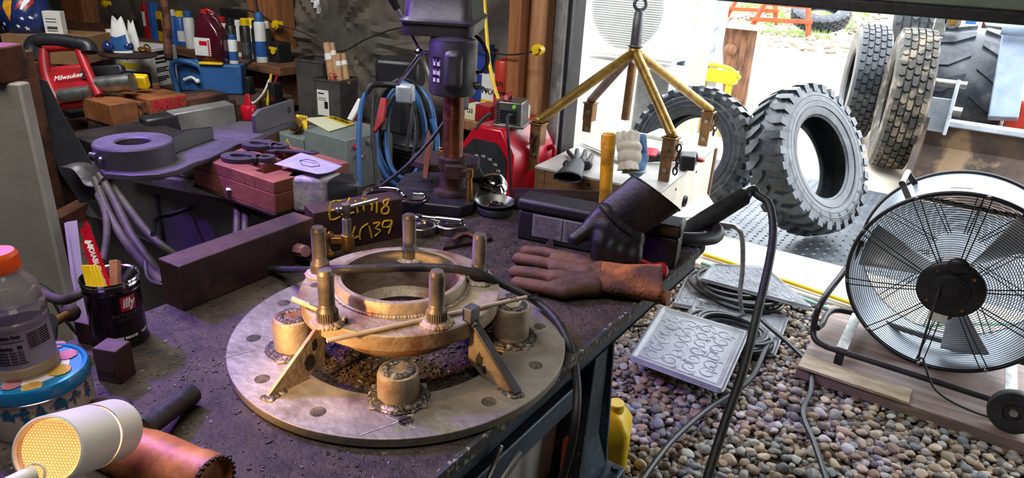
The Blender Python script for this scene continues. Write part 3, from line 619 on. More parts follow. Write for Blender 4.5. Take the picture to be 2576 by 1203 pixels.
fb = math.atan2(CAM.y-bc.y, CAM.x-bc.x)+PI/2
def bl_(s, sz, z, da, mt_='text_black', **k): text(s, sz, Mb @ wrapf(V((0, 0, 0)), fb+R(da), z, rb-.0012), mt_, bo, bend=rb-.001, **k)
bl_('Nutrition Facts', .0046, .060, -22, bold=.0003); bl_('Calories   80', .0052, .046, -22, bold=.0003)
for i, z_ in enumerate((.040, .036, .032, .028)): bl_('Total Fat 0g   Sodium 160mg', .0023, z_, -22)
for z_ in (.060, .057, .054, .051, .048, .045, .042): bl_('INGREDIENTS WATER SUGAR', .0021, z_, 34)
m = MB(Mb)
for z_ in (.053, .024): m = MB(Mb); m.grid(lambda u, v: ((rb-.001)*math.sin(fb+R(-50+56*u)), -(rb-.001)*math.cos(fb+R(-50+56*u)), z_+.001*v), 8, 1); part('label_rule', m, 'text_black', bo)

# blocks, knob
def block(corner, rz, sx, sy, sz, label, mt_='bar_steel', cut=0):
    th = thing('steel_block', label, 'steel block', corner, rz); m = MB(MW[th.name]); m.bx(-sx, 0, 0, sy, 0, sz)
    part('block_body', m, mt_, th, .0015)
    if cut: m = MB(MW[th.name]); m.bx(-sx*.9, -sx*.2, -.0008, .001, .012, .020); part('slot', m, 'black_matte', th)
    return th
block(PZ(306, 968, T), R(24), .036, .030, .052, 'square steel block with a slot, beside the cookie tin', cut=1)
block(PZ(244, 872, T), R(20), .034, .030, .036, 'smaller violet-lit steel block wedged behind the cookie tin')
kc = PD(178, 787, .99); kb = PD(118, 822, .93); kt = thing('ball_end_rod', 'threaded rod with a round ball end lying behind the drink bottle', 'rod', kb)
part('ball', MB().ball(kc, .0128, 18), 'rust_dark', kt); part('threaded_rod', MB().cyl(kb, kc.lerp(kb, .2), .0065, n=16), 'brass', kt)
m = MB(); m.cyl(PZ(118, 845, T), kb+V((0, 0, .006)), .014, n=18); part('rod_stand', m, 'black_paint', kt)

# angle grinder
mat('copper_body', 'c27a42', '8a5230', .5, .15, 12, .2, 60, c3='d28a50', s3=18, l3=.55, h3=.7)
g0, g1 = PD(300, 1125, .80), PD(535, 1215, .745); ga = (g1-g0).normalized(); gr = thing('angle_grinder', 'old copper coloured angle grinder with black side handle and abrasive disc', 'angle grinder', V((g0.x, g0.y, T)))
m = MB(ZF(g0, ga, (0, 0, 1))); Lg = (g1-g0).length; m.lathe([(0, -.035), (.026, -.032), (.031, -.02), (.0315, Lg*.45), (.029, Lg*.8), (.0305, Lg*.83), (.0305, Lg), (.026, Lg+.002), (.024, Lg-.006), (0, Lg-.006)], 40); part('motor_housing', m, 'copper_body', gr)
m = MB(ZF(g1, ga, (0, 0, 1)))
for i in range(26): a_ = 2*PI*i/26; m.box((.0285*math.cos(a_), .0285*math.sin(a_), .0005), (.0035, .0035, .006), MX.Rotation(0, 4, 'Z'))
part('end_vents', m, 'steel_dark', gr)
h0, h1 = PD(358, 1085, .80), PZ(482, 992, T+.014); ha = (h1-h0).normalized(); Lh = (h1-h0).length
m = MB(ZF(h0, ha)); m.lathe([(0, -.006), (.020, -.006), (.021, .000), (.013, .004), (.0115, .01), (.0125, .03), (.0125, Lh-.03), (.0145, Lh-.005), (.0135, Lh), (0, Lh)], 26); part('side_handle', m, 'black_rubber', gr)
m = MB(); m.cyl(g0-ga*.02, h0, .014, n=16); part('handle_boss', m, 'copper_body', gr)
dc = PD(225, 1058, .83); dn_ = (V((0, 0, 1))*.95+rt*-.15).normalized(); m = MB(ZF(dc, dn_)); m.lathe([(0, 0), (.009, 0), (.012, .001), (.040, .0015), (.046, .0025), (.047, .001), (.040, -.001), (0, -.001)], 60)
for i in range(60): a_ = 2*PI*i/60; m.box((.0465*math.cos(a_), .0465*math.sin(a_), .0008), (.003, .0022, .002))
part('flap_disc', m, 'rust_dark', gr)
m = MB(); m.cyl(dc-dn_*.004, g0-ga*.015-V((0, 0, .01)), .012, n=16); part('gear_head', m, 'steel_dark', gr)

# the white clamp lamp
mat('lamp_white', 'dad9cf', 'cfcec3', .35, 0, 8); mat('lamp_glow', 'ffc98a', None, .5, emis=1.5, ecol='ffa860'); mat('lamp_slit', 'ffd9b0', None, .5, emis=2.2, ecol='ffc48c')
l0, l1 = PD(118, 1136, .62), PD(290, 1080, .73); la = (l1-l0).normalized(); Ll = (l1-l0).length; lm = thing('work_lamp', 'small white cylindrical spot lamp with a glowing honeycomb end', 'lamp', V((l0.x, l0.y, T)))
Ml = ZF(l0, la); rl = .0325
m = MB(Ml); m.lathe([(rl-.0025, .004), (rl-.002, 0), (rl, .001), (rl, Ll*.56)], 60); m.lathe([(rl, Ll*.60), (rl, Ll-.006), (rl-.006, Ll), (.020, Ll), (.018, Ll-.004)], 60); part('lamp_shade', m, 'lamp_white', lm)
m = MB(Ml); m.lathe([(rl-.0015, Ll*.55), (rl-.0015, Ll*.61)], 60); part('light_slit', m, 'lamp_slit', lm)
m = MB(Ml); m.lathe([(0, .010), (rl-.004, .008)], 40); part('bulb_face', m, 'lamp_glow', lm)
m = MB(Ml)
for i in range(-11, 12):
    for j in range(-12, 13):
        x, y = (i+.5*(j % 2))*.0030, j*.0026
        if math.hypot(x, y) < rl-.004: m.lathe([(.0013, .004), (.0016, .004)], 6, MX.Translation((x, y, 0)))
gm_ = part('honeycomb_grille', m, 'brass', lm); gm_['kind'] = 'stuff'
kn = l0+(-rt*.010-up*.020)-la*.002; m = MB(); m.cyl(kn, kn-la*.018-rt*.012-up*.006, .0085, .0075, n=20); m.torus(kn+la*.001, .0088, .0014, la, 24, 6); part('adjust_knob', m, 'lamp_white', lm)
yk = l0+la*Ll*.50-up*rl*.0-fw*(rl+.002); m = MB(ZF(yk, -fw)); m.lathe([(0, -.002), (.014, -.002), (.014, .002), (.009, .004), (0, .004)], 26); part('pivot_screw', m, 'lamp_white', lm)
m = MB(); m.beam(yk-up*.0, yk-up*.07-rt*.006, .022, .004, fw); part('yoke', m, 'lamp_white', lm, .001)
sp = l0+la*(Ll+.002)
spot('work_lamp_light', sp+V((0.0, -.01, .075)), (HX+.01, HY-.0, ZP-.05), 12.0, (1, .55, .20), 62, .8, .012)

# tools poking up at the bench edge
m = MB(); m.beam(PX(1262, 1120, -.40), PX(1215, 1203, -.40)-V((0, .02, .05)), .010, .003, (1, 0, 0)); solo('screwdriver_blade', m, 'chrome', 'shiny flat bar hanging at the near bench edge, left one of two', 'tool', bev=.0008)
m = MB(); m.beam(PX(1310, 1140, -.39), PX(1240, 1215, -.39)-V((0, .02, .03)), .012, .005, (1, 0, 0)); solo('metal_strip', m, 'zinc', 'dull tapered metal strip hanging at the near bench edge, right one of two', 'tool', bev=.0008)
# under the bench
mb_ = thing('mail_box', 'white priority mail carton under the bench edge', 'box', (-.6, .9, .56)); c = MX.Translation((-.50, .86, .72)) @ MX.Rotation(R(0), 4, 'Z')
m = MB(c); m.bx(-.22, -.0, -.20, .12, -.21, .075); part('carton', m, 'paper', mb_, .001)
Ft = FR((-.4985, .90, .777), (0, 1, 0), (0, 0, 1)); text('PRIORITY', .022, Ft, 'text_red', mb_, bold=.0006); text('* MAIL *', .018, FR((-.4985, .90, .758), (0, 1, 0), (0, 0, 1)), 'text_red', mb_, bold=.0005)
m = MB(); m.bx(-.4992, -.4986, .68, .97, .790, .793); part('red_stripe', m, 'text_red', mb_)
cr_ = MB(); cr_.bx(-.62, -.33, .45, .98, .508, .56); o = solo('plastic_crate', cr_, 'zinc', 'grey plastic tray on the lower shelf of the bench', 'crate', bev=.008)
m = MB(); m.bx(-.45, -.44, .90, .915, .56, .70); solo('orange_strap', m, 'orange_plastic', 'orange upright plastic piece under the bench', 'plastic piece')
# yellow jug behind the leg
jc = PZ(1500, 1165, 0); jg = thing('yellow_jug', 'bright yellow plastic jug with screw cap standing on the gravel behind the bench leg', 'jug', jc, R(20))
JM = MW[jg.name] @ MX.Scale(.86, 4); m = MB(JM); pr_ = [(.0, .0), (.9, 0), (1, .03), (1, .16), (.96, .20), (.7, .245), (.38, .262)]
def rr_at(s, z, w=.11, d=.085): return [(x*s, y*s, z) for x, y in rrect(w*2, d*2, .03)]
lv = [rr_at(s, z) for s, z in pr_[1:]]; k = len(lv[0]); vs = sum(lv, []); fs = [tuple(range(k))[::-1], tuple(range((len(lv)-1)*k, len(lv)*k))]
for j_ in range(len(lv)-1): fs += [(j_*k+i, j_*k+(i+1) % k, (j_+1)*k+(i+1) % k, (j_+1)*k+i) for i in range(k)]
m.add(vs, fs); part('jug_body', m, 'yellow_plastic', jg, ang=60)
m = MB(JM); m.cyl((.045, 0, .25), (.045, 0, .285), .030, n=26); part('cap', m, 'yellow_plastic', jg, .003)
m = MB(JM); m.tube([(.01, 0, .262), (-.03, 0, .285), (-.08, 0, .262), (-.10, 0, .2)], .012, 10); part('handle', m, 'yellow_plastic', jg)
# ================================================================ far right of the bench: tool box, gloves, hammer
mat('box_black', '1f1e20', '2a2829', .5, 0, 10, .15, 120); mat('label_silver', 'a9a7a6', '8a8887', .35, .4, 120)
bo_o = PZ(1299, 600, T); tb = thing('tool_case', 'black plastic tool case with a silver instruction label under the black glove', 'tool case', bo_o, R(12)); Mb = MW[tb.name]
m = MB(Mb); m.bx(0, .345, .0, .065, 0, .068); part('case_body', m, 'box_black', tb, .006)
m = MB(Mb); m.bx(-.003, .348, -.004, .069, .068, .094); part('lid', m, 'box_black', tb, .008)
m = MB(Mb); m.bx(.035, .145, -.0015, 0, .014, .064); part('label', m, 'label_silver', tb, .002)
m = MB(Mb); m.bx(.102, .104, -.0017, -.0014, .016, .062); part('label_line', m, 'text_black', tb)
m = MB(Mb)
for i in range(16): m.bx(.040, .098-rnd.uniform(0, .01), -.0017, -.0014, .017+i*.0028, .0177+i*.0028); m.bx(.110, .146-rnd.uniform(0, .006), -.0017, -.0014, .017+i*.0028, .0177+i*.0028)
part('fine_print', m, 'steel_grey', tb)

mat('suede', 'a5642f', '7c4a24', .95, 0, 14, 1, 160, c3='4f3528', s3=14, l3=.46, h3=.66); mat('leather_dark', '6b4a34', '47332a', .75, 0, 12, .5, 60); mat('black_leather', '1c1a20', '131216', .5, 0, 12, .35, 90); mat('seam', '6e4a32', None, .9); mat('cotton', 'cfc6b8', 'b0a694', .9, 0, 12, .5, 90); mat('blue_knit', '5f86b0', '4a6b93', .9, 0, 30, .5, 200)
# brown welding glove, palm down, fingers to the left
gz = lambda x, y, z: PZ(x, y, T+z)
gl = thing('welding_glove', 'brown leather welding gauntlet with orange suede cuff lying flat on the bench corner', 'glove', gz(1450, 700, 0))
m = MB()
for fp, rr in ((((1500, 662), (1420, 648), (1370, 636), (1322, 632)), .0125), (((1490, 678), (1410, 668), (1360, 660), (1303, 650)), .0125), (((1490, 700), (1400, 700), (1350, 690), (1296, 684)), .0135), (((1500, 725), (1420, 735), (1360, 722), (1300, 712)), .013)):
    hs = (.016, .018, .017, .012)
    for a_, b_, h1_, h2_ in zip(fp[:-1], fp[1:], hs[:-1], hs[1:]): m.caps(gz(a_[0], a_[1], h1_), gz(b_[0], b_[1], h2_), rr, rr*.96)
for a_, b_ in (((1400, 655), (1500, 668)), ((1400, 675), (1500, 690)), ((1395, 700), (1500, 710)), ((1400, 725), (1495, 722))): m.caps(gz(*a_, .018), gz(*b_, .020), .017, .019)
m.caps(gz(1475, 668, .02), gz(1475, 724, .018), .0185); m.caps(gz(1508, 672, .02), gz(1508, 722, .018), .017)
remesh(part('hand', m, 'leather_dark', gl), .0032, 5)
wr, co = [], []
cA, cB = gz(1506, 697, .022), gz(1662, 712, .026); cd_ = (cB-cA).normalized(); cs_ = V((0, 0, 1)).cross(cd_).normalized()
m = MB(); n_ = 30
def cuffp(u, v):
    a_ = 2*PI*v; w_ = .049+.012*u; h_ = .021+.006*u+.002*math.sin(u*9+a_*2); c = cA.lerp(cB, u)
    return c+cs_*w_*math.cos(a_)*(1+.05*math.sin(u*7))+V((0, 0, 1))*(h_*math.sin(a_)*(1+.08*math.sin(3*a_+4*u)))
m.grid(cuffp, 14, n_); c2 = part('cuff', m, 'suede', gl, ang=180); s_ = c2.modifiers.new('thick', 'SOLIDIFY'); s_.thickness = .002
m = MB(); m.tube([cuffp(.01, i/28)*1 for i in range(28)], .0014, 5, closed=True, sm=1); part('cuff_seam', m, 'seam', gl)
p, q = gz(1640, 738, .0), gz(1700, 750, .0); hm = thing('hammer', 'wooden hammer handle sticking out from under the brown glove', 'hammer', gz(1600, 735, 0)); a_, b_ = gz(1560, 722, .008), gz(1682, 752, .012)
part('handle', MB().cyl(a_, b_, .010, .014, n=18), 'wood', hm)
part('hammer_head', MB().cyl(gz(1560, 705, .012), gz(1560, 740, .012), .0115, n=18), 'steel_dark', hm)
rp = MB(); rp.tube([gz(1560, 645, .012), gz(1600, 652, .016), gz(1640, 668, .014), gz(1668, 668, .018), gz(1672, 690, .012), gz(1650, 692, .010)], .006, 10)
solo('red_clip', rp, 'red_plastic', 'glossy red plastic clip behind the brown glove cuff', 'clip')
m = MB(); w0 = gz(1350, 628, .0); plate4(m, [gz(1352, 634, 0), gz(1392, 628, .0), gz(1391, 612, .012), gz(1388, 600, .018)], .006); solo('steel_wedge', m, 'rust_dark', 'small pointed steel wedge between the tool case and brown glove', 'wedge', bev=.0008)
# black welding glove leaning on the case
Dg = 1.335; K = .87
gp = lambda x, y, d=0: PD(x, y, Dg+d)
bgv = thing('welding_glove', 'black leather welding gauntlet propped over the tool case, cuff up', 'glove', PZ(1540, 690, T))
m = MB()
m.caps(gp(1520, 535), gp(1478, 580, .0), .024*K, .020*K); m.caps(gp(1478, 580), gp(1445, 602, -.005), .020*K, .0165*K)        # thumb
for (a_, b_, c_) in (((1520, 555), (1510, 610), (1500, 660)), ((1545, 570), (1535, 625), (1530, 670)), ((1570, 590), (1562, 635), (1560, 675)), ((1590, 600), (1592, 645), (1590, 678))):
    m.caps(gp(*a_), gp(*b_, -.01), .026*K, .022*K); m.caps(gp(*b_, -.01), gp(*c_, -.005), .021*K, .015*K)
m.caps(gp(1525, 540), gp(1590, 600), .030*K); m.caps(gp(1520, 570), gp(1570, 610), .032*K)
remesh(part('hand', m, 'black_leather', bgv), .0035, 5)
cA2, cB2 = gp(1548, 560, .0), gp(1652, 484, -.01); ax2 = (cB2-cA2).normalized(); sd2 = ax2.cross(fw).normalized(); up2 = sd2.cross(ax2).normalized()
def cuff2(u, v):
    a_ = 2*PI*v; w_ = .049+.006*u; h_ = .022+.012*u; c = cA2.lerp(cB2, u)
    return c+sd2*w_*math.cos(a_)+ax2*(-.016*u*math.cos(a_))+up2*h_*math.sin(a_)*(1+.05*math.sin(4*a_))
m = MB(); m.grid(cuff2, 12, 36); c2 = part('cuff', m, 'black_leather', bgv, ang=180); s_ = c2.modifiers.new('thick', 'SOLIDIFY'); s_.thickness = .0025
m = MB(); m.tube([cuff2(.985, i/36) for i in range(36)], .0019, 6, closed=True, sm=1); part('cuff_binding', m, 'black_leather', bgv)
m = MB(); m.tube([gp(1508, 520, -.026), gp(1535, 545, -.030), (gp(1565, 575, -.030)), gp(1592, 597, -.024)], .0028, 6); part('seam', m, 'black_leather', bgv)
# yellow perforated handle behind the case
yp, yq = PD(1521, 520, 1.55), PD(1531, 345, 1.51); yh = thing('sledge_hammer', 'upright yellow perforated tool handle behind the tool case', 'hammer', V((yp.x, yp.y, T)))
ya = (yq-yp).normalized(); Ly = (yq-yp).length; m = MB(ZF(yp, ya)); m.lathe([(0, -.045), (.0142, -.045), (.0142, Ly*.3), (.015, Ly*.7), (.0168, Ly*.9), (.0165, Ly+.004), (.012, Ly+.009), (0, Ly+.010)], 24); mat('yellow_worn', 'cc9a20', '8a6716', .5, 0, 24, .2, 90, lo=.52, hi=.66); part('grip', m, 'yellow_worn', yh)
m = MB(ZF(yp, ya)); hh = -fw
for zz in list(range(3, 14))+list(range(34, 50)):
    for k_ in range(-4, 5):
        a_ = math.atan2(*( (lambda v: (v.y, v.x))(ZF(yp, ya).to_3x3().inverted() @ hh)))+k_*.22
        z_ = zz*Ly/54; rr = .0142 if zz < 20 else .016; m.lathe([(0, 0), (.0009, 0)], 6, ZF((rr*1.012*math.cos(a_), rr*1.012*math.sin(a_), z_), (math.cos(a_), math.sin(a_), 0)))
o = part('perforations', m, 'hole_dark', yh); o['kind'] = 'stuff'
part('hammer_head', MB().beam(V((yp.x-.05, yp.y, T+.028)), V((yp.x+.05, yp.y, T+.020)), .04, .04), 'steel_dark', yh, .004)
# angle iron, magnetic dish, torch, ratchet, rings, clamp, jaw
m = MB(); a_, b_ = PZ(1292, 500, T+.035), PZ(1442, 505, T+.035); d_ = (b_-a_).normalized(); b_ = a_+d_*.235
pi_ = thing('steel_tube', 'short dark steel tube lying behind the tool case', 'tube', V((a_.x, a_.y, T)))
m = MB(); m.pipe(a_, b_, .026, .022, 26); part('tube_body', m, 'rust_dark', pi_)
dc = PZ(1245, 535, T); di = thing('magnetic_dish', 'round metal parts dish holding small bits, right of the drill press', 'dish', dc)
m = MB(MX.Translation(dc)); m.lathe([(0, 0), (.040, 0), (.044, .003), (.045, .016), (.043, .019)], 40); part('magnet_base', m, 'black_rubber', di)
m = MB(MX.Translation(dc)); m.lathe([(0, .010), (.030, .011), (.040, .020), (.0465, .028), (.049, .030), (.0475, .0305), (.040, .0235), (.030, .014), (0, .013)], 44); part('bowl', m, 'zinc', di)
for i in range(16):
    a_ = rnd.uniform(0, 6.3); q_ = rnd.uniform(0, .02); c = dc+V((q_*math.cos(a_), q_*math.sin(a_), .018+.003*rnd.random())); e = V((rnd.uniform(-1, 1), rnd.uniform(-1, 1), rnd.uniform(-.1, .5))).normalized()*rnd.uniform(.006, .014)
    m = MB(); m.cyl(c-e, c+e, rnd.uniform(.0015, .003), n=8); solo('drill_bit', m, rnd.choice(('steel_dark', 'zinc', 'black_matte', 'brass')), 'small drill bit or screw lying in the magnetic dish', 'drill bit', 'bits in the magnetic dish')
# black and orange power tool with a chrome gear cover
pt = PZ(1200, 505, T); pt2 = thing('drill_driver', 'black and orange power tool with a polished chrome head beside the drill press', 'power tool', pt)
cA, cB = PD(1175, 478, 1.80), PD(1262, 470, 1.76); d_ = (cB-cA).normalized(); Ld = (cB-cA).length
m = MB(ZF(cA, d_)); m.lathe([(0, -.03), (.026, -.028), (.033, -.01), (.034, Ld*.5), (.036, Ld*.55), (.034, Ld*.62), (0, Ld*.62)], 32); part('housing', m, 'black_plastic', pt2)
m = MB(ZF(cA, d_)); m.lathe([(.034, Ld*.56), (.037, Ld*.62), (.037, Ld*.85), (.032, Ld), (.02, Ld+.008), (0, Ld+.01)], 32); part('chrome_head', m, 'chrome', pt2)
m = MB(ZF(cA, d_)); m.lathe([(.0345, 0), (.0350, .006), (.0350, .018), (.0345, .022)], 32, a0=-.9, a1=1.6); part('orange_grip', m, 'orange_plastic', pt2)
m = MB(); q_ = PD(1262, 462, 1.725); m.beam(q_, q_+d_*.012-V((0, 0, .02)), .020, .006); part('chuck_tab', m, 'chrome', pt2, .002)
m = MB(); m.bx(pt.x-.03, pt.x+.05, pt.y-.02, pt.y+.03, T, T+.02, ); part('foot', m, 'black_plastic', pt2, .004)
for (x, y, lb_) in ((1062, 585, 'left one of two machined steel rings in front of the drill press'), (1132, 582, 'right one of two machined steel rings in front of the drill press')):
    c = PZ(x, y, T); m = MB(MX.Translation(c)); m.lathe([(.0245, 0), (.033, 0), (.0335, .001), (.0335, .018), (.0325, .019), (.026, .019), (.0245, .017), (.0245, 0)], 44); solo('steel_ring', m, 'steel_bright', lb_, 'ring')
a_, b_ = PZ(1052, 545, T+.024), PZ(1162, 557, T+.028); rw = thing('ratchet_wrench', 'chrome ratchet wrench lying across the two steel rings', 'ratchet', a_)
d_ = (b_-a_).normalized(); m = MB(); m.ball(a_, .013, 16, (1, 1, .5)); part('ratchet_head', m, 'chrome', rw); m = MB(); m.cyl(a_, a_.lerp(b_, .5), .0042, n=12); part('shank', m, 'chrome', rw); m = MB(); m.cyl(a_.lerp(b_, .42), b_, .0062, .0068, n=16); m.cyl(b_, b_+d_*.004, .0068, .004, n=16); part('grip', m, 'chrome', rw)
m = MB(); m.cyl(a_+V((0, 0, -.001)), a_-V((0, 0, .02)), .008, n=12); part('socket', m, 'steel_dark', rw)
jw = thing('vise_jaw', 'small curved rusty serrated jaw piece on the bench behind the right studs', 'jaw', PZ(1170, 615, T)); a_, b_, c_ = PZ(1118, 628, T), PZ(1180, 612, T), PZ(1235, 605, T)
m = MB(); plate4(m, [PZ(1114, 630, T+.001), PZ(1180, 618, T+.001), PZ(1238, 606, T+.001), PZ(1232, 596, T+.004), PZ(1195, 595, T+.010), PZ(1180, 588, T+.014), PZ(1150, 592, T+.014), PZ(1122, 614, T+.006)], .014); part('jaw_body', m, 'rust_dark', jw, .002)
m = MB(); m.tube([PZ(1140, 606, T+.018), PZ(1160, 592, T+.020), PZ(1180, 590, T+.020), PZ(1200, 600, T+.016)], .004, 8); part('ridge', m, 'rust', jw)
# chrome bowed handle on the drill base
m = MB(); m.tube([PZ(905, 510, T+.05), PZ(920, 483, T+.055), PZ(950, 474, T+.055), PZ(1000, 478, T+.055), PZ(1015, 492, T+.05), PZ(1030, 505, T+.037), PZ(1065, 505, T+.032), PZ(1070, 492, T+.03), PZ(1040, 488, T+.03)], .0055, 10); solo('bent_chrome_bar', m, 'chrome', 'curved chrome bar lying behind the marked steel bar on the drill press base', 'chrome bar')

# ================================================================ drill press
mat('press_grey', '55545a', '403f45', .42, .3, 9, .15, 60); mat('press_col', '84503a', '5f3a2c', .38, .6, 14, .2, 80, c3='a8734e', s3=22, l3=.58, h3=.66)
DC = PZ(1136, 512, T); fyaw = R(30); dp_ = thing('drill_press', 'bench drill press seen from behind, grey motor on a rusty round column', 'drill press', DC, fyaw); Md = MW[dp_.name]
m = MB(Md); m.prism([(-.125, -.085), (.035, -.095), (.062, -.07), (.062, .13), (.035, .155), (-.12, .155), (-.145, .13), (-.145, -.02)], 0, .028); part('base', m, 'black_paint', dp_, .004)
m = MB(Md)
for x0 in (-.11,):
    for y0 in (.0, .07, .14): m.bx(x0, x0+.05, y0, y0+.012, .0282, .0286)
part('slot', m, 'black_matte', dp_)
m = MB(Md); m.lathe([(0, .028), (.047, .028), (.047, .034), (.044, .040), (.033, .044), (.031, .050), (.031, .090), (.0335, .092), (.0335, .118), (.031, .120), (.0245, .122)], 40); part('column_collar', m, 'rust_dark', dp_)
m = MB(Md); m.lathe([(.0245, .10), (.0245, .50)], 40); part('column', m, 'press_col', dp_)
m = MB(Md); m.bx(-.012, .030, -.048, -.028, .075, .110); m.bx(.028, .055, -.050, -.030, .085, .102); part('clamp_lug', m, 'rust_dark', dp_, .003)
m = MB(Md); m.cyl((.048, -.044, .105), (.048, -.044, .085), .009, n=14); m.cyl((.048, -.044, .088), (.050, -.050, .022), .006, .0085, n=14); part('clamp_handle', m, 'brass', dp_)
m = MB(Md); m.prism([(-.115, .05), (-.06, .01), (.03, .02), (.055, .05), (.055, .11), (.02, .14), (-.06, .15), (-.115, .11)], .072, .092); m.bx(-.03, .03, .0, .08, .05, .09); part('work_table', m, 'rust_dark', dp_, .003)
m = MB(Md); m.beam((-.065, .0, .062), (-.060, .01, .145), .018, .012); m.add([(-.069, .004, .145), (-.051, .004, .145), (-.051, .016, .145), (-.069, .016, .145), (-.06, .01, .18)], [(0, 1, 4), (1, 2, 4), (2, 3, 4), (3, 0, 4)]); part('wooden_wedge', m, 'wood', dp_)
m = MB(Md); m.spring((-.030, .02, .092), (-.030, .02, .135), .008, .0016, 6); part('spring', m, 'brass', dp_)
Mm = Md @ MX.Translation((.003, -.048, 0))       # motor hangs on the camera side
m = MB(Mm); m.lathe([(0, .275), (.03, .275), (.048, .279), (.052, .285), (.052, .388), (.049, .394), (.049, .398), (.03, .404), (0, .404)], 44); part('motor', m, 'press_grey', dp_)
m = MB(Mm @ MX.Rotation(R(0), 4, 'Z')); m.bx(-.010, .030, -.068, -.035, .300, .380); part('capacitor_cover', m, 'press_grey', dp_, .012)
Fp = Mm @ MX.Rotation(R(-33), 4, 'Z')
m = MB(Fp); m.grid(lambda u, v: (.0525*math.sin((u-.5)*.42), -.0525*math.cos((u-.5)*.42), .308+.056*v), 6, 1); np_ = part('name_plate', m, 'text_black', dp_)
m = MB(Fp)
for c_ in (-.0056, .0058):
    for z0 in (.310, .3255, .3445):
        m.grid(lambda u, v: (.0528*math.sin((c_-.0036+.0072*u)/.0525), -.0528*math.cos((c_-.0036+.0072*u)/.0525), z0+.0085*v), 2, 1)
part('name_plate_field', m, 'paper', dp_)
for s_, u_, z_ in (('VOLTS', .0095, .358), ('OUTPUT', .0095, .338), ('Hz', .000, .358), ('PHASE', .000, .338), ('RPM', -.0085, .358), ('CLASS', -.0085, .338)):
    q_ = Fp @ V((.0530*math.sin(u_/.0525), -.0530*math.cos(u_/.0525), z_-.0)); zx = Fp.to_3x3() @ V((0, 0, -1)); nn = Fp.to_3x3() @ V((math.sin(u_/.0525), -math.cos(u_/.0525), 0)); text(s_, .0042, FR(q_, zx, nn.cross(zx)), 'text_white', dp_, th=.0002, align='LEFT')
m = MB(Mm)
m.cyl((.052, 0, .30), (.062, 0, .30), .008, n=14); m.tube([(.060, 0, .30), (.072, -.002, .295), (.080, -.004, .288)], .0035, 8); part('motor_lock_knob', m, 'press_grey', dp_)
def rr2(w_, d_, z_, cx=0, cy=0): return [(cx+x, cy+y, z_) for x, y in rrect(w_, d_, .025)]
def loft(m, lv):
    k = len(lv[0]); vs = sum(lv, []); fs = [tuple(range(k))[::-1], tuple(range((len(lv)-1)*k, len(lv)*k))]
    for j_ in range(len(lv)-1): fs += [(j_*k+i, j_*k+(i+1) % k, (j_+1)*k+(i+1) % k, (j_+1)*k+i) for i in range(k)]
    m.add(vs, fs); return m
m = loft(MB(Md), [rr2(.150, .26, .402, -.03, .06), rr2(.154, .264, .408, -.03, .06), rr2(.158, .268, .428, -.03, .06)]); part('pulley_case', m, 'press_grey', dp_)
m = loft(MB(Md), [rr2(.166, .276, .428, -.03, .06), rr2(.168, .278, .433, -.03, .06), rr2(.150, .262, .440, -.03, .06), rr2(.140, .250, .50, -.03, .06), rr2(.125, .235, .535, -.03, .06), rr2(.08, .2, .545, -.03, .06)]); part('pulley_cover', m, 'press_grey', dp_, ang=50)
m = MB(Md); m.bx(-.06, .03, .02, .20, .26, .402); m.cyl((-.015, .16, .20), (-.015, .16, .26), .03, n=24); part('head_casting', m, 'press_grey', dp_, .01)
hb = PD(1058, 133, 1.66); ha_ = (PD(1080, 133, 1.70)-hb).normalized(); m = MB(); m.cyl(hb-ha_*.008, hb+ha_*.06, .0105, n=20); m.ball(hb-ha_*.006, .012, 12); part('feed_hub', m, 'chrome', dp_)
for (x, y, d_, kn) in ((985, -5, 1.60, 1), (1000, 212, 1.58, 0), (1085, 215, 1.80, 0)):
    e = PD(x, y, d_); m = MB(); m.cyl(hb, e, .0052, n=12); hdl = part('feed_handle', m, 'chrome', dp_)
    if kn: q_ = hb.lerp(e, .80); m = MB(); m.cyl(q_, e+(e-q_)*.6, .0085, .0115, n=14); part('grip', m, 'black_plastic', hdl)
m = MB(); kx = Md @ V((-.108, .06, .455)); m.cyl(kx, kx-rt*.014, .012, n=16); part('yellow_button', m, 'yellow_plastic', dp_)
m = MB(); m.tube([PD(1190, 85, 1.60), PD(1215, 110, 1.60), PD(1228, 150, 1.6), PD(1215, 178, 1.6), PD(1195, 182, 1.6)], .0042, 10); part('motor_cord', m, 'black_rubber', dp_)
m = MB(); m.tube([PD(1150, 240, 1.60), PD(1128, 290, 1.60), PD(1085, 350, 1.6), PD(1020, 420, 1.6), PD(955, 470, 1.62)], .0042, 10); part('power_cord', m, 'black_rubber', dp_)
# ================================================================ crate in the doorway and the gold lifting frame
mat('crate_white', 'd3cab9', 'bdb3a2', .5, 0, 4, c3='a3947c', s3=3, l3=.6, h3=.75); mat('crate_brown', '7a5738', '63462e', .6, 0, 4, .1, 40, stretch=(1, 1, 4)); mat('gold_paint', '9a7a35', '77592a', .38, .55, 18, .15, 90, c3='6b4a35', s3=30, l3=.62, h3=.68); mat('bronze', '8f6a42', '6b4c34', .45, .5, 16, .15, 60); mat('crate_top', 'b7b3ae', '9b9792', .35, 0, 6)
cr0 = V((-.985, 2.66, 0)); CRZ = R(5); cw, cdp, chh = .60, .98, .612
ct = thing('crate', 'large white wooden crate with brown front and edges standing in the doorway', 'crate', cr0, CRZ); Mc = MW[ct.name]
m = MB(Mc); m.bx(-cw, -.004, .004, cdp, .02, chh-.012); part('crate_body', m, 'crate_white', ct)
m = MB(Mc); m.bx(-cw, -.006, -.006, .004, .10, chh-.014); part('front_panel', m, 'crate_brown', ct, .001)
m = MB(Mc); m.bx(-cw-.004, 0, -.008, cdp+.004, chh-.012, chh); part('crate_lid', m, 'crate_top', ct, .002)
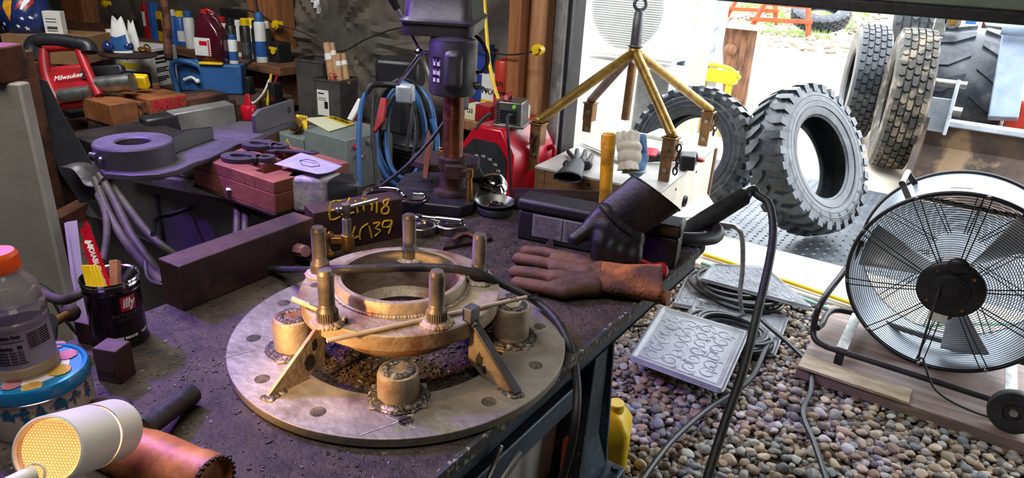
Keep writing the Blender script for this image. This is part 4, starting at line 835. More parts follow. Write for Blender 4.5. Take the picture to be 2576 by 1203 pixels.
m = MB(Mc); m.bx(-.030, .004, -.010, 0, 0, chh-.012); part('corner_post', m, 'crate_brown', ct, .001); m = MB(Mc); m.bx(-cw, -cw+.05, -.010, 0, 0, chh-.012); part('corner_post', m, 'crate_brown', ct, .001)
m = MB(Mc); m.bx(-.02, .006, cdp-.03, cdp+.006, 0, chh-.012); part('corner_post', m, 'crate_brown', ct, .001)
m = MB(Mc); m.bx(-.006, .008, 0, cdp, .0, .05); part('bottom_rail', m, 'jamb_wood', ct, .001); m = MB(Mc); m.bx(-cw, 0, -.012, 0, 0, .10); part('bottom_rail', m, 'rust', ct, .002)
for (y, z) in ((.25, .555), (.60, .555), (.16, .30), (.85, .30)):
    m = MB(Mc); m.cyl((-.004, y, z), (-.001, y, z), .006, n=12); part('screw', m, 'steel_dark', ct)
for x in (-.50, -.33, -.16):
    m = MB(Mc); m.cyl((x, -.006, .575), (x, -.0085, .575), .007, n=12); part('screw', m, 'steel_dark', ct)
m = MB(Mc); m.lathe([(.014, 0), (.028, 0), (.030, .006), (.026, .012), (.014, .010)], 26, Mc.inverted() @ Mc @ ZF((-.004, .44, .445), (1, 0, 0)) @ MX.Diagonal((1.0, 1, 1, 1))); part('gauge_ring', m, 'black_plastic', ct)
m = MB(Mc); m.lathe([(0, .004), (.016, .004)], 20, ZF((-.004, .44, .445), (1, 0, 0))); part('gauge_face', m, 'steel_grey', ct)
for dy in (-.02, .02): m = MB(Mc); m.bx(-.004, .016, .42+dy-.011, .42+dy+.011, .27, .38); part('latch', m, 'chrome', ct, .003)
def on_crate(x, y, z=0): return PZ(x, y, chh+z)
# frame
feet = [V((-1.625, 2.665, 0)), V((-1.695, 3.40, 0)), V((-1.045, 2.83, 0)), V((-1.10, 3.60, 0))]
Cf = Mc @ V((-cw/2, cdp/2, chh)); Cf = V((-1.338, 3.04, chh)); ap = PD(1597, 128, (PY(1597, 128, 3.04)-CAM).dot(fw))
tops = [PY(1356, 303, 2.665), PY(1487, 252, 3.40), PY(1690, 338, 2.83), PY(1785, 275, 3.60)]
lf = thing('lifting_frame', 'gold painted four-legged lifting frame with a hoist eye standing on the crate', 'lifting frame', V((ap.x, ap.y, chh)))
for i, (t_, nm) in enumerate(zip(tops, 'abcd')):
    m = MB(); m.cyl(ap+(t_-ap)*.03, t_, .0225, n=24); m.ball(t_, .0235, 12); part('leg', m, ('gold_paint', 'rust', 'gold_paint', 'gold_paint')[i], lf, label='reddish back leg' if i == 1 else None)
    c = t_.copy(); w_ = .028; m = MB(); m.bx(c.x-w_, c.x+w_, c.y-w_, c.y+w_, c.z-.115, c.z-.010); m.bx(c.x-w_-.006, c.x+w_+.006, c.y-w_-.004, c.y+w_+.004, c.z-.018, c.z-.010); br = part('bracket', m, 'bronze', lf, .002)
    m = MB(); m.bx(c.x-w_*.9, c.x+w_*.9, c.y-w_*.95, c.y-w_*.6, max(c.z-.235, chh if i != 0 and i != 2 else 0)-.0, c.z-.10); part('lower_plate', m, 'bronze', lf, .001)
    for zz in (-.06, -.155): m = MB(); m.cyl((c.x+.004, c.y-w_-.001, c.z+zz), (c.x+.004, c.y-w_-.010, c.z+zz), .0105, n=6); part('bolt', m, 'zinc', lf)
m = MB(); m.lathe([(0, 0), (.0205, 0), (.0205, .27), (0, .27)], 26, ZF(ap+V((-.008, .0, -.325)), (.018, .0, 1))); part('centre_tube', m, 'bronze', lf)
m = MB(); m.ball(ap, .033, 18, (1, 1, .8)); part('apex_knuckle', m, 'gold_paint', lf)
m = MB(MX.Translation(ap)); m.lathe([(0, .015), (.034, .018), (.036, .022), (.034, .027), (.026, .028), (.026, .145), (.024, .149), (.024, .17), (.018, .178), (0, .18)], 32); part('eye_shank', m, 'steel_grey', lf)
m = MB(); m.torus(ap+V((0, 0, .208)), .026, .0085, fw-V((0, 0, fw.z)), 40, 12); m.cyl(ap+V((0, 0, .17)), ap+V((0, 0, .185)), .013, n=16); part('hoist_eye', m, 'steel_grey', lf)
def chain(p, n_, rr=.013):
    for k in range(n_):
        c = V(p)+V((.004*math.sin(k), 0, -k*.026)); ax_ = (1, 0, 0) if k % 2 else (.2, 1, 0); T_ = ZF(c, ax_); m = MB(); pts_ = [T_ @ V((.018*math.cos(a_) if abs(math.cos(a_)) > 2 else 0, 0, 0)) for a_ in (0,)]
        u = V(ax_).normalized().cross(V((0, 0, 1))).normalized(); lp = [c+u*(.0105*math.cos(a_))+V((0, 0, .0175*math.sin(a_))) for a_ in [2*PI*i/16 for i in range(16)]]; m.tube(lp, .0036, 8, closed=True, sm=1); part('chain_link', m, 'rust_dark', lf)
chain(tops[2]+V((.042, .0, -.055)), 5); chain(tops[3]+V((.042, 0, -.04)), 4); chain(tops[0]+V((-.004, -.036, -.07)), 4)
# things on the crate
kk = .55
sg = thing('work_glove', 'small black leather glove lying on the crate, fingers pointing back', 'glove', on_crate(1440, 410)); m = MB(); oc = on_crate
for (a_, b_) in (((1455, 412), (1430, 382)), ((1450, 405), (1452, 378)), ((1465, 405), (1473, 380)), ((1480, 408), (1489, 390))): m.caps(oc(*a_, .025), oc(*b_, .018), .0135, .011)
m.caps(oc(1428, 415, .02), oc(1478, 415, .02), .024); remesh(part('hand', m, 'black_leather', sg), .004, 4)
cA3, cB3 = oc(1453, 408, .026), oc(1428, 447, .032); ax3 = (cB3-cA3).normalized(); s3_ = V((0, 0, 1)).cross(ax3).normalized()
def cuff3(u, v): a_ = 2*PI*v; return cA3.lerp(cB3, u)+s3_*(.036+.026*u)*math.cos(a_)+V((0, 0, (.020+.004*u)*math.sin(a_)))
m = MB(); m.grid(cuff3, 8, 28); c2 = part('cuff', m, 'black_leather', sg, ang=180); c2.modifiers.new('thick', 'SOLIDIFY').thickness = .002
wg = thing('work_glove', 'white cotton glove standing crumpled on the crate behind the yellow handle', 'glove', on_crate(1585, 425))
m = MB()
for (a_, b_) in (((1560, 365), (1555, 338)), ((1572, 360), (1570, 335)), ((1585, 360), (1588, 334)), ((1597, 362), (1603, 338))): m.caps(PD(a_[0], a_[1], 2.98), PD(b_[0], b_[1], 2.98), .016*1.17, .012*1.17)
m.caps(PD(1568, 372, 2.98), PD(1598, 372, 2.98), .026*1.17); m.caps(PD(1575, 395, 2.98), PD(1592, 395, 2.98), .034*1.17); remesh(part('hand', m, 'cotton', wg), .004, 4)
cA4, cB4 = PD(1583, 398, 2.98), PD(1580, 428, 2.97)
def cuff4(u, v): a_ = 2*PI*v; return cA4.lerp(cB4, u)+rt*(.035+.014*u)*math.cos(a_)+fw*(.030+.009*u)*math.sin(a_)+V((0, 0, .002*math.sin(12*a_)))
m = MB(); m.grid(cuff4, 8, 40); c2 = part('cuff', m, 'cotton', wg, ang=180); c2.modifiers.new('thick', 'SOLIDIFY').thickness = .003
bgl = thing('work_glove', 'blue and grey knit glove behind the white cotton glove on the crate', 'glove', on_crate(1600, 415)); m = MB(); m.caps(PD(1608, 350, 3.05), PD(1612, 395, 3.05), .022*1.17, .03*1.17); m.caps(PD(1618, 345, 3.05), PD(1616, 380, 3.05), .014*1.17, .02*1.17); m.caps(PD(1612, 395, 3.05), PD(1600, 425, 3.0), .03*1.17, .034*1.17); remesh(part('hand', m, 'blue_knit', bgl), .005, 4)
m = MB()
def cuff5(u, v): a_ = 2*PI*v; return PD(1602, 412, 3.02).lerp(PD(1594, 436, 2.99), u)+rt*(.044+.009*u)*math.cos(a_)+fw*.03*math.sin(a_)
m.grid(cuff5, 6, 30); c2 = part('cuff', m, 'cotton', bgl, ang=180); c2.modifiers.new('thick', 'SOLIDIFY').thickness = .003
tg = thing('cordless_tool', 'black and red cordless tool lying on the crate beside the right bracket', 'power tool', on_crate(1680, 400)); m = MB(); a_, b_ = oc(1628, 395, .03), oc(1750, 395, .03); m.tube([a_, a_.lerp(b_, .4)+V((0, 0, .004)), b_], .026, 14); part('tool_body', m, 'black_plastic', tg)
m = MB(); c = oc(1730, 405, .04); m.box((0, 0, 0), (.07, .10, .07), TR(c.x, c.y, c.z, R(20))); part('battery', m, 'black_plastic', tg, .008)
c = oc(1640, 385, .05); m = MB(); m.box((0, 0, 0), (.06, .05, .012), TR(c.x, c.y-.01, c.z+.006, R(10), R(30))); part('red_label', m, 'red_paint', tg, .001)
m = MB(); c = oc(1760, 402, .015); m.ball(c, .022, 14, (1.2, 1, .6)); solo('plastic_stopper', m, 'red_plastic', 'small pinkish red plastic stopper on the right edge of the crate', 'stopper')
m = MB(); m.grid(lambda u, v: oc(1500+90*u-40*v, 372+45*u+0*v-22*v+10*v, .004+.012*abs(math.sin(u*4+v*3))), 14, 10); o = solo('plastic_bag', m, 'white_plastic', 'crumpled clear white plastic sheet on the crate behind the black glove', 'plastic sheet'); o.modifiers.new('t', 'SOLIDIFY').thickness = .001
m = MB(); c = oc(1700, 350, .0); m.bx(c.x-.14, c.x+.08, c.y-.1, c.y+.1, chh, chh+.02); solo('white_carton', m, 'paper', 'flat white carton lying at the back of the crate', 'carton', bev=.002)
# white card leaning by crate, black conduit and bent pipe
cdr = thing('white_card', 'white cardboard sheet leaning against the right side of the crate', 'card', PZ(1760, 600, 0)); m = MB(); plate4(m, [PD(1695, 548, 2.9), PD(1755, 548, 2.9), PD(1797, 515, 3.05), PD(1772, 478, 3.08)], .003); part('sheet', m, 'paper', cdr)
hr = thing('vacuum_hose', 'black ribbed hose end with bent black pipe hanging over the bench corner', 'hose', V((-.38, 1.33, T))); a_, b_ = PD(1715, 590, 1.60), PD(1880, 488, 1.66)
m = MB(); dd = (b_-a_).normalized(); Lc = (b_-a_).length; pr_ = [(0, 0), (.022, 0), (.022, Lc*.30)]; z = Lc*.30
while z < Lc*.92: pr_ += [(.0225, z), (.0225, z+.002), (.0205, z+.003), (.0205, z+.0045)]; z += .0052
pr_ += [(.020, Lc*.93), (.014, Lc), (0, Lc)]; m.lathe(pr_, 24, ZF(a_, dd)); part('ribbed_sleeve', m, 'black_rubber', hr, ang=60)
m = MB(); m.tube([PD(1640, 590, 1.5), PD(1700, 600, 1.50), PD(1750, 602, 1.52), PD(1795, 598, 1.56), PD(1805, 582, 1.6), PD(1780, 568, 1.66), PD(1730, 572, 1.7), PD(1700, 580, 1.7)], .0155, 14); part('bent_pipe', m, 'black_plastic', hr)
m = MB(); m.caps(PD(1735, 640, 1.56), PD(1752, 622, 1.58), .018, .02); m.cyl(PD(1735, 600, 1.54), PD(1742, 640, 1.56), .014, n=12); part('elbow', m, 'black_matte', hr)
m = MB(); m.tube([b_-dd*.02, b_+dd*.02, PD(1905, 490, 1.66), PD(1935, 515, 1.64), PD(1945, 580, 1.6), PD(1935, 660, 1.55), PD(1905, 790, 1.48), PD(1870, 930, 1.42), PD(1825, 1060, 1.38), PD(1780, 1203, 1.34), PD(1760, 1290, 1.32)], .0092, 12, radii=[.012, .012, .0095, .0095, .0095, .0095, .0095, .0095, .0095, .0095, .0095]); part('hose', m, 'black_rubber', hr)
m = MB(); m.tube([PD(1812, 568, 2.4), PD(1850, 572, 2.4), PD(1867, 600, 2.45), PD(1868, 680, 2.55), PD(1862, 740, 2.75), PZ(1870, 790, .03), PZ(1900, 800, .02)], .009, 10); m.cyl(PD(1800, 566, 2.4), PD(1835, 571, 2.4), .014, n=12); solo('grey_lead', m, 'zinc', 'thin pale cable looping down behind the black hose to the floor', 'cable')
# ================================================================ outside the door
mat('tyre', '3a3e44', '272a2f', .30, 0, 14, .25, 80, c3='585a5c', s3=7, l3=.56, h3=.72); mat('tyre_mud', '3b3733', '25241f', .6, 0, 14, .3, 60, c3='6f6455', s3=9, l3=.5, h3=.6)
def tyre(c, ax, Ro, w, rim, kind, mt_, label, nl=36, nm='tyre', cat='tyre'):
    M = ZF(c, ax); m = MB(M); h = w/2
    pr_ = [(rim, h*.72), (rim+.012, h*.80), (rim+.03*Ro, h*.84), (Ro*.70, h*.99), (Ro*.82, h*1.0), (Ro*.90, h*.95), (Ro*.945, h*.80), (Ro*.955, h*.4)]
    pr_ += [(r_, -z_) for r_, z_ in pr_[::-1]]; t_ = .035*Ro/.5
    inn = [(rim, -h*.72), (rim+.02, -h*.65), (Ro*.75, -h*.88), (Ro*.88, -h*.72), (Ro*.90, 0), (Ro*.88, h*.72), (Ro*.75, h*.88), (rim+.02, h*.65), (rim, h*.72)]
    m.lathe(pr_+inn[1:], 96)
    for i in range(3): m.lathe([(Ro*(.66+.07*i), h*(.985+.005*i)), (Ro*(.67+.07*i), h*(1.0+.008*i)), (Ro*(.68+.07*i), h*(.99+.005*i))], 72)
    if kind == 'chevron':
        for i in range(nl):
            for s_ in (-1, 1):
                a_ = 2*PI*(i+(.5 if s_ > 0 else 0))/nl; q = [(a_, .10*h), (a_+.6*PI/nl, .10*h), (a_+1.5*PI/nl, .55*h), (a_+1.55*PI/nl, 1.0*h), (a_+.55*PI/nl, 1.0*h), (a_+.5*PI/nl, .55*h)]
                top = [(Ro*(1 if z_ < .9*h else .965), t2, z_*s_) for t2, z_ in q]; bt = [(Ro*(.94 if z_ < .9*h else .86), t2, z_*s_*(1.02 if z_ > .9*h else 1)) for t2, z_ in q]
                P = [(r_*math.cos(t2), r_*math.sin(t2), z_) for r_, t2, z_ in top+bt]; m.add(P, [(0, 1, 2, 5), (5, 2, 3, 4)]+[(j, (j+1) % 6, 6+(j+1) % 6, 6+j) for j in range(6)])
                if s_: pass
    else:
        rows = 5; zs = [(-.86+1.72*k/rows)*h for k in range(rows+1)]
        for i in range(nl):
            for k in range(rows):
                off = (.5 if k % 2 else 0)+(.15 if k in (0, 4) else 0); a_ = 2*PI*(i+off)/nl; b_ = a_+2*PI/nl*.80; z0, z1 = zs[k]+.04*h, zs[k+1]-.04*h; zm = (z0+z1)/2; bend_ = .12*2*PI/nl
                P = []
                for r_ in (Ro*.94, Ro*(1 if 0 < k < 4 else .99)):
                    for t2, z_ in ((a_, z0), (a_+bend_, zm), (a_, z1), (b_, z1), (b_+bend_, zm), (b_, z0)): P.append((r_*math.cos(t2), r_*math.sin(t2), z_))
                m.add(P, [(6, 7, 8, 9, 10, 11)]+[(j, (j+1) % 6, 6+(j+1) % 6, 6+j) for j in range(6)])
    return solo(nm, m, mt_, label, cat, ang=30)
def nd(az, el): return V((math.sin(az)*math.cos(el), -math.cos(az)*math.cos(el), math.sin(el)))
tyre((-.71, 4.319, .463), nd(1.224, .471), .455, .235, .245, 'chevron', 'tyre', 'big chevron-lug tyre leaning outside the door, hole facing right', 30)
c = PD(1768, 352, 4.3); tyre((c.x-.05, c.y, .42), nd(-.02, .25), .40, .25, .215, 'chevron', 'tyre', 'big lug tyre behind the crate, its sidewall facing the shop', 30)
tyre((-.927, 7.624, .546), nd(1.818, .0), .545, .30, .30, 'block', 'tyre', 'truck tyre standing upright, clean tread, left of the pair', 40)
tyre((-.472, 6.566, .571), nd(1.751, 0), .575, .29, .30, 'block', 'tyre_mud', 'truck tyre standing upright with mud in its tread, right of the pair', 40)
tyre(PD(2325, 50, 9.0)*1.0, nd(1.5, .1), .62, .55, .35, 'block', 'tyre', 'dark tyre top showing behind the two upright truck tyres', 18)
tyre((-.08, 7.62, .56), nd(1.62, .0), .60, .66, .30, 'chevron', 'tyre', 'very wide worn loader tyre behind the bucket', 16)
c = PZ(2058, 32, 0); c = V((-3.9, 20.5, .55)); tyre(c, (.1, -.5, 1), .75, .4, .4, 'block', 'tyre', 'far tyre lying flat on the grassy bank', 24)
# loader bucket, bracket and arm
mat('rust_orange2', 'a06a4c', '7d4a34', .8, .1, 4)
mat('bucket_steel', '5a4a40', '3d332e', .75, .3, 4, .6, 30, c3='8a7258', s3=3, l3=.55, h3=.62); mat('machine_grey', 'b8bec6', '98a0aa', .45, .2, 6, .1, 30); mat('machine_blue', '8996a6', '77859a', .4, .1, 6); mat('machine_red', 'b5331f', '8f2818', .45, 0, 5)
bk = thing('loader_bucket', 'large rusty loader bucket with a pale top edge outside the door', 'bucket', (.9, 6.4, 0)); P_ = lambda x, y, Y: PY(x, y, Y)
x0 = -.25
m = MB(); prof = [(5.75, .02), (6.1, .0), (6.35, .08), (6.45, .26), (6.40, .46)]
for (ya, za), (yb, zb_) in zip(prof[:-1], prof[1:]): m.add([(x0, ya, za), (3.2, ya, za), (3.2, yb, zb_), (x0, yb, zb_), (x0, ya+.03, za-.03), (3.2, ya+.03, za-.03), (3.2, yb+.03, zb_), (x0, yb+.03, zb_)], [(0, 1, 2, 3), (7, 6, 5, 4), (0, 3, 7, 4), (1, 5, 6, 2)])
part('bucket_shell', m, 'bucket_steel', bk)
m = MB(); m.bx(x0-.02, 3.2, 6.36, 6.48, .44, .49); part('top_edge', m, 'machine_grey', bk, .01)
m = MB(); plate4(m, [(x0, 5.72, .01), (x0, 6.1, 0), (x0, 6.42, .12), (x0, 6.46, .46), (x0, 6.32, .52)], .05); part('side_plate', m, 'bucket_steel', bk)
xe = x0-.10
m = MB(); plate4(m, [(xe, 6.2, .36), (xe+.02, 6.35, .30), (xe+.02, 6.36, .80), (xe, 6.28, .82)], .025); m.bx(xe+.01, xe+.25, 6.3, 6.33, .40, .66); plate4(m, [(xe+.25, 6.2, .40), (xe+.25, 6.42, .46), (xe+.24, 6.36, .80), (xe+.24, 6.24, .82)], .025); part('hinge_ear', m, 'machine_grey', bk, .004)
m = MB(); m.cyl((xe-.05, 6.29, .78), (xe+.30, 6.29, .78), .028, n=20); m.cyl((xe-.07, 6.28, .60), (xe, 6.28, .60), .04, n=20); m.cyl((xe+.25, 6.28, .58), (xe+.32, 6.28, .58), .035, n=20); part('hinge_pin', m, 'zinc', bk)
bt0, bt1 = PY(2570, 20, 7.0), PY(2522, 300, 6.72); m = MB(); m.beam(bt0, bt1, .20, .16, (0, 1, 0)); la_ = thing('wheel_loader', 'pale blue grey loader boom with red body coming down behind the bucket at the right', 'loader', (.3, 6.8, .4)); part('boom', m, 'machine_blue', la_, .01)
q = PY(2552, 70, 6.85); m = MB(); m.cyl(q-V((.08, .1, 0)), q+V((.3, -.1, 0)), .055, n=24); part('pivot_pin', m, 'machine_blue', la_)
q = PY(2497, 75, 8.6); m = MB(); m.bx(q.x-.16, q.x+.30, 8.6, 8.8, q.z-.5, q.z+.16); part('red_body', m, 'machine_red', la_, .02); q = PY(2565, 285, 6.9); m = MB(); m.bx(q.x-.08, q.x+.9, 6.9, 7.1, q.z-.35, q.z+.10); part('red_body', m, 'machine_red', la_, .02)
q = PY(2505, 62, 8.3); m = MB(); plate4(m, [q+V((-.16, 0, .09)), q+V((.12, 0, .10)), q+V((.12, 0, -.10)), q+V((-.02, 0, -.09))], .05); part('step_plate', m, 'machine_grey', la_, .01)
q = PY(2415, 90, 8.9); m = MB(); m.bx(q.x-.4, q.x+.28, 8.5, 8.9, q.z-.12, q.z); m.bx(q.x-.3, q.x-.2, 8.6, 8.8, 0, q.z-.1); m.bx(q.x+.15, q.x+.25, 8.6, 8.8, 0, q.z-.1); solo('cross_beam', m, 'rust_orange2', 'rusty brown cross frame behind the wide loader tyre', 'beam', bev=.01)
q2 = PY(2440, 90, 8.6); jl = thing('fluid_jug', 'white and blue labelled fluid jug standing on the rusty frame', 'jug', (q2.x, 8.6, q.z)); m = MB(); m.bx(q2.x-.075, q2.x+.075, 8.55, 8.68, q.z, q.z+.25); part('jug_body', m, 'white_plastic', jl, .015)
m = MB(); m.bx(q2.x-.07, q2.x+.02, 8.543, 8.55, q.z+.02, q.z+.20); part('label', m, 'blue_plastic', jl)
m = MB(); m.bx(q2.x+.09, q2.x+.19, 8.55, 8.65, q.z, q.z+.24); solo('black_block', m, 'black_matte', 'black upright block beside the labelled fluid jug', 'block', bev=.01)
a_, b_, c_ = PY(2357, 90, 7.3), PY(2372, 40, 7.3), PY(2398, 52, 7.3); m = MB(); m.beam(V((a_.x, 7.3, 0)), a_, .10, .06, (0, 1, 0)); m.beam(a_, b_, .10, .06, (0, 1, 0)); m.beam(b_, c_, .10, .05, (0, 1, 0)); m.cyl(c_-V((0, .03, 0)), c_+V((0, .03, 0)), .07, n=24); lk = solo('tow_link', m, 'zinc', 'dark grey steel lifting link standing between the tyres and loader', 'link', bev=.01)
m = MB(); m.cyl(c_-V((0, .03, 0)), c_-V((0, .05, 0)), .035, n=22); solo('link_pin', m, 'brass', 'round pin with a brass washer through the steel link', 'pin')
# log post, yellow thing, scrap
lgt = PZ(1835, 260, 0); lo = thing('log_post', 'broad split log post with a knot standing in the yard', 'log', V((lgt.x, lgt.y, 0))); yL = 8.2
a_, b_ = PY(1845, 285, yL), PY(1862, 65, yL); sc_ = (a_-CAM).dot(fw)/F
m = MB(); n_ = 14; lv = []
for k in range(9):
    u = k/8; c = a_.lerp(b_, u); w_ = (24+14*u)*sc_; lv.append([tuple(c+V((1, .0, 0))*w_*1.1*math.cos(6.283*i/20)*(1+.06*NZ.noise(V((i*.7, k*.6, 0))))+V((0, 1, 0))*w_*.9*math.sin(6.283*i/20)) for i in range(20)])
mat('bark', '8a6248', '553a2c', .9, 0, 6, 1.5, 14, stretch=(3, 3, .6)); loft(m, lv); part('trunk', m, 'bark', lo)
m = MB(); kq = PY(1838, 125, yL-.17); m.ball(kq, .07, 14, (1, .8, 1)); part('knot', m, 'bark', lo)
m = MB(); q = PY(1857, 66, yL); m.box((q.x, q.y, q.z), (.60, .5, .03)); part('top_slab', m, 'concrete', lo, .01)
m = MB(); q = PY(1805, 190, 6.6); m.box((q.x, q.y, q.z), (.38, .1, .12)); m.tube([q+V((-.2, 0, .03)), q+V((-.1, 0, .09)), q+V((.1, 0, .08)), q+V((.22, 0, 0))], .02, 8); m.bx(q.x-.15, q.x-.1, q.y-.03, q.y+.03, 0, q.z); m.bx(q.x+.1, q.x+.15, q.y-.03, q.y+.03, 0, q.z); solo('yellow_stand', m, 'yellow_plastic', 'yellow painted metal stand behind the left tyre', 'stand', bev=.01)
# outdoor unit, wall and frames at the left of the opening
mat('wall_white', 'e9e9e6', 'dededb', .6, 0, 3); mat('cream_panel', 'd9d8b8', 'cfcda8', .6, 0, 3)
struct('wall_outside', MB().bx(-6.5, -2.95, 5.6, 5.75, 0, 3.2), 'wall_white')
q0 = PY(1445, 0, 4.7); q1 = PY(1590, 350, 4.7)
acx0, acx1 = PY(1462, 60, 5.0).x, PY(1706, 60, 5.0).x; ac = thing('air_conditioner', 'white outdoor air conditioner unit with a round louvred grille beyond the door', 'air conditioner', ((acx0+acx1)/2, 5.2, .78))
zt, zb_ = 1.55, .82
m = MB(); m.bx(acx0, acx1, 5.0, 5.35, zb_, zt); part('casing', m, 'wall_white', ac, .02)
gcx, gcz = PY(1560, 30, 5.0).x+.05, 1.20
for k in range(-17, 18):
    hw = math.sqrt(max(0, .30**2-(k*.017)**2))
    if hw > .03: m = MB(); m.box((gcx, 4.992, gcz+k*.017), (2*hw, .010, .006)); part('louvre', m, 'wall_white', ac)
m = MB(); m.bx(acx0, acx1, 5.0, 5.3, 0, .78); o = solo('white_cabinet', m, 'wall_white', 'white metal cabinet under the air conditioner, with a perforated side', 'cabinet', bev=.01)
m = MB(); gx = PY(1600, 230, 4.99).x
for i in range(22):
    m.box((gx+i*.012, 4.994, .45), (.004, .004, .62), None)
for i in range(40): m.box((gx+.13, 4.994, .15+i*.0155), (.27, .004, .004))
g_ = part('perforated_panel', m, 'zinc', o); 
pbx = PY(1725, 60, 5.4); 
m = MB(); a_, b_ = PY(1737, -20, 5.4), PY(1693, 235, 5.4); m.bx(pbx.x-.03, pbx.x+.02, 5.4, 5.46, 0, 2.2); solo('steel_post', m, 'blue_paint', 'dark grey steel post right of the air conditioner', 'post', bev=.006)
m = MB(); q = PY(1727, 45, 5.36); m.bx(q.x-.03, q.x+.04, 5.33, 5.40, q.z-.09, q.z+.12); solo('junction_box', m, 'zinc', 'grey electrical box fixed to the steel post', 'electrical box', bev=.01)
m = MB(); a_, b_ = PY(1742, 100, 5.9), PY(1770, 100, 5.9); m.bx(a_.x, b_.x+.05, 5.9, 5.98, 0, 2.2); solo('cream_board', m, 'cream_panel', 'tall pale cream board right of the steel post', 'board', bev=.01)
m = MB(); a_, b_ = PY(1800, 60, 6.6), PY(1823, 60, 6.6); m.bx(a_.x, b_.x, 6.6, 6.66, 0, 1.45); m.bx(a_.x-.12, a_.x, 6.62, 6.68, 0, 2.0); 
for z_ in (1.0, 1.25, .8): m.cyl(((a_.x), 6.59, z_), ((a_.x), 6.56, z_), .03, n=12)
solo('steel_rack', m, 'machine_grey', 'light grey bolted steel frame standing before the log', 'rack', bev=.006)
# bank, brush and scrap at the top of the view
mat('grass', '8fae55', '6f8f3e', .8, 0, 9); gr_ = MB()
for _ in range(5200):
    y = rnd.uniform(18, 26); x = rnd.uniform(-9.5, -3.2)
    if NZ.noise(V((x*.9, y*.9, 2))) < .02: continue
    z = max(0, (y-3.92)-16)*.10-.02; h = rnd.uniform(.08, .28); a_ = rnd.uniform(0, 6.3); dx_, dy_ = .02*math.cos(a_), .02*math.sin(a_)
    gr_.add([(x-dx_, y-dy_, z), (x+dx_, y+dy_, z), (x+rnd.uniform(-.1, .1), y, z+h)], [(0, 1, 2)])
solo('grass', gr_, 'grass', 'patches of light green grass on the far bank of the yard', 'grass', kind='stuff')
rb_ = MB()
for _ in range(1500):
    y = rnd.uniform(16, 30); x = rnd.uniform(-7, 2); z = max(0, (y-3.92)-16)*.10; s_ = rnd.uniform(.05, .3)*rnd.random()
    if s_ < .04: s_ = .05
    T_ = TR(x, y, z, rnd.uniform(0, 6), rnd.uniform(-1, 1)) @ MX.Diagonal((s_, s_*.7, s_*.5, 1)); rb_.add(protos[rnd.randrange(14)], IF2, T_)
mat('rubble', '9c9283', '7b7265', .85, 0, 3); solo('rubble', rb_, 'rubble', 'grey stone rubble spread over the far bank', 'rubble', kind='stuff', ang=30)
mat('rust_orange', 'a8481f', '7d3518', .7, .1, 2)
def scrap(x, y, Y, w_, h_, lb_):
    q = PY(x, y, Y); m = MB(); zg = max(0, (Y-3.92)-16)*.10-.03
    for dx_ in (-w_/2, w_/2): m.beam((q.x+dx_, Y, zg), (q.x+dx_*.7, Y+.3, q.z+h_/2), .10, .10)
    m.beam((q.x-w_/2, Y, q.z-h_*.2), (q.x+w_/2, Y, q.z-h_*.1), .10, .12, (0, 1, 0)); m.beam((q.x-w_*.4, Y+.3, q.z+h_*.45), (q.x+w_*.4, Y+.3, q.z+h_*.45), .10, .10, (0, 1, 0)); solo('scrap_frame', m, 'rust_orange', lb_, 'scrap metal', bev=.01)
scrap(1892, 18, 21, 1.5, .5, 'rusty red steel frame, left of the scrap pieces on the bank'); scrap(1965, 42, 18.5, 1.5, .6, 'orange rusty frame lying on the bank, nearer the far tyre')
# ================================================================ fan on its plank
FC = V((.122, 2.93, .425)); FN = V((0, -1, -.02)).normalized(); FRd = .362; FDp = .33
mat('fan_drum', '9ba3ad', '868e98', .35, .5, 6); mat('wall_white2', 'd5d8dc', 'c2c6cb', .35, .1, 6); mat('wire_black', '121214', None, .35, .2)
fan = thing('drum_fan', 'large black and grey drum fan with a wire guard on a wheeled tube stand', 'fan', (FC.x, FC.y+FDp/2, .05))
Mf = ZF(FC, FN, (0, 0, 1))     # z points to the camera side
m = MB(Mf); m.lathe([(FRd, 0), (FRd, -FDp), (FRd-.004, -FDp), (FRd-.004, 0), (FRd, 0)], 110); part('drum', m, 'fan_drum', fan)
for z_ in (0, -FDp): m = MB(Mf); m.torus((0, 0, z_), FRd+.003, .0085, (0, 0, 1), 110, 10); part('rim', m, 'black_paint', fan)
for nm_, z0, dome in (('front_guard', .012, .05), ('rear_guard', -FDp-.012, -.05)):
    m = MB(Mf); n_ = 31
    for k in range(n_):
        r_ = .105+(FRd-.108)*k/(n_-1); z_ = z0+dome*(1-(r_/FRd)**3)*.8; m.torus((0, 0, z_), r_, .0013, (0, 0, 1), 84, 5)
    for i in range(10):
        for d_ in (-.010, .010):
            a_ = 2*PI*i/10+.25; c, s_ = math.cos(a_), math.sin(a_); pts_ = [(r_*c-s_*d_*(.3+r_/FRd), r_*s_+c*d_*(.3+r_/FRd), z0+dome*(1-(r_/FRd)**3)*.8+.003) for r_ in (.09, .16, .22, .28, FRd-.002)]
            m.tube(pts_, .0022, 6, sm=2)
    g_ = part(nm_, m, 'wire_black', fan)
m = MB(Mf); m.lathe([(0, .075), (.05, .075), (.062, .070), (.066, .062), (.105, .060), (.112, .054), (.112, .040), (0, .040)], 48); m.ball((0, .098, .055), .034, 14, (1.1, 1, .5)); m.ball((0, -.105, .05), .030, 14, (1.2, .9, .4)); part('motor_plate', m, 'black_plastic', fan)
m = MB(Mf)
for i in range(22): a_ = 2*PI*i/22; m.beam((.030*math.cos(a_), .030*math.sin(a_), .077), (.055*math.cos(a_+.1), .055*math.sin(a_+.1), .0745), .005, .003)
part('vent_ribs', m, 'black_matte', fan)
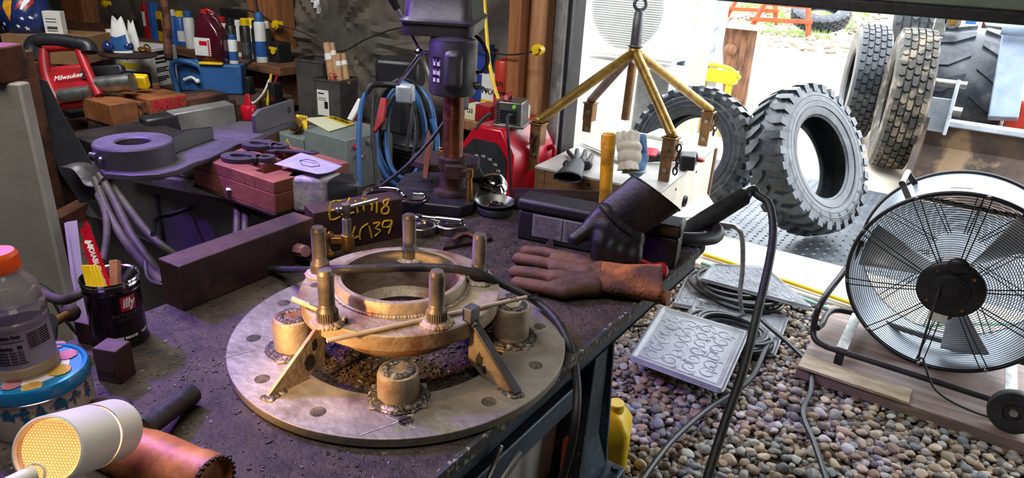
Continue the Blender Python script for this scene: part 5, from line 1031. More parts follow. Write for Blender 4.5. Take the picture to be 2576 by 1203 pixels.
for a_ in (.8, 2.3, 3.9, 5.4): m = MB(Mf); m.cyl((.088*math.cos(a_), .088*math.sin(a_), .060), (.088*math.cos(a_), .088*math.sin(a_), .064), .006, n=10); part('screw', m, 'brass', fan)
m = MB(Mf); m.lathe([(0, -.03), (.07, -.03), (.075, -.05), (.075, -.14), (0, -.15)], 36); part('hub', m, 'black_paint', fan)
for i in range(3):
    def bl5(u, v, i=i): a_ = 2*PI/3*i+.9+(v-.5)*(.42+.10*u); r_ = .07+(FRd-.10)*u; return (r_*math.cos(a_), r_*math.sin(a_), -.09+(v-.5)*.09*(1-.3*u))
    m = MB(Mf); m.grid(bl5, 10, 8); o = part('blade', m, 'wall_white2', fan); o.modifiers.new('t', 'SOLIDIFY').thickness = .002
m = MB(Mf); m.bx(-.045, .02, -.135, -.105, .055, .068); part('rating_label', m, 'paper', fan)
m = MB(); 
def onDrum(a_, t_): return Mf @ V(((FRd+.001)*math.sin(a_), (FRd+.001)*math.cos(a_), -FDp*t_))
m.grid(lambda u, v: Mf @ V(((FRd+.0015)*math.sin(-.28+.20*u), (FRd+.0015)*math.cos(-.28+.20*u), -FDp*(.25+.4*v))), 6, 2); mat('pink_label', 'c76a6a', 'b85a5c', .5, 0, 30); part('warning_label', m, 'pink_label', fan)
hq = -.66; b0_, b1__ = Mf @ V((FRd*math.sin(hq), FRd*math.cos(hq), -.05)), Mf @ V((FRd*math.sin(hq), FRd*math.cos(hq), -FDp+.05)); on_ = (Mf.to_3x3() @ V((math.sin(hq), math.cos(hq), 0)))
m = MB(); m.beam(b0_, b0_+on_*.06+(b1__-b0_)*.12, .022, .006, (0, 1, 0)); part('handle_bracket', m, 'black_paint', fan); m = MB(); m.beam(b1__, b1__+on_*.06-(b1__-b0_)*.12, .022, .006, (0, 1, 0)); part('handle_bracket', m, 'black_paint', fan); m = MB(); m.cyl(b0_+on_*.06+(b1__-b0_)*.08, b1__+on_*.06-(b1__-b0_)*.08, .012, n=16); part('carry_handle', m, 'chrome', fan)
for i in range(10): a_ = 2*PI*i/10+.25; m = MB(Mf); m.box(((FRd+.003)*math.cos(a_), (FRd+.003)*math.sin(a_), .009), (.012, .012, .008), None); part('guard_clip', m, 'zinc', fan, .001)
zf = .105; yf, yr = 2.735, 3.10; xl, xr = -.28, .56
m = MB(); m.tube([(xl+.05, yf, zf), (.1, yf, zf), (xr-.05, yf, zf)], .0125, 12, sm=1)
m.tube([(xl+.06, yf, zf), (xl+.01, yf+.005, zf+.012), (xl-.012, yf+.03, zf+.05), (xl-.01, yf+.06, zf+.16), (xl+.035, FC.y+.12, FC.z-.06), (xl+.05, FC.y+.14, FC.z+.03)], .0125, 12)
m.tube([(xr-.06, yf, zf), (xr-.01, yf+.005, zf+.012), (xr+.012, yf+.03, zf+.05), (xr+.01, yf+.06, zf+.16), (xr-.035, FC.y+.12, FC.z-.06), (xr-.05, FC.y+.14, FC.z+.03)], .0125, 12)
m.tube([(xl+.0, yf+.04, zf+.05), (xl+.005, yf+.12, zf+.03), (xl+.04, yr, zf+.01), (.1, yr+.01, zf), (xr-.04, yr, zf+.01), (xr-.005, yf+.12, zf+.03), (xr, yf+.04, zf+.05)], .0125, 12); part('tube_stand', m, 'black_paint', fan)
for x in (xl+.11, xr-.16):
    m = MB(); m.beam((x, yf, zf+.014), (x, yr, zf+.014), .04, .004); part('cross_strap', m, 'zinc', fan)
    m = MB(); m.bx(x-.016, x+.016, yf-.016, yf+.016, .052, zf-.008); part('rubber_foot', m, 'black_rubber', fan, .003)
for s_, x in ((-1, xl+.045), (1, xr-.045)): m = MB(); m.cyl((x-.02, FC.y+.14, FC.z+.03), (x+.02, FC.y+.14, FC.z+.03), .014, n=16); part('pivot_knob', m, 'black_plastic', fan)
wc = V((xr+.0, yf-.02, .105+.02)); wc = PD(2553, 1028, (V((xr, yf, .1))-CAM).dot(fw)); wc.z = .052+.075
m = MB(); m.lathe([(.035, -.018), (.074, -.018), (.078, -.012), (.078, .012), (.074, .018), (.035, .018), (.03, .008), (0, .008)], 44, ZF(wc, (0, -1, .1))); part('wheel', m, 'black_rubber', fan); m = MB(); m.lathe([(0, .02), (.013, .02), (.016, .006)], 20, ZF(wc, (0, -1, .1))); part('axle_nut', m, 'zinc', fan)
m = MB(); hp = Mf @ V((-.035, .0, .08)); m.tube([hp+V((0, 0, .02)), hp, hp+V((-.0, -.03, -.12)), Mf @ V((-.03, -.30, .09)), (FC.x-.02, yf-.045, .20), (FC.x+.05, yf-.06, .10), (FC.x+.18, yf-.055, .062), (FC.x+.32, yf-.03, .060), (FC.x+.5, yf, .060)], .0042, 8); part('power_cord', m, 'black_rubber', fan)
# plank and strip
mat('plank', '86716a', '6b5a54', .55, 0, 3, .2, 20, stretch=(1, 6, 6), c3='a38a80', s3=2); mat('old_board', 'b5a68e', '8e7d64', .8, 0, 8, .5, 40, stretch=(1, 5, 5))
m = MB(); m.bx(-.30, 1.3, 2.60, 3.28, .0, .050); solo('plywood_sheet', m, 'plank', 'wide brownish plywood sheet on the gravel under the fan', 'board', bev=.004)
stp = thing('wood_strip', 'short pale weathered board on the front edge of the plywood sheet', 'board', (-.1, 2.66, .05)); m = MB(); m.bx(-.295, .10, 2.59, 2.70, .050, .062); part('strip', m, 'old_board', stp, .002)
# floor mats with scroll relief
mat('mat_rubber', '85878e', '6f7178', .32, .0, 10)
def floormat(quad, z, label, lift=0.):
    Q = [PZ(x, y, z) for x, y in quad]; c = sum(Q, V((0, 0, 0)))/4; th = thing('floor_mat', label, 'floor mat', c)
    def bil(u, v, h=0): return (Q[0]*(1-u)*(1-v)+Q[1]*u*(1-v)+Q[2]*u*v+Q[3]*(1-u)*v)+V((0, 0, h))
    m = MB()
    def fn(u, v):
        e = min(u, 1-u, v, 1-v); cr_ = .0
        uu, vv = u, v; cxr = .07
        for (a_, b_) in ((0, 0), (1, 0), (1, 1), (0, 1)):
            du, dv = abs(u-a_), abs(v-b_)
            if du < cxr and dv < cxr:
                d_ = math.hypot(cxr-du, cxr-dv)
                if d_ > cxr: k = cxr/d_; uu = a_+(1 if a_ == 0 else -1)*(cxr-(cxr-du)*k); vv = b_+(1 if b_ == 0 else -1)*(cxr-(cxr-dv)*k)
        h = .012 if .02 < e < .055 else (.005 if e >= .055 else .0)
        return bil(uu, vv, h)
    m.grid(fn, 60, 60); body = part('mat_body', m, 'mat_rubber', th, ang=50); sm5 = body.modifiers.new('t', 'SOLIDIFY'); sm5.thickness = .004; sm5.offset = 0
    m = MB(); sx_, sy_ = (Q[1]-Q[0]).length, (Q[3]-Q[0]).length
    def spiral(cu, cv, r_, sgn, a0, turns=1.35):
        pts_ = []
        for i in range(16):
            t_ = i/15; a_ = a0+sgn*t_*turns*2*PI; q = r_*(1-t_*.85); u, v = cu+q*math.cos(a_)/sx_, cv+q*math.sin(a_)/sy_
            u, v = min(.91, max(.09, u)), min(.91, max(.09, v)); pts_.append(bil(u, v, .0065))
        m.tube(pts_, .0024, 5, sm=1, radii=[.0012+.0020*math.sin(PI*min(1, i/15+.1)) for i in range(16)])
    nx, ny = max(3, int(sx_/.075)), max(3, int(sy_/.075))
    for i in range(nx):
        for j_ in range(ny):
            cu, cv = .12+.76*(i+.5)/nx+rnd.uniform(-.012, .012), .12+.76*(j_+.5)/ny; spiral(cu, cv, .036, 1 if (i+j_) % 2 else -1, rnd.uniform(0, 6.3)); 
            for q_ in range(2): a_ = rnd.uniform(0, 6.3); spiral(cu+.036*math.cos(a_)/sx_, cv+.036*math.sin(a_)/sy_, .016, rnd.choice((1, -1)), rnd.uniform(0, 6.3), .6)
    o = part('scroll_relief', m, 'mat_rubber', th); o['kind'] = 'stuff'
    m = MB(); m.tube([bil(u, v, .0065) for u, v in ((.085, .085), (.5, .085), (.915, .085), (.915, .5), (.915, .915), (.5, .915), (.085, .915), (.085, .5))], .0022, 5, closed=True, sm=1); part('border_bead', m, 'mat_rubber', th)
    return th
floormat([(1578, 905), (1818, 994), (1886, 838), (1662, 772)], .085, 'grey rubber car mat with scroll relief, nearest the bench leg')
floormat([(1700, 860), (1950, 900), (1985, 800), (1745, 750)], .012, 'grey rubber car mat mostly covered by the coiled cables')
floormat([(1755, 705), (2055, 785), (1925, 672), (1790, 668)], .09, 'grey rubber car mat lying on top of the far cable coil')
floormat([(1690, 770), (1800, 790), (1850, 720), (1730, 690)], .012, 'grey rubber car mat at the corner of the crate')
# coiled cables
mat('cable_black', '2b2c31', '1f2024', .33, 0, 20); mat('cable_grey', '6c6d72', '54555a', .4, 0, 20)
def coil(cx, cy, z, r_, n_, label, mt_, name='cable_coil', group=None, tail=None, rr=.009, sx=1.2):
    c = PZ(cx, cy, z); pts_ = []; k = 22
    for i in range(n_*k):
        a_ = 2*PI*i/k; q = r_*(1+.10*math.sin(i*.13)+.05*math.sin(i*.37)); pts_.append(c+V((sx*q*math.cos(a_)+.02*math.sin(i/k*1.7), q*math.sin(a_)+.015*math.cos(i/k*2.3), .008*(i/k)*.9+.004*math.sin(i*.6))))
    if tail: tl, _ = spline([pts_[-1]]+tail, 14); pts_ += tl[1:]
    m = MB(); m.tube(pts_, rr, 8, sm=2); return solo(name, m, mt_, label, 'cable')
coil(1835, 838, .03, .125, 5, 'black cable coiled over the nearer floor mats, its tail running to the front', 'cable_black', tail=[PZ(1925, 880, .06), PZ(1895, 945, .05), PZ(1850, 985, .05), PZ(1780, 1030, .04), PZ(1700, 1100, .04), PZ(1650, 1160, .04), PZ(1605, 1225, .04)], rr=.0105)
coil(1850, 735, .03, .16, 6, 'black cable coiled between the crate and the fan under a mat', 'cable_black', tail=[PZ(1905, 790, .05), PZ(1990, 870, .04), PZ(2035, 920, .04), PZ(2040, 980, .035), PZ(2020, 1040, .035), PZ(2050, 1120, .035), PZ(2085, 1225, .035)], rr=.010)
m = MB(); m.tube([PZ(1530, 815, .03), PZ(1580, 820, .03), PZ(1640, 816, .03), PZ(1690, 800, .03)], .008, 8); solo('floor_cable', m, 'black_rubber', 'short run of black cable on the gravel between bench and crate', 'cable')
m = MB(); m.tube([PZ(1770, 640, .03), PZ(1880, 675, .03), PZ(2000, 715, .03), PZ(2110, 752, .03), PZ(2250, 800, .03), PZ(2350, 835, .065), PZ(2480, 850, .065), PZ(2620, 860, .065)], .011, 10); solo('yellow_hose', m, 'yellow_plastic', 'yellow air hose lying along the door sill behind the fan', 'hose')
mat('teal_hose', '7fb0a6', '6a9a90', .4); m = MB(); m.tube([PZ(1765, 662, .03), PZ(1880, 700, .03), PZ(2010, 748, .03), PZ(2130, 792, .03), PZ(2260, 820, .06), PZ(2400, 815, .065), PZ(2620, 815, .065)], .010, 10); solo('green_hose', m, 'teal_hose', 'pale green hose lying beside the yellow hose at the door sill', 'hose')
# ================================================================ left side: machine vises, bench and shelf behind
mat('cabinet_grey', '57585a', '434446', .5, .2, 4, .1, 30); mat('bench_wood', '5b4030', '3f2d23', .8, 0, 4, .4, 20, stretch=(1, 7, 7)); mat('shelf_wood', '7b5238', '5e3e2b', .8, 0, 4, .3, 20, stretch=(1, 7, 7)); mat('vise_red', '8a4f42', '6b3a2e', .6, .2, 9, .3, 60, c3='a3644a', s3=5, l3=.52, h3=.68); mat('vise_brown', '94592f', '613a22', .6, .25, 7, .4, 50, c3='9a6238', s3=5, l3=.52, h3=.66); mat('plate_dark', '4a464c', '37343a', .6, .4, 8, .3, 60)
mc = thing('machine_cabinet', 'grey steel machine cabinet under the front machine vise', 'cabinet', (-1.85, 1.3, 0)); m = MB(); m.bx(-2.35, -1.36, 1.00, 1.24, .02, .86); part('cabinet_body', m, 'cabinet_grey', mc, .006)
m = MB(); m.bx(-2.38, -1.34, .985, 1.26, .86, .90); part('cabinet_top', m, 'steel_dark', mc, .004)
m = MB(); m.bx(-1.9, -1.888, .992, 1.0, .1, .8); m.bx(-2.3, -1.4, .992, 1.0, .62, .632); part('door_seam', m, 'black_matte', mc)
# front vise
vz = .985; v1 = thing('machine_vise', 'front reddish machine vise with T-slots holding loose hook plates', 'vise', (-1.45, 1.07, .90))
m = MB(); m.bx(-1.62, -1.29, .955, 1.19, .905, .955); part('vise_body', m, 'vise_red', v1, .003)
for (x0, x1, y0, y1) in ((-1.62, -1.40, .955, 1.005), (-1.36, -1.29, .955, 1.05), (-1.40, -1.36, .955, .985), (-1.55, -1.43, 1.03, 1.09), (-1.40, -1.33, 1.08, 1.125), (-1.62, -1.29, 1.15, 1.19), (-1.62, -1.56, 1.0, 1.15)):
    m = MB(); m.bx(x0, x1, y0, y1, .955, vz); part('jaw_block', m, 'vise_red', v1, .002)
m = MB(); m.bx(-1.62, -1.29, .95, 1.2, .9, .906); part('vise_base', m, 'rust_dark', v1)
hp_ = lambda x, y, z=vz: PZ(x, y, z)
# motor end with white violet-lit casting
ms = thing('power_feed', 'square pale blotched casting with black slanted cover at the end of the front vise', 'power feed', (-1.15, 1.12, .93)); mat('blotch_white', 'b9b2b5', '8a828a', .5, 0, 30, .3, 90); mat('blotch_black', '1f1e22', '2b2930', .35, 0, 12, c3='c2b98c', s3=14, l3=.66, h3=.70)
c0 = PZ(705, 512, .915)
pA, pB, pC, pD_ = PZ(712, 445, .985), PZ(815, 452, .985), PZ(862, 432, .985), PZ(745, 418, .985)
lo4 = [V((p.x, p.y, .895)) for p in (pA, pB, pC, pD_)]
m = MB(); m.add([pA, pB, pC, pD_]+lo4, [(0, 1, 2, 3), (7, 6, 5, 4), (0, 4, 5, 1), (1, 5, 6, 2), (2, 6, 7, 3), (3, 7, 4, 0)]); part('casting', m, 'blotch_white', ms, .01)
e1_, e2_ = PZ(905, 462, .955), PZ(890, 432, .965); m = MB(); f0_ = PZ(790, 505, .90)
bk4 = [pB+V((.002, -.002, 0)), e1_, V((e1_.x, e1_.y, .90)), V((pB.x+.03, pB.y-.01, .90))]; bk5 = [pC, e2_, V((e2_.x, e2_.y, .90)), V((pC.x, pC.y, .90))]
m.add(bk4+bk5, [(0, 1, 2, 3), (7, 6, 5, 4), (0, 4, 5, 1), (1, 5, 6, 2), (2, 6, 7, 3), (3, 7, 4, 0)]); part('slanted_cover', m, 'blotch_black', ms, .008)
m = MB(); m.bx(-1.33, -1.10, 1.03, 1.18, .86, .905); part('mounting_bracket', m, 'rust_dark', ms, .004)
# hook plates, flat spanner and note sheet lying on the vise
def hookpoly(s=1.):
    o = [(s*.048*math.cos(a_), s*.040*math.sin(a_)) for a_ in [R(20)+R(320)*i/20*1.0 for i in range(21)]]
    i_ = [(s*.022*math.cos(a_)-.004, s*.016*math.sin(a_)) for a_ in [R(340)-R(300)*i/16 for i in range(17)]]; return o[:21], i_
def hook(px_, py_, rz, z, label, s=1.):
    c = PZ(px_, py_, z); th = thing('hook_plate', label, 'hook plate', c, rz, 'thick steel hook plates on the front vise'); M = MW[th.name]; out, inn = hookpoly(s); m = MB(M)
    C_ = out+inn; n1 = len(out); n2 = len(inn); vs = [(x, y, 0) for x, y in C_]+[(x, y, .012) for x, y in C_]; k = len(C_); fs = [(i, i+1, k+i+1, k+i) for i in range(k-1)]+[(k-1, 0, k, 2*k-1)]
    for i in range(n1-1):
        j0 = n1+n2-1-int(i*(n2-1)/(n1-1)); j1 = n1+n2-1-int((i+1)*(n2-1)/(n1-1))
        for o_ in (0, k): fs.append((i+o_, i+1+o_, j1+o_, j0+o_) if j0 != j1 else (i+o_, i+1+o_, j0+o_))
    m.add(vs, fs); m.lathe([(.010, 0), (.024, 0), (.024, .012), (.010, .012), (.010, 0)], 26, MX.Translation((.062*s, .012*s, 0))); m.bx(.03, .05, -.015, .02, 0, .012); part('plate_body', m, 'plate_dark', th, .001); return th
hook(605, 402, R(28), vz, 'nearer thick dark steel hook plate with an eye on the front vise'); hook(650, 370, R(20), vz+.002, 'farther dark steel hook plate behind the first on the front vise', .95)
m = MB(); c = hp_(745, 384, vz); sp_ = thing('flat_spanner', 'thin dark flat spanner with an open jaw on the front vise', 'spanner', c); m = MB(TR(c.x, c.y, c.z, R(35))); m.prism([(-.075, -.012), (-.055, -.02), (-.045, -.006), (.02, -.010), (.05, -.016), (.062, 0), (.05, .016), (.02, .008), (-.045, .010), (-.06, .022), (-.078, .014), (-.06, .002)], 0, .006); part('spanner_body', m, 'plate_dark', sp_, .0008); m = MB(TR(c.x, c.y, c.z, R(35))); m.lathe([(0, .0063), (.008, .0063)], 20, MX.Translation((.045, 0, 0))); part('eye_hole', m, 'black_matte', sp_)
Q = [PZ(690, 421, vz+.004), PZ(800, 447, vz+.006), PZ(862, 425, vz+.004), PZ(758, 392, vz+.003)]; m = MB(); m.grid(lambda u, v: Q[0]*(1-u)*(1-v)+Q[1]*u*(1-v)+Q[2]*u*v+Q[3]*(1-u)*v+V((0, 0, .006*math.sin(u*5)*math.sin(v*3)+.008)), 14, 10)
np_ = thing('note_sheet', 'crumpled note sheet with a pencil sketch lying on the vise end', 'note', Q[0]); o = part('sheet', m, mat('note_paper', 'a5a2b5', '918fa6', .7, 0, 20), np_); o.modifiers.new('t', 'SOLIDIFY').thickness = .0006
bl2 = lambda u, v: Q[0]*(1-u)*(1-v)+Q[1]*u*(1-v)+Q[2]*u*v+Q[3]*(1-u)*v+V((0, 0, .006*math.sin(u*5)*math.sin(v*3)+.0095))
m = MB(); m.tube([bl2(*q) for q in ((.35, .4), (.5, .25), (.65, .35), (.7, .6), (.55, .7), (.4, .6), (.35, .4), (.6, .6))], .0007, 4, sm=1); part('pencil_sketch', m, 'steel_dark', np_)
# torque bar in front of the vise
a_, b_ = PD(335, 442, 2.02), PD(590, 486, 1.72); tq = thing('square_bar_tool', 'long pale square tool bar with a round end lug in front of the vise', 'tool bar', (a_+b_)/2)
m = MB(); m.beam(a_, b_, .030, .030); part('bar_body', m, 'zinc', tq, .002); d_ = (b_-a_).normalized(); m = MB(); q_ = b_+V((0, 0, .004)); m.cyl(q_-fw*.02-rt*.012, q_+rt*.035+up*.006, .0095, n=18); m.cyl(q_+rt*.018+up*.003, q_+rt*.036+up*.006, .0125, n=18); part('end_lug', m, 'steel_bright', tq)
m = MB(); m.beam(b_-d_*.10-fw*.0152, b_-d_*.03-fw*.0152, .014, .001, (0, 0, 1)); part('scale_plate', m, 'black_plastic', tq)
text('V 57111', .010, FR(b_-d_*.065-fw*.017+V((0, 0, 0)), d_, V((0, 0, 1))), 'text_white', tq, th=.0002)
m = MB(); m.beam(V((a_.x, a_.y, a_.z))+V((.10, .06, 0)), V((-1.55, .99, .92)), .03, .02); part('support_arm', m, 'steel_dark', tq)
# big lever plate with a ring boss
zl = .998; poly_px = [(250, 425), (262, 436), (330, 441), (400, 438), (445, 428), (490, 408), (530, 396), (590, 366), (650, 343), (735, 305), (725, 290), (660, 305), (600, 305), (560, 318), (500, 322), (450, 332), (410, 350), (390, 380), (300, 400), (255, 408)]
lv_ = thing('lever_arm', 'big dark lever plate with a thick ring boss and upturned end, lit violet', 'lever arm', PZ(345, 410, zl)); MT['plate_lever'] = mat('plate_lever', '5a565e', '454149', .55, .35, 7, .3, 50)
P_l = [PZ(x, y, zl) for x, y in poly_px]; m = MB(); k = len(P_l); m.add(P_l+[p-V((0, 0, .014)) for p in P_l], [tuple(range(k)), tuple(range(k, 2*k))[::-1]]+[(i, (i+1) % k, k+(i+1) % k, k+i) for i in range(k)]); part('lever_plate', m, 'plate_lever', lv_, .002)
bc_ = PZ(343, 405, zl); m = MB(MX.Translation(bc_)); m.lathe([(.038, .0), (.086, .0), (.087, .046), (.084, .050), (.042, .050), (.038, .046), (.038, .0)], 60); bs = part('ring_boss', m, 'plate_lever', lv_); m = MB(MX.Translation(bc_)); m.lathe([(0, .001), (.037, .001)], 30); part('bore', m, 'black_matte', lv_)
m = MB(); q_ = bc_+V((0, -.087, .03)); m.cyl(q_, q_+V((-.02, -.004, 0)), .006, n=12); m.ball(bc_+(-fw+V((0, 0, fw.z))).normalized()*.087-rt*.03+V((0, 0, .028)), .0065, 10); part('grease_nipple', m, 'zinc', lv_)
A_, B_ = PZ(640, 335, zl), PZ(738, 300, zl); m = MB(); h_ = .095; plate4(m, [A_+V((0, 0, -.01)), B_+V((0, 0, -.01)), B_+V((.0, 0, .062)), A_+(B_-A_)*.15+V((0, 0, .062)), A_+V((0, 0, .05))], .012); part('upturned_flange', m, 'plate_lever', lv_, .002)
m = MB(); q_ = A_.lerp(B_, .86)+V((0, 0, .035)); nn = (B_-A_).cross(V((0, 0, 1))).normalized(); nn = nn if nn.dot(fw) < 0 else -nn; m.lathe([(0, .0), (.010, .0)], 20, ZF(q_+nn*.0065, nn)); part('bolt_hole', m, 'black_matte', lv_)
A2, B2, C2_ = PZ(420, 385, zl), PZ(540, 330, zl), PZ(530, 345, zl); m = MB(); plate4(m, [PZ(400, 400, zl), PZ(535, 350, zl), PZ(535, 350, zl)+V((0, 0, .034)), PZ(470, 370, zl)+V((0, 0, .046)), PZ(410, 395, zl)+V((0, 0, .040))], .010); part('stiffener_rib', m, 'black_paint', lv_, .002)
# square tube behind
a_, b_ = PD(362, 325, 2.35), PD(582, 285, 2.55); mat('tin_light', '9b9a98', '7c7a78', .4, .5, 8, .1, 40); bt = thing('square_tube', 'grey brushed square tube with black wrapped end behind the lever', 'tube', (a_+b_)/2); m = MB(); m.beam(a_.lerp(b_, .30), b_, .075, .085); part('tube_body', m, 'tin_light', bt, .004); m = MB(); m.beam(a_, a_.lerp(b_, .36), .079, .078); part('black_sleeve', m, 'black_paint', bt, .008)
m = MB(); m.beam(a_-V((0, 0, .12)), b_-V((0, 0, .12)), .07, .14); m.bx(a_.x-.02, a_.x+.05, a_.y-.03, a_.y+.04, 0, a_.z-.15); m.bx(b_.x-.05, b_.x+.02, b_.y-.04, b_.y+.03, 0, b_.z-.15); solo('trestle', m, 'rust_dark', 'dark trestle carrying the grey square tube behind the lever', 'trestle', bev=.004)
# rear vise with lettering
LBZ = .70
m = MB(); m.bx(-5.2, -3.2, 1.45, 2.55, .64, LBZ); m.bx(-3.2, -2.60, 1.35, 1.98, .64, LBZ); lb = thing('work_table', 'rough brown wooden side bench carrying the rear vise and cases', 'table', (-4, 2, 0)); part('table_top', m, 'bench_wood', lb, .004)
for x, y in ((-5.1, 1.5), (-2.7, 1.42), (-2.7, 1.92), (-5.1, 2.5), (-3.3, 2.5)): m = MB(); m.bx(x-.04, x+.04, y-.04, y+.04, 0, .64); part('leg', m, 'bench_wood', lb, .003)
VT = .865; v2o = PZ(276, 263, VT); q1_, q2_ = PZ(468, 236, VT), PZ(190, 245, VT); vang = math.atan2((q1_-v2o).y, (q1_-v2o).x); v2 = thing('machine_vise', 'rear orange brown machine vise with red raised lettering on its side', 'vise', V((v2o.x, v2o.y, LBZ)), vang); M2 = MW[v2.name]; Lj = (q1_-v2o).length; Wd = (q2_-v2o).length*.95
m = MB(M2); m.bx(.0, Lj*1.75, 0, Wd, 0, .105); part('vise_body', m, 'rust_dark', v2, .006)
m = MB(M2); m.bx(-.004, Lj*.33, -.004, Wd+.004, .075, .165); part('fixed_jaw', m, 'vise_brown', v2, .005); m = MB(M2); m.bx(Lj*.34, Lj*.40, .0, Wd, .10, .158); part('jaw_plate', m, 'vise_brown', v2, .003); m = MB(M2); m.bx(Lj*.47, Lj, -.002, Wd, .095, .165); part('moving_jaw', m, 'vise_brown', v2, .006); m = MB(M2); m.bx(Lj, Lj*1.7, .03, Wd-.03, .10, .135); part('vise_bed', m, 'rust_dark', v2, .006)
m = MB(M2); m.cyl((Lj*.38, 0, .145), (Lj*.38, -.02, .145), .014, n=16); m.cyl((Lj*.9, Wd*.8, .165), (Lj*.9, Wd*.8, .19), .016, n=14); part('jaw_screw', m, 'rust', v2)
m = MB(M2); m.lathe([(0, 0), (.035, 0)], 20, MX.Translation((-.001, Wd*.55, .04)) @ MX.Rotation(-PI/2, 4, 'Y')); part('end_recess', m, 'black_matte', v2)
zx = M2.to_3x3() @ V((1, 0, 0)); text('PARLEC', .062, FR(M2 @ V((Lj*.735, -.004, .133)), zx, V((0, 0, 1))), 'red_paint', v2, sx=Lj*.5/.235, th=.002, bold=.0022, shear=.35)
# left foreground: sheet metal panel, rusty post, strap, hoses
pc = PD(165, 740, 1.42); pv = thing('sheet_metal_cabinet', 'tall plain grey sheet metal cabinet at the left edge of the view', 'cabinet', V((pc.x, pc.y, 0)), R(33)); Mp = MW[pv.name]; m = MB(Mp); m.bx(-.55, 0, 0, .03, 0, 1.235); mat('sheet_grey', 'aeaaa0', '99958c', .55, .2, 4, .15, 90); part('panel', m, 'sheet_grey', pv, .004); m = MB(Mp); m.bx(-.1175, -.116, -.001, 0, 0, 1.235); part('panel_seam', m, 'black_matte', pv)
m = MB(Mp); m.bx(-.5, -.02, -.012, .06, 1.235, 1.30); part('wooden_cap', m, 'rust', pv, .004)
rp_ = PD(135, 545, 1.95); rc_ = thing('rusty_post', 'rust brown steel post with a bracket arm behind the grey sheet cabinet', 'post', V((rp_.x, rp_.y, 0)), R(33)); Mr = MW[rc_.name]; m = MB(Mr); m.bx(-.07, 0, 0, .06, 0, 1.20); part('post', m, 'rust', rc_, .004); m = MB(Mr); m.bx(-.09, .022, -.03, .0, 1.185, 1.215); part('bracket_arm', m, 'plate_lever', rc_, .003)
m = MB(); plate4(m, [PD(85, 190, 1.9), PD(118, 205, 1.9), PD(160, 290, 1.92), PD(205, 365, 1.94), PD(250, 445, 1.96), PD(262, 500, 1.97), PD(200, 505, 1.97), PD(150, 430, 1.95), PD(120, 330, 1.93)], .004); o = solo('leather_apron', m, 'black_matte', 'black leather flap hanging beside the rusty post', 'apron')
m = MB(); arc = [PD(150, 420, 1.88), PD(180, 424, 1.87), PD(200, 445, 1.87), PD(215, 465, 1.87), PD(240, 468, 1.87), PD(258, 445, 1.87)]; arc, _ = spline(arc, 5); ww = V((0, 0, -1))*.0+fw*.10+up*.03
m.add([p for p in arc]+[p+ww for p in arc], [(i, i+1, len(arc)+i+1, len(arc)+i) for i in range(len(arc)-1)]); o = solo('metal_strip_roll', m, 'steel_grey', 'curled strip of grey sheet steel sticking out by the rusty post', 'metal strip'); o.modifiers.new('t', 'SOLIDIFY').thickness = .003
m = MB(); plate4(m, [PD(190, 470, 1.98), PD(215, 500, 1.98), PD(250, 550, 1.98), PD(225, 545, 1.98), PD(205, 530, 1.98)], .003); solo('sheet_offcut', m, 'steel_grey', 'bent grey sheet offcut under the curled metal strip', 'offcut')
m = MB(); plate4(m, [PD(165, 560, 1.7), PD(205, 870, 1.62), PD(225, 870, 1.64), PD(190, 556, 1.72)], .01); solo('grey_brace', m, 'sheet_grey', 'pale grey upright steel strip behind the coffee can', 'brace')
m = MB(); m.beam(PD(140, 560, 1.92), PD(215, 520, 2.0), .05, .04); solo('rusty_crosspiece', m, 'rust', 'short rusty crosspiece at the foot of the rusty post', 'steel piece', bev=.003)
mat('hose_grey', '4d4639', '35302a', .6, 0, 14, .3, 60)
def hose(name, pts_, r_, mt_, label, cat='hose', group=None): m = MB(); m.tube(pts_, r_, 10); return solo(name, m, mt_, label, cat, group)
hose('machine_hose', [PD(250, 440, 1.9), PD(285, 500, 1.85), PD(330, 590, 1.75), PD(380, 660, 1.68), PD(410, 700, 1.6)], .011, 'hose_grey', 'grey hose, rightmost of the three sloping down behind the marked bars')
hose('machine_hose', [PD(240, 450, 1.9), PD(270, 530, 1.82), PD(310, 600, 1.75), PD(350, 650, 1.65), PD(412, 715, 1.55)], .011, 'hose_grey', 'grey hose, middle one of the three sloping behind the coffee can')
hose('machine_hose', [PD(246, 490, 1.86), PD(266, 540, 1.8), PD(268, 600, 1.7), PD(258, 660, 1.6)], .009, 'hose_grey', 'grey hose with worn print hanging straight behind the saw blade')
hose('machine_hose', [PD(262, 440, 1.95), PD(320, 520, 1.9), PD(385, 600, 1.8), PD(455, 650, 1.75)], .011, 'hose_grey', 'dark hose running furthest right toward the back of the plain bar')
hose('black_cable', [PD(385, 590, 1.6), PD(395, 550, 1.7), PD(430, 540, 1.8), PD(510, 515, 2.0)], .006, 'black_rubber', 'black cable with a bent end under the pale tool bar', 'cable')
for k, lb_ in ((595, 'left of two dark hoses hanging below the square tool bar'), (616, 'right of two dark hoses hanging below the square tool bar')): hose('machine_hose', [PD(k, 500, 1.75), PD(k+2, 540, 1.72), PD(k, 590, 1.68)], .0095, 'hose_grey', lb_)
hose('black_cable', [PD(100, 735, 1.25), PD(150, 755, 1.22), PD(190, 745, 1.2), PD(225, 720, 1.22)], .009, 'hose_grey', 'thick grey cable passing behind the bottle to the coffee can', 'cable')
hose('black_cable', [PD(95, 720, 1.3), PD(130, 742, 1.3), PD(160, 790, 1.3), PD(210, 850, 1.28)], .007, 'black_rubber', 'black cable curling down behind the ball-ended rod', 'cable')
hose('black_cable', [PD(365, 660, 1.4), PD(372, 700, 1.35), PD(400, 716, 1.3), PD(425, 715, 1.3)], .004, 'black_rubber', 'thin black cable between the coffee can and the plain steel bar', 'cable')
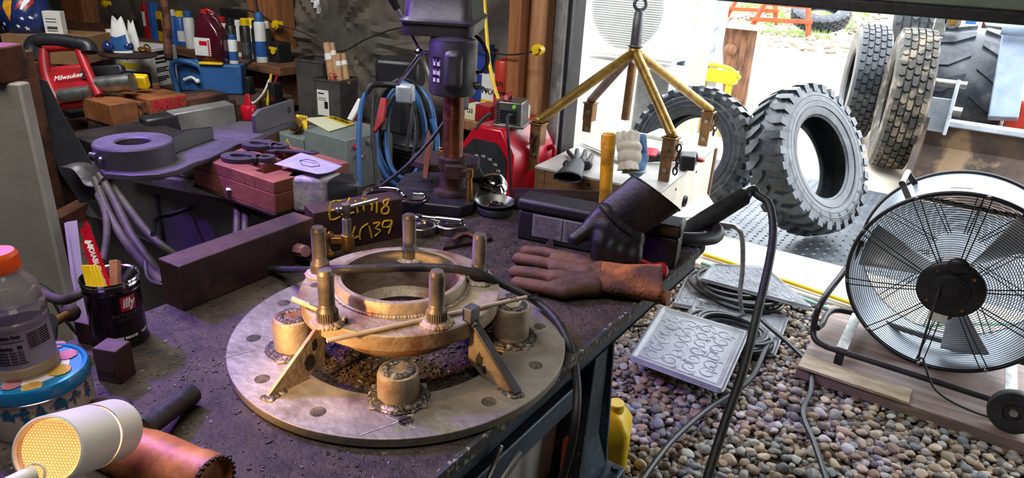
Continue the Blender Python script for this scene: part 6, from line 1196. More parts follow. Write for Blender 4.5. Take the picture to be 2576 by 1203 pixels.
# red band saw on the side bench
SD = 2.85
bs_ = thing('band_saw', 'red and black portable power saw with a grey metal barrel on the side bench', 'power tool', PZ(170, 285, LBZ)); sd = lambda x, y, d=0: PD(x, y, SD+d)
m = MB(); m.tube([sd(80, 150), sd(80, 120), sd(95, 104), sd(150, 104), sd(190, 110), sd(215, 112)], .030, 14); m.tube([sd(205, 112), sd(222, 118), sd(225, 132)], .032, 12); m.tube([sd(92, 150), sd(105, 122)], .024, 10, sm=1); part('handle', m, 'black_plastic', bs_)
m = MB(); m.tube([sd(110, 125), sd(112, 160), sd(120, 200), sd(140, 245), sd(160, 262)], .022, 12); m.tube([sd(112, 122), sd(160, 118), sd(195, 120), sd(205, 140), sd(215, 165), sd(235, 210), sd(250, 240)], .018, 12); part('frame', m, 'red_plastic', bs_)
m = MB(); m.add([sd(108, 170), sd(212, 160), sd(254, 236), sd(248, 266), sd(150, 278), sd(128, 236)]+[sd(108, 170, .10), sd(212, 160, .10), sd(254, 236, .10), sd(248, 266, .10), sd(150, 278, .10), sd(128, 236, .10)], [(0, 1, 2, 3, 4, 5), (11, 10, 9, 8, 7, 6)]+[(i, (i+1) % 6, 6+(i+1) % 6, 6+i) for i in range(6)]); part('motor_body', m, 'red_plastic', bs_, .012)
m = MB(); m.cyl(sd(152, 242, -.01), sd(232, 232, -.01), .030, n=26); part('gear_barrel', m, 'zinc', bs_); m = MB(); m.cyl(sd(240, 215, .02), sd(330, 207, .02), .036, n=26); m.cyl(sd(318, 208, .02), sd(334, 207, .02), .039, n=26); part('grey_barrel', m, 'zinc', bs_)
m = MB(); m.bx(bs_.location.x-.06, bs_.location.x+.12, bs_.location.y-.04, bs_.location.y+.04, LBZ, LBZ+.03); part('foot', m, 'black_plastic', bs_, .004)
text('Milwaukee', .028, FR(sd(171, 193, -.012), rt*.97+up*.16, up), 'text_white', bs_, shear=.3, th=.001)
for i in range(4):
    m = MB(); m.beam(sd(203, 178+6*i, -.008), sd(219, 177+6*i, -.008), .006, .004, fw); part('vent', m, 'black_matte', bs_)
m = MB(); a_, b_ = sd(225, 195, .18), sd(310, 178, .18); plate4(m, [sd(222, 170, .15), sd(310, 162, .15), sd(316, 185, .15), sd(300, 198, .15), sd(235, 204, .15)], .04); c = solo('black_tool_case', m, 'black_plastic', 'dark plastic tool body with a slotted grip behind the red saw', 'tool', bev=.01)
m = MB(); a_ = sd(352, 205, .1); m.box((0, 0, 0), (.07, .04, .06), TR(a_.x, a_.y, a_.z, R(33), R(15))); solo('yellow_clip', m, 'yellow_plastic', 'small yellow and black charger clip beside the printed carton', 'clip', bev=.008)
# helmet on a carton
hc = PD(62, 32, 3.55); hl = thing('welding_helmet', 'welding helmet painted with an eagle head, red stripes and white stars on blue', 'helmet', hc-V((0, 0, .13))); mat('helmet_blue', '22356b', '16244c', .25, 0, 5, coat=.5); mat('eagle_yellow', 'e0a526', 'c9781c', .4, 0, 20); mat('eagle_grey', '6a5a50', '4a3d38', .6, 0, 20); mat('helmet_red', 'a3282c', '8a2024', .3)
Mh = FR(hc, rt, up)     # x right, y up, z towards the room
m = MB(Mh @ MX.Diagonal((.125, .145, .12, 1))); m.lathe([(math.sin(PI*i/20), -math.cos(PI*i/20)) for i in range(21)], 40); part('shell', m, 'helmet_blue', hl)
def onH(x, y, k=1.015): z = math.sqrt(max(.02, 1-(x/.125)**2-(y/.145)**2)); return V((x*k, y*k, .12*z*k))
def hpatch(poly, mt_, nm): m = MB(Mh); c_ = (sum(p[0] for p in poly)/len(poly), sum(p[1] for p in poly)/len(poly)); P3 = []; N = 6; vs = []; fs = []; 
def hpatch(poly, mt_, nm, k=1.015):
    m = MB(Mh); pl = []
    for (a_, b_) in zip(poly, poly[1:]+poly[:1]):
        for t_ in range(4): pl.append((a_[0]+(b_[0]-a_[0])*t_/4, a_[1]+(b_[1]-a_[1])*t_/4))
    c_ = (sum(p[0] for p in pl)/len(pl), sum(p[1] for p in pl)/len(pl)); vs = []; n_ = len(pl); rings = 5
    for r_ in range(1, rings+1): vs += [onH(c_[0]+(p[0]-c_[0])*r_/rings, c_[1]+(p[1]-c_[1])*r_/rings, k) for p in pl]
    vs.append(onH(c_[0], c_[1], k)); fs = [(i, (i+1) % n_, rings*n_) for i in range(n_)]
    for r_ in range(rings-1): fs += [(r_*n_+i, (r_+1)*n_+i, (r_+1)*n_+(i+1) % n_, r_*n_+(i+1) % n_) for i in range(n_)]
    m.add(vs, fs); part(nm, m, mt_, hl)
hpatch([(-.018, .02), (.022, .02), (.018, -.03), (.004, -.075), (-.006, -.05), (-.022, -.01)], 'eagle_yellow', 'eagle_beak', 1.05)
hpatch([(-.035, .10), (.04, .10), (.038, .05), (.022, .018), (.002, .03), (-.018, .018), (-.034, .05)], 'eagle_grey', 'eagle_head', 1.03)
for s_ in (-1, 1):
    hpatch([(s_*.045, .09), (s_*.058, .09), (s_*.072, .04), (s_*.050, -.012), (s_*.030, -.028), (s_*.046, .02)], 'helmet_red', 'red_stripe', 1.02); hpatch([(s_*.060, .09), (s_*.072, .085), (s_*.086, .03), (s_*.06, -.02), (s_*.052, -.018), (s_*.074, .04)], 'text_white', 'white_stripe', 1.022); hpatch([(s_*.075, .08), (s_*.09, .07), (s_*.098, .02), (s_*.075, -.02), (s_*.064, -.02), (s_*.088, .03)], 'helmet_red', 'red_stripe', 1.02)
for (x, y) in ((-.07, -.055), (.055, -.06), (-.035, -.085), (.03, -.095), (.085, -.05), (-.095, -.04), (-.06, -.1), (.06, -.1)):
    hpatch([(x+.010*math.cos(PI/2+PI*i/5)*(1 if i % 2 == 0 else .42), y+.010*math.sin(PI/2+PI*i/5)*(1 if i % 2 == 0 else .42)) for i in range(10)], 'text_white', 'star', 1.03)
def ubox(name, px0, px1, pyt, pyb, D, depth, rz, mt_, label, cat='box', bev=.002, z0=None):      # upright box whose base centre-front sits under the pixels
    a_, b_ = PD(px0, pyb, D), PD(px1, pyb, D); w_ = (b_-a_).length; c = (a_+b_)/2; h_ = (pyb-pyt)*D/F/.93; zb_ = c.z if z0 is None else z0; th = thing(name, label, cat, V((c.x, c.y, zb_)), rz); m = MB(MW[th.name]); m.bx(-w_/2, w_/2, 0, depth, 0, h_); part('box_body', m, mt_, th, bev); return th, w_, h_
cb1, w1, h1_ = ubox('cardboard_box', 15, 205, 98, 160, 3.5, .3, R(33), 'cardboard', 'plain brown cardboard box under the eagle helmet'); 
m = MB(); zb_ = cb1.location.z; m.bx(cb1.location.x-.25, cb1.location.x+.05, cb1.location.y-.1, cb1.location.y+.3, LBZ, zb_); solo('storage_crate', m, 'rust_dark', 'dark crate under the plain cardboard box', 'crate', bev=.004)
th, w_, h_ = ubox('instruction_booklet', 118, 160, 36, 94, 3.55, .05, R(40), 'paper', 'white printed carton standing beside the eagle helmet', 'carton')
for z_ in (.09, .075, .05, .045, .04, .03): m = MB(MW[th.name]); m.bx(-.03, .02, -.001, 0, z_, z_+.004); part('printed_line', m, 'steel_grey', th)
# printed carton with tray of things on it
q = PZ(300, 217, LBZ); pb = thing('printed_carton', 'large white printed carton marked powder coating, on the side bench', 'carton', PZ(385, 222, LBZ), R(22)); Mb2 = MW[pb.name]
m = MB(Mb2); m.bx(-.40, 0, 0, .24, 0, .215); part('carton_body', m, 'white_paint', pb, .002)
zx = Mb2.to_3x3() @ V((1, 0, 0)); zy = V((0, 0, 1)); text('MACHINERY', .022, FR(Mb2 @ V((-.27, -.001, .193)), zx, zy), 'text_black', pb); text('POWDER COATING', .024, FR(Mb2 @ V((-.24, -.001, .155)), zx, zy), 'text_black', pb, bold=.0006)
m = MB(Mb2); m.bx(-.20, -.08, -.001, 0, .10, .13); part('yellow_print', m, 'yellow_plastic', pb); m = MB(Mb2); m.bx(-.40, -.001, -.0012, -.0002, .0, .085); part('grey_print', m, 'steel_grey', pb)
m = MB(Mb2)
for (z_, h2, w2) in ((.175, .022, .08), (.15, .012, .1), (.13, .01, .09), (.10, .006, .1), (.09, .006, .08), (.08, .006, .1), (.05, .006, .09), (.04, .006, .1), (.03, .006, .07)): m.bx(0, .001, .05, .05+w2, z_, z_+h2)
part('side_print', m, 'text_black', pb)
zt2 = LBZ+.215; tp_ = lambda x, y, dz=0: PZ(x, y, zt2+dz)
m = MB(); c = tp_(322, 138); m.lathe([(0, 0), (.17, 0), (.175, .006), (0, .006)], 40, MX.Translation(c) @ MX.Diagonal((1, .75, 1, 1))); solo('dark_tray', m, 'rust_dark', 'thin dark tray lying on top of the printed carton', 'tray')
bt_ = 'glossy dark blue glass ball on the tray'
for (x, y, lb_) in ((275, 132, 'left glossy blue ball on the tray above the printed carton'), (323, 132, 'right glossy blue ball on the tray above the printed carton')):
    mat('blue_glass', '26386e', '1a2850', .08, 0, 6, coat=1); c = tp_(x, y, .006); r_ = .031; m = MB(); m.ball(c+V((0, 0, r_)), r_, 20); solo('blue_ball', m, 'blue_glass', lb_, 'ball')
c = tp_(268, 122, .0); jr = thing('plastic_jar', 'clear jar with white lid and black label behind the left blue ball', 'jar', c+V((-.01, .05, 0))); J = MX.Translation(c+V((-.01, .05, 0))); m = MB(J); m.lathe([(0, 0), (.034, 0), (.034, .07), (.03, .08), (0, .08)], 30); part('jar_body', m, 'white_plastic', jr); m = MB(J); m.lathe([(.0345, .02), (.0345, .062)], 30); part('label', m, 'text_black', jr); m = MB(J); m.lathe([(.032, .08), (.033, .098), (0, .098)], 30); part('lid', m, 'white_plastic', jr)
def bag(x0, x1, yt, yb, D, mt_, label, lab_mt=None):
    a_ = PD((x0+x1)/2, yb, D); w_ = (x1-x0)*D/F/2; h_ = (yb-yt)*D/F; th = thing('plastic_bag', label, 'bag', a_); m = MB(FR(a_, rt-V((0, 0, rt.z)), V((0, 0, 1))))
    def fn(u, v): a2 = 2*PI*u; s_ = (1-.55*v**1.5)*(1+.12*NZ.noise(V((u*5, v*4, x0)))); return (w_*s_*math.cos(a2), h_*v*(1+.10*math.sin(a2*2+1)), .55*w_*s_*math.sin(a2))
    m.grid(fn, 30, 14); part('bag_body', m, mt_, th, ang=80)
    if lab_mt: m = MB(FR(a_-fw*.0, rt-V((0, 0, rt.z)), V((0, 0, 1)))); m.grid(lambda u, v: (lambda p: (p[0]*1.04, p[1], p[2]*1.06))(fn(.10+.30*u, .08+.45*v)), 10, 6); part('printed_patch', m, lab_mt, th)
bag(281, 335, 52, 132, 3.62, 'white_plastic', 'white plastic refill bag with a blue print above the printed carton', 'blue_plastic'); bag(325, 355, 60, 130, 3.7, 'white_plastic', 'smaller twisted white bag right of the blue printed bag')
m = MB(); c = tp_(362, 130, .006); m.torus(c+V((0, 0, .012)), .022, .008, (.2, .1, 1), 24, 8); m.torus(c+V((.02, .01, .02)), .018, .005, (1, .3, .4), 24, 8); solo('metal_rings', m, 'brass', 'small heap of brassy metal rings on the tray edge', 'rings')
# blue tool case, jug and can
cq = PZ(612, 240, LBZ); bcase = thing('blue_tool_case', 'blue plastic tool case with a recessed handle under the dark red jug', 'tool case', cq, R(40)); Mbc = MW[bcase.name]; wq = (PZ(612, 240, LBZ)-PZ(432, 242, LBZ)).length
m = MB(Mbc); m.bx(-wq*.60, 0, 0, .12, 0, .165); m.bx(-wq, -wq*.60, .06, .12, 0, .175); part('case_body', m, 'blue_plastic', bcase, .010)
m = MB(Mbc); m.tube([(-wq*.98, .02, .0), (-wq, .02, .165), (-wq*.62, .02, .15), (-wq*.58, .02, .05)], .016, 10, sm=3); part('handle', m, 'blue_plastic', bcase)
m = MB(Mbc); m.bx(-wq*.60, -wq*.25, -.02, .02, .163, .178); part('yellow_latch', m, 'yellow_plastic', bcase, .008)
m = MB(Mbc); m.tube([(-wq*.88, .03, .07), (-wq*.76, .03, .085), (-wq*.68, .03, .06)], .008, 8); m.ball((-wq*.68, .03, .065), .014, 10); solo('white_nozzle', m, 'white_plastic', 'cream white nozzle lying in the handle of the blue case', 'nozzle')
mat('jug_red', '4a1220', '360d18', .2, 0, 6, coat=.4)
jz = LBZ+.166; jq = Mbc @ V((-wq*.42, .06, .178)); jg2 = thing('antifreeze_jug', 'dark red gallon jug with a white label on top of the blue case', 'jug', jq, R(25)); Mj = MW[jg2.name]
def rl(w_, d_, z_, dx=0): return [(x+dx, y, z_) for x, y in rrect(w_, d_, min(w_, d_)*.25)]
m = loft(MB(Mj), [rl(.155, .10, 0), rl(.165, .11, .006), rl(.165, .11, .13), rl(.14, .10, .17, -.006), rl(.10, .075, .21, -.018), rl(.05, .05, .235, -.028), rl(.036, .036, .25, -.03)]); m.tube([(-.01, 0, .235), (.03, 0, .225), (.06, 0, .18), (.07, 0, .14)], .012, 10); part('jug_body', m, 'jug_red', jg2, ang=50)
m = MB(Mj); m.cyl((-.03, 0, .248), (-.03, 0, .268), .022, n=20); m.tube([(-.03, 0, .262), (.0, -.01, .268), (.03, 0, .25)], .009, 8); part('red_cap', m, 'red_plastic', jg2); m = MB(Mj); m.bx(-.075, .02, -.0562, -.0555, .03, .125); part('label', m, 'white_paint', jg2); m = MB(Mj); m.bx(-.045, .0, -.0570, -.0562, .085, .108); part('label_print', m, 'red_paint', jg2)
for i in range(7): m = MB(Mj); m.bx(.004, .015, -.0570, -.0562, .034+i*.012, .042+i*.012); part('label_print', m, 'red_paint', jg2)
CANS = {}
def spray(base, h_, r_, body, cap, label, band=None, group='spray cans on the left shelf', capst=1):
    th = thing('spray_can', label, 'spray can', base, 0, group); J = MX.Translation(base); m = MB(J); hc_ = h_*.78; m.lathe([(0, 0), (r_, 0), (r_, hc_), (r_*.8, hc_+r_*.35), (r_*.5, hc_+r_*.5), (0, hc_+r_*.5)], 26); part('can_body', m, body, th)
    m = MB(J)
    if capst: m.lathe([(r_*.80, hc_+r_*.15), (r_*.78, h_*.97), (r_*.6, h_), (0, h_)], 22)
    else: m.lathe([(r_*.3, hc_+r_*.4), (r_*.3, h_), (0, h_)], 14)
    part('cap', m, cap, th)
    if band: m = MB(J); m.lathe([(r_*1.01, hc_*.15), (r_*1.01, hc_*.55)], 26); part('label_band', m, band, th)
    return th
spray(Mbc @ V((-wq*.13, .06, .166)), .155, .024, 'white_paint', 'blue_plastic', 'white and blue spray can standing on the blue tool case', 'blue_plastic', 'spray can on the blue case')
# left shelf
SZ = .83; m = MB(); m.bx(-6.3, -3.37, 2.60, 2.95, SZ-.05, SZ); sh = thing('wall_shelf', 'brown wooden wall shelf full of spray cans at the left', 'shelf', (-4.6, 2.8, SZ-.05)); part('shelf_board', m, 'shelf_wood', sh, .004)
for x in (-6.2, -5.0, -3.5): m = MB(); m.bx(x-.03, x+.03, 2.68, 2.96, SZ-.26, SZ-.05); part('shelf_bracket', m, 'shelf_wood', sh, .003)
mat('can_blue', '2f62a8', '244d88', .35, 0, 9); mat('can_yellow', 'd2a21c', 'b38815', .35, 0, 9); mat('can_brown', '6b432a', '54331f', .4); mat('can_black', '23231f', '34342e', .35)
cans = [(441, 34, 'can_blue', 'white_paint', 'can_blue', 'blue can with white cap, leftmost by the ribbed conduit'), (462, 37, 'can_blue', 'yellow_plastic', 'white_paint', 'blue and white can with a yellow cap, second on the left shelf'), (483, 38, 'white_paint', 'blue_plastic', None, 'white can with a dark blue cap left of the red jug'), (532, 45, 'white_paint', 'red_plastic', None, 'white can with red cap behind the red jug neck'),
        (545, 44, 'can_yellow', 'zinc', 'can_black', 'yellow and black can with a metal dome top'), (567, 52, 'white_paint', 'red_plastic', 'can_blue', 'white and blue can with a bright red cap'), (588, 56, 'can_black', 'black_plastic', 'white_paint', 'black can with pale print behind the small white spray can'), (604, 60, 'white_paint', 'white_plastic', 'can_brown', 'cream and brown can with a cream nozzle cap'),
        (624, 57, 'can_black', 'yellow_plastic', 'zinc', 'black and silver can with a yellow cap'), (641, 56, 'white_paint', 'yellow_plastic', 'can_blue', 'white and blue can with a yellow cap, right of the black one'), (661, 45, 'white_paint', 'blue_plastic', 'can_blue', 'white and blue can with a tall blue cap'), (674, 64, 'can_black', 'white_plastic', None, 'black can with a white cap beside the wooden post'), (653, 62, 'can_black', 'black_plastic', None, 'dark can half hidden between two white and blue cans')]
for i, (x, yt, bd, cp, bn, lb_) in enumerate(cans):
    yb = 100+(x-360)*.205; D_ = None; b_ = PY(x, yb, 2.70 if i % 2 else 2.66); b_.z = SZ; D_ = (b_-CAM).dot(fw)
    y_pix = 601.5-((b_-CAM).dot(up))/D_*F; h_ = (y_pix-yt)*D_/F/.93; spray(b_, h_, .033, bd, cp, lb_, bn)
def shelfbox(x, yt, w_, d_, mt_, label, name='carton', cat='carton', z=SZ, Y=2.68, rz=0, band=None):
    b_ = PY(x, 100+(x-360)*.205, Y); b_.z = z; D_ = (b_-CAM).dot(fw); yp = 601.5-((b_-CAM).dot(up))/D_*F; h_ = (yp-yt)*D_/F/.93; ww_ = w_*D_/F; th = thing(name, label, cat, b_, rz); m = MB(MW[th.name]); m.bx(-ww_/2, ww_/2, 0, d_, 0, h_); part('carton_body', m, mt_, th, .003)
    if band: m = MB(MW[th.name]); m.bx(-ww_*.4, ww_*.4, -.001, 0, h_*.35, h_*.75); part('printed_band', m, band, th)
shelfbox(350, 55, 38, .10, 'can_black', 'black carton with green print left of the blue tube', band='can_black'); shelfbox(370, 17, 15, .05, 'red_plastic', 'tall red and white tube carton beside the blue one', band='white_paint'); shelfbox(387, 17, 17, .05, 'can_blue', 'tall slim dark blue tube carton on the left shelf', band='can_blue'); shelfbox(408, 38, 26, .08, 'can_yellow', 'yellow and black carton behind the ribbed conduit', band='can_black'); shelfbox(598, 36, 110, .04, 'black_plastic', 'long black case standing at the back of the shelf', 'black_case', 'case', Y=2.86)
m = MB(); b_ = PY(525, 40, 2.85); m.ball(b_, .06, 12, (1.3, .7, .6)); m.bx(b_.x-.05, b_.x+.05, b_.y-.03, b_.y+.03, SZ, b_.z); solo('cloth_bundle', m, 'cotton', 'crumpled pale cloth bundle behind the red jug on the shelf', 'cloth')
# ribbed conduit hanging from the ceiling
m = MB(); pts_ = [PD(405, -60, 3.6), PD(412, 0, 3.6), PD(420, 50, 3.6), PD(421, 100, 3.6), PD(425, 150, 3.6)]; P2, _ = spline([V(p) for p in pts_], 26); m.tube(P2, .02, 14, sm=1, radii=[.023 if i % 2 else .0195 for i in range(len(P2))]); solo('ribbed_conduit', m, 'rust', 'brown ribbed flexible conduit hanging in front of the left shelf', 'conduit', ang=80)
# post power outlet and cords
oz = thing('power_outlet', 'black outlet box with yellow plug sockets on the left wooden post', 'outlet box', PY(690, 195, 2.76)); a_, b_ = PY(652, 150, 2.76), PY(724, 192, 2.76); m = MB(); m.bx(a_.x, b_.x, 2.70, 2.80, b_.z-.01, b_.z+.20); part('box_body', m, 'black_plastic', oz, .006)
m = MB(); m.bx(a_.x+.12, a_.x+.26, 2.692, 2.70, b_.z+.16, b_.z+.175); m.cyl((a_.x+.15, 2.70, b_.z+.14), (a_.x+.15, 2.69, b_.z+.14), .022, n=18); m.cyl((a_.x+.23, 2.70, b_.z+.15), (a_.x+.23, 2.69, b_.z+.15), .018, n=18); part('yellow_socket', m, 'yellow_plastic', oz); m = MB(); m.bx(a_.x+.02, a_.x+.06, 2.69, 2.70, b_.z+.02, b_.z+.18); part('yellow_side_label', m, 'yellow_plastic', oz)
hose('white_cable', [PD(688, -20, 4.3), PD(686, 60, 4.3), PD(690, 138, 4.25)], .009, 'white_plastic', 'white cord running down the edge of the left post', 'cable'); hose('yellow_cable', [PD(682, 188, 4.0), PD(678, 220, 3.9), PD(673, 262, 3.7)], .008, 'yellow_plastic', 'yellow cord plugged in below the black outlet box', 'cable'); hose('red_cable', [PD(698, 188, 4.0), PD(690, 215, 3.9), PD(685, 250, 3.7)], .008, 'red_plastic', 'red cord plugged in below the black outlet box', 'cable'); hose('white_cable', [PD(678, 200, 3.9), PD(662, 235, 3.8), PD(640, 258, 3.6), PD(625, 255, 3.6)], .006, 'white_plastic', 'short white cord curling under the outlet box', 'cable')
hose('black_cable', [PD(642, 0, 4.2), PD(650, 60, 4.2), PD(655, 140, 4.15)], .007, 'black_rubber', 'black cord hanging before the right end of the left shelf', 'cable'); hose('black_cable', [PD(640, 150, 4.0), PD(618, 165, 4.0), PD(612, 195, 3.9), PD(620, 215, 3.9)], .008, 'black_rubber', 'black cord looping left from the outlet box', 'cable')
m = MB(); c = PD(622, 215, 3.85); m.box((0, 0, 0), (.06, .05, .10), TR(c.x, c.y, c.z, R(20))); solo('power_adapter', m, 'black_plastic', 'black power adapter hanging right of the blue case', 'adapter', bev=.006)
gq = PD(628, 300, 3.3); gcn = thing('red_canister', 'small red metal canister with a neck behind the grey tube', 'canister', gq); J = MX.Translation(gq); m = MB(J); m.lathe([(0, 0), (.035, 0), (.037, .004), (.037, .06), (.034, .066), (.016, .07), (.014, .10), (.01, .12), (0, .12)], 26); part('can_body', m, 'red_paint', gcn)
# insulators and wire on the posts
for (x, y, Yy, lb_) in ((703, 62, 2.79, 'yellow fence insulator on the left wooden post'), (1359, 125, 2.82, 'yellow fence insulator on the right wooden post'), (273, 9, 2.79, 'yellow fence insulator on the far left post')):
    c = PY(x, y, Yy); m = MB(); m.cyl(c+V((0, .012, 0)), c-V((0, .02, 0)), .020, n=20); m.cyl(c-V((0, .02, 0)), c-V((0, .035, 0)), .027, n=20); m.cyl(c-V((0, .035, 0)), c-V((0, .045, 0)), .018, n=16); solo('wire_insulator', m, 'yellow_plastic', lb_, 'insulator')
m = MB(); c1, c2_ = PY(703, 64, 2.76), PY(1359, 125, 2.78); m.tube([c1, PY(770, 85, 2.85), PY(850, 130, 2.85), PY(930, 95, 2.85), PY(1040, 70, 2.82), PY(1250, 135, 2.80), c2_], .004, 6); solo('fence_wire', m, 'rust_dark', 'thin sagging wire strung between the yellow insulators', 'wire')
m = MB(); m.tube([PY(273, 12, 2.76), PY(290, 40, 2.8), PY(400, 80, 2.8), PY(520, 35, 2.8), PY(620, 25, 2.8), c1], .003, 6); solo('fence_wire', m, 'rust_dark', 'thin wire running over the left shelf toward the post', 'wire')
# ---- low bench with tins, electrical boxes
m = MB(); m.bx(-3.25, -2.62, 2.35, 2.76, .55, .60); lc = thing('low_bench', 'low brown bench against the back wall under the tall metal tins', 'table', (-3, 2.6, 0)); part('table_top', m, 'bench_wood', lc, .004)
for x, y in ((-3.2, 2.4), (-2.67, 2.4), (-3.2, 2.72), (-2.67, 2.72)): m = MB(); m.bx(x-.03, x+.03, y-.03, y+.03, 0, .55); part('leg', m, 'bench_wood', lc)
mat('tin_plate', '6f6c68', '55524f', .38, .6, 7, .1, 30)
def tin_(cx, cy, w_, h_, rz, label, z=.60, labelled=False):
    th = thing('metal_tin', label, 'tin', (cx, cy, z), rz); M = MW[th.name]; a = w_/2; m = MB(M); t_ = .004
    for (x0, x1, y0, y1) in ((-a, a, -a, -a+t_), (-a, a, a-t_, a), (-a, -a+t_, -a, a), (a-t_, a, -a, a)): m.bx(x0, x1, y0, y1, 0, h_)
    m.bx(-a, a, -a, a, 0, .004); part('tin_body', m, 'tin_plate', th, .001); m = MB(M)
    for (x0, x1, y0, y1) in ((-a-.003, a+.003, -a-.003, -a+.004), (-a-.003, a+.003, a-.004, a+.003), (-a-.003, -a+.004, -a, a), (a-.004, a+.003, -a, a)): m.bx(x0, x1, y0, y1, h_-.012, h_)
    part('rolled_rim', m, 'zinc', th)
    if labelled: m = MB(M); m.bx(-a*.8, a*.1, -a-.001, -a, h_*.28, h_*.78); part('paper_label', m, 'paper', th); m = MB(M); m.bx(-a*.72, -a*.25, -a-.0018, -a-.001, h_*.70, h_*.725); m.bx(-a*.25, a*.02, -a-.0018, -a-.001, h_*.42, h_*.56); m.bx(-a*.72, -a*.1, -a-.0018, -a-.001, h_*.62, h_*.63); m.bx(-a*.72, -a*.1, -a-.0018, -a-.001, h_*.58, h_*.59); part('label_print', m, 'text_black', th)
    return th
tin_(-3.01, 2.58, .17, .33, R(15), 'taller open square metal tin, left of the two by the post'); tin_(-2.785, 2.50, .16, .265, R(12), 'shorter square metal tin with a white label, holding wrapped rolls', labelled=True)
mat('roll_tan', 'b48d66', '96714f', .8, 0, 8)
for (x0, y0, x1, y1, r_, lb_) in ((838, 205, 822, 108, .026, 'tallest tan paper roll with red marks in the labelled tin'), (855, 205, 851, 135, .021, 'middle tan paper roll with tape in the labelled tin'), (872, 200, 864, 135, .018, 'rightmost tan paper roll in the labelled tin'), (846, 180, 836, 108, .017, 'rear frayed tan paper roll in the labelled tin')):
    a_, b_ = PY(x0, y0, 2.52), PY(x1, y1, 2.55); th = thing('paper_roll', lb_, 'paper roll', a_, 0, 'paper rolls in the labelled tin'); m = MB(); d_ = (b_-a_); m.cyl(a_-d_*.2, b_, r_, r_*.75, n=16); part('roll_body', m, 'roll_tan', th, .003); m = MB(); m.cyl(a_+d_*.55, a_+d_*.72, r_*.90, r_*.86, n=16); part('tape', m, 'paper', th)
text('CE', .05, FR(PY(836, 193, 2.49), (1, 0, 0), (0, 0, 1)), 'text_red', th, th=.001)
m = MB(); a_ = PY(748, 285, 2.45); m.bx(-3.17, -3.12, 2.36, 2.42, .60, .80); solo('black_slim_box', m, 'black_plastic', 'slim black upright box left of the tall tin', 'box', bev=.004)
mat('elec_grey', '7c8482', '6a7270', .45, .1, 5)
m = MB(); m.bx(-2.78, -2.22, 2.02, 2.38, .0, .46); solo('dark_stand', m, 'rust_dark', 'dark stand under the grey electrical boxes', 'stand', bev=.004)
eb = thing('electrical_box', 'large grey electrical box with a caution sign lying on top', 'electrical box', (-2.38, 2.2, .46)); m = MB(); m.bx(-2.53, -2.25, 2.06, 2.36, .46, .705); part('box_body', m, 'elec_grey', eb, .004)
m = MB(); m.cyl((-2.25, 2.12, .665), (-2.225, 2.12, .665), .014, n=16); part('push_button', m, 'red_paint', eb); m = MB(); m.cyl((-2.25, 2.2, .675), (-2.235, 2.2, .675), .016, n=16); m.cyl((-2.25, 2.13, .625), (-2.21, 2.13, .62), .012, n=12); part('cable_gland', m, 'zinc', eb)
sg_ = thing('caution_sign', 'white sign with a yellow caution strip lying on the electrical box', 'sign', (-2.4, 2.2, .706)); Q = [PZ(765, 297, .712), PZ(828, 330, .712), PZ(893, 311, .712), PZ(838, 292, .712)]; m = MB(); m.add(Q+[p-V((0, 0, .004)) for p in Q], [(0, 1, 2, 3), (7, 6, 5, 4), (0, 4, 5, 1), (1, 5, 6, 2), (2, 6, 7, 3), (3, 7, 4, 0)]); part('sign_board', m, 'cream_panel', sg_)
m = MB(); s0_, s1_2 = Q[3].lerp(Q[0], .30), Q[2].lerp(Q[1], .30); m.add([Q[3]+V((0, 0, .001)), s0_+V((0, 0, .001)), s1_2+V((0, 0, .001)), Q[2]+V((0, 0, .001))], [(0, 1, 2, 3)]); part('yellow_strip', m, 'yellow_plastic', sg_); dx = (Q[2]-Q[3]).normalized(); text('CAUTION', .036, FR((Q[3]+Q[2]+s0_+s1_2)/4+V((0, 0, .002)), dx, V((0, 0, 1)).cross(dx)), 'text_black', sg_, bold=.0008)
sb_ = thing('switch_box', 'smaller grey switch box with a warning triangle left of the large electrical box', 'electrical box', (-2.65, 2.15, .46)); m = MB(); m.bx(-2.74, -2.54, 2.06, 2.28, .46, .655); part('box_body', m, 'elec_grey', sb_, .004); m = MB(); m.add([(-2.675, 2.058, .60), (-2.625, 2.058, .60), (-2.65, 2.058, .643)], [(0, 1, 2)]); part('warning_triangle', m, 'yellow_plastic', sb_); text('!', .03, FR((-2.65, 2.056, .615), (1, 0, 0), (0, 0, 1)), 'text_black', sb_, th=.0005)
m = MB(); m.bx(-2.60, -2.56, 2.056, 2.06, .555, .585); part('white_label', m, 'paper', sb_)
Dv = (PZ(735, 325, .66)-CAM).dot(fw)-.03; vb = thing('brass_valve', 'dirty brass valve fitting on top of the switch box', 'valve', PZ(735, 325, .66)); m = MB(); m.caps(PD(728, 298, Dv+.03), PD(745, 310, Dv), .026, .028); m.cyl(PD(745, 312, Dv-.02), PD(738, 316, Dv-.08), .030, n=6); part('valve_body', m, 'brass', vb); m = MB(); m.cyl(PD(739, 316, Dv-.079), PD(738, 316, Dv-.085), .018, n=18); part('bore', m, 'black_matte', vb)
yp_ = thing('yellow_plate', 'small yellow plate with cut letters behind the brass valve', 'plate', PZ(760, 330, .66)); m = MB(); plate4(m, [PD(745, 288, Dv+.02), PD(773, 292, Dv+.02), PD(773, 328, Dv+.02), PD(748, 325, Dv+.02)], .004); part('plate_body', m, 'yellow_plastic', yp_); text('GH', .026, FR(PD(760, 298, Dv+.012), rt, up), 'text_black', yp_)
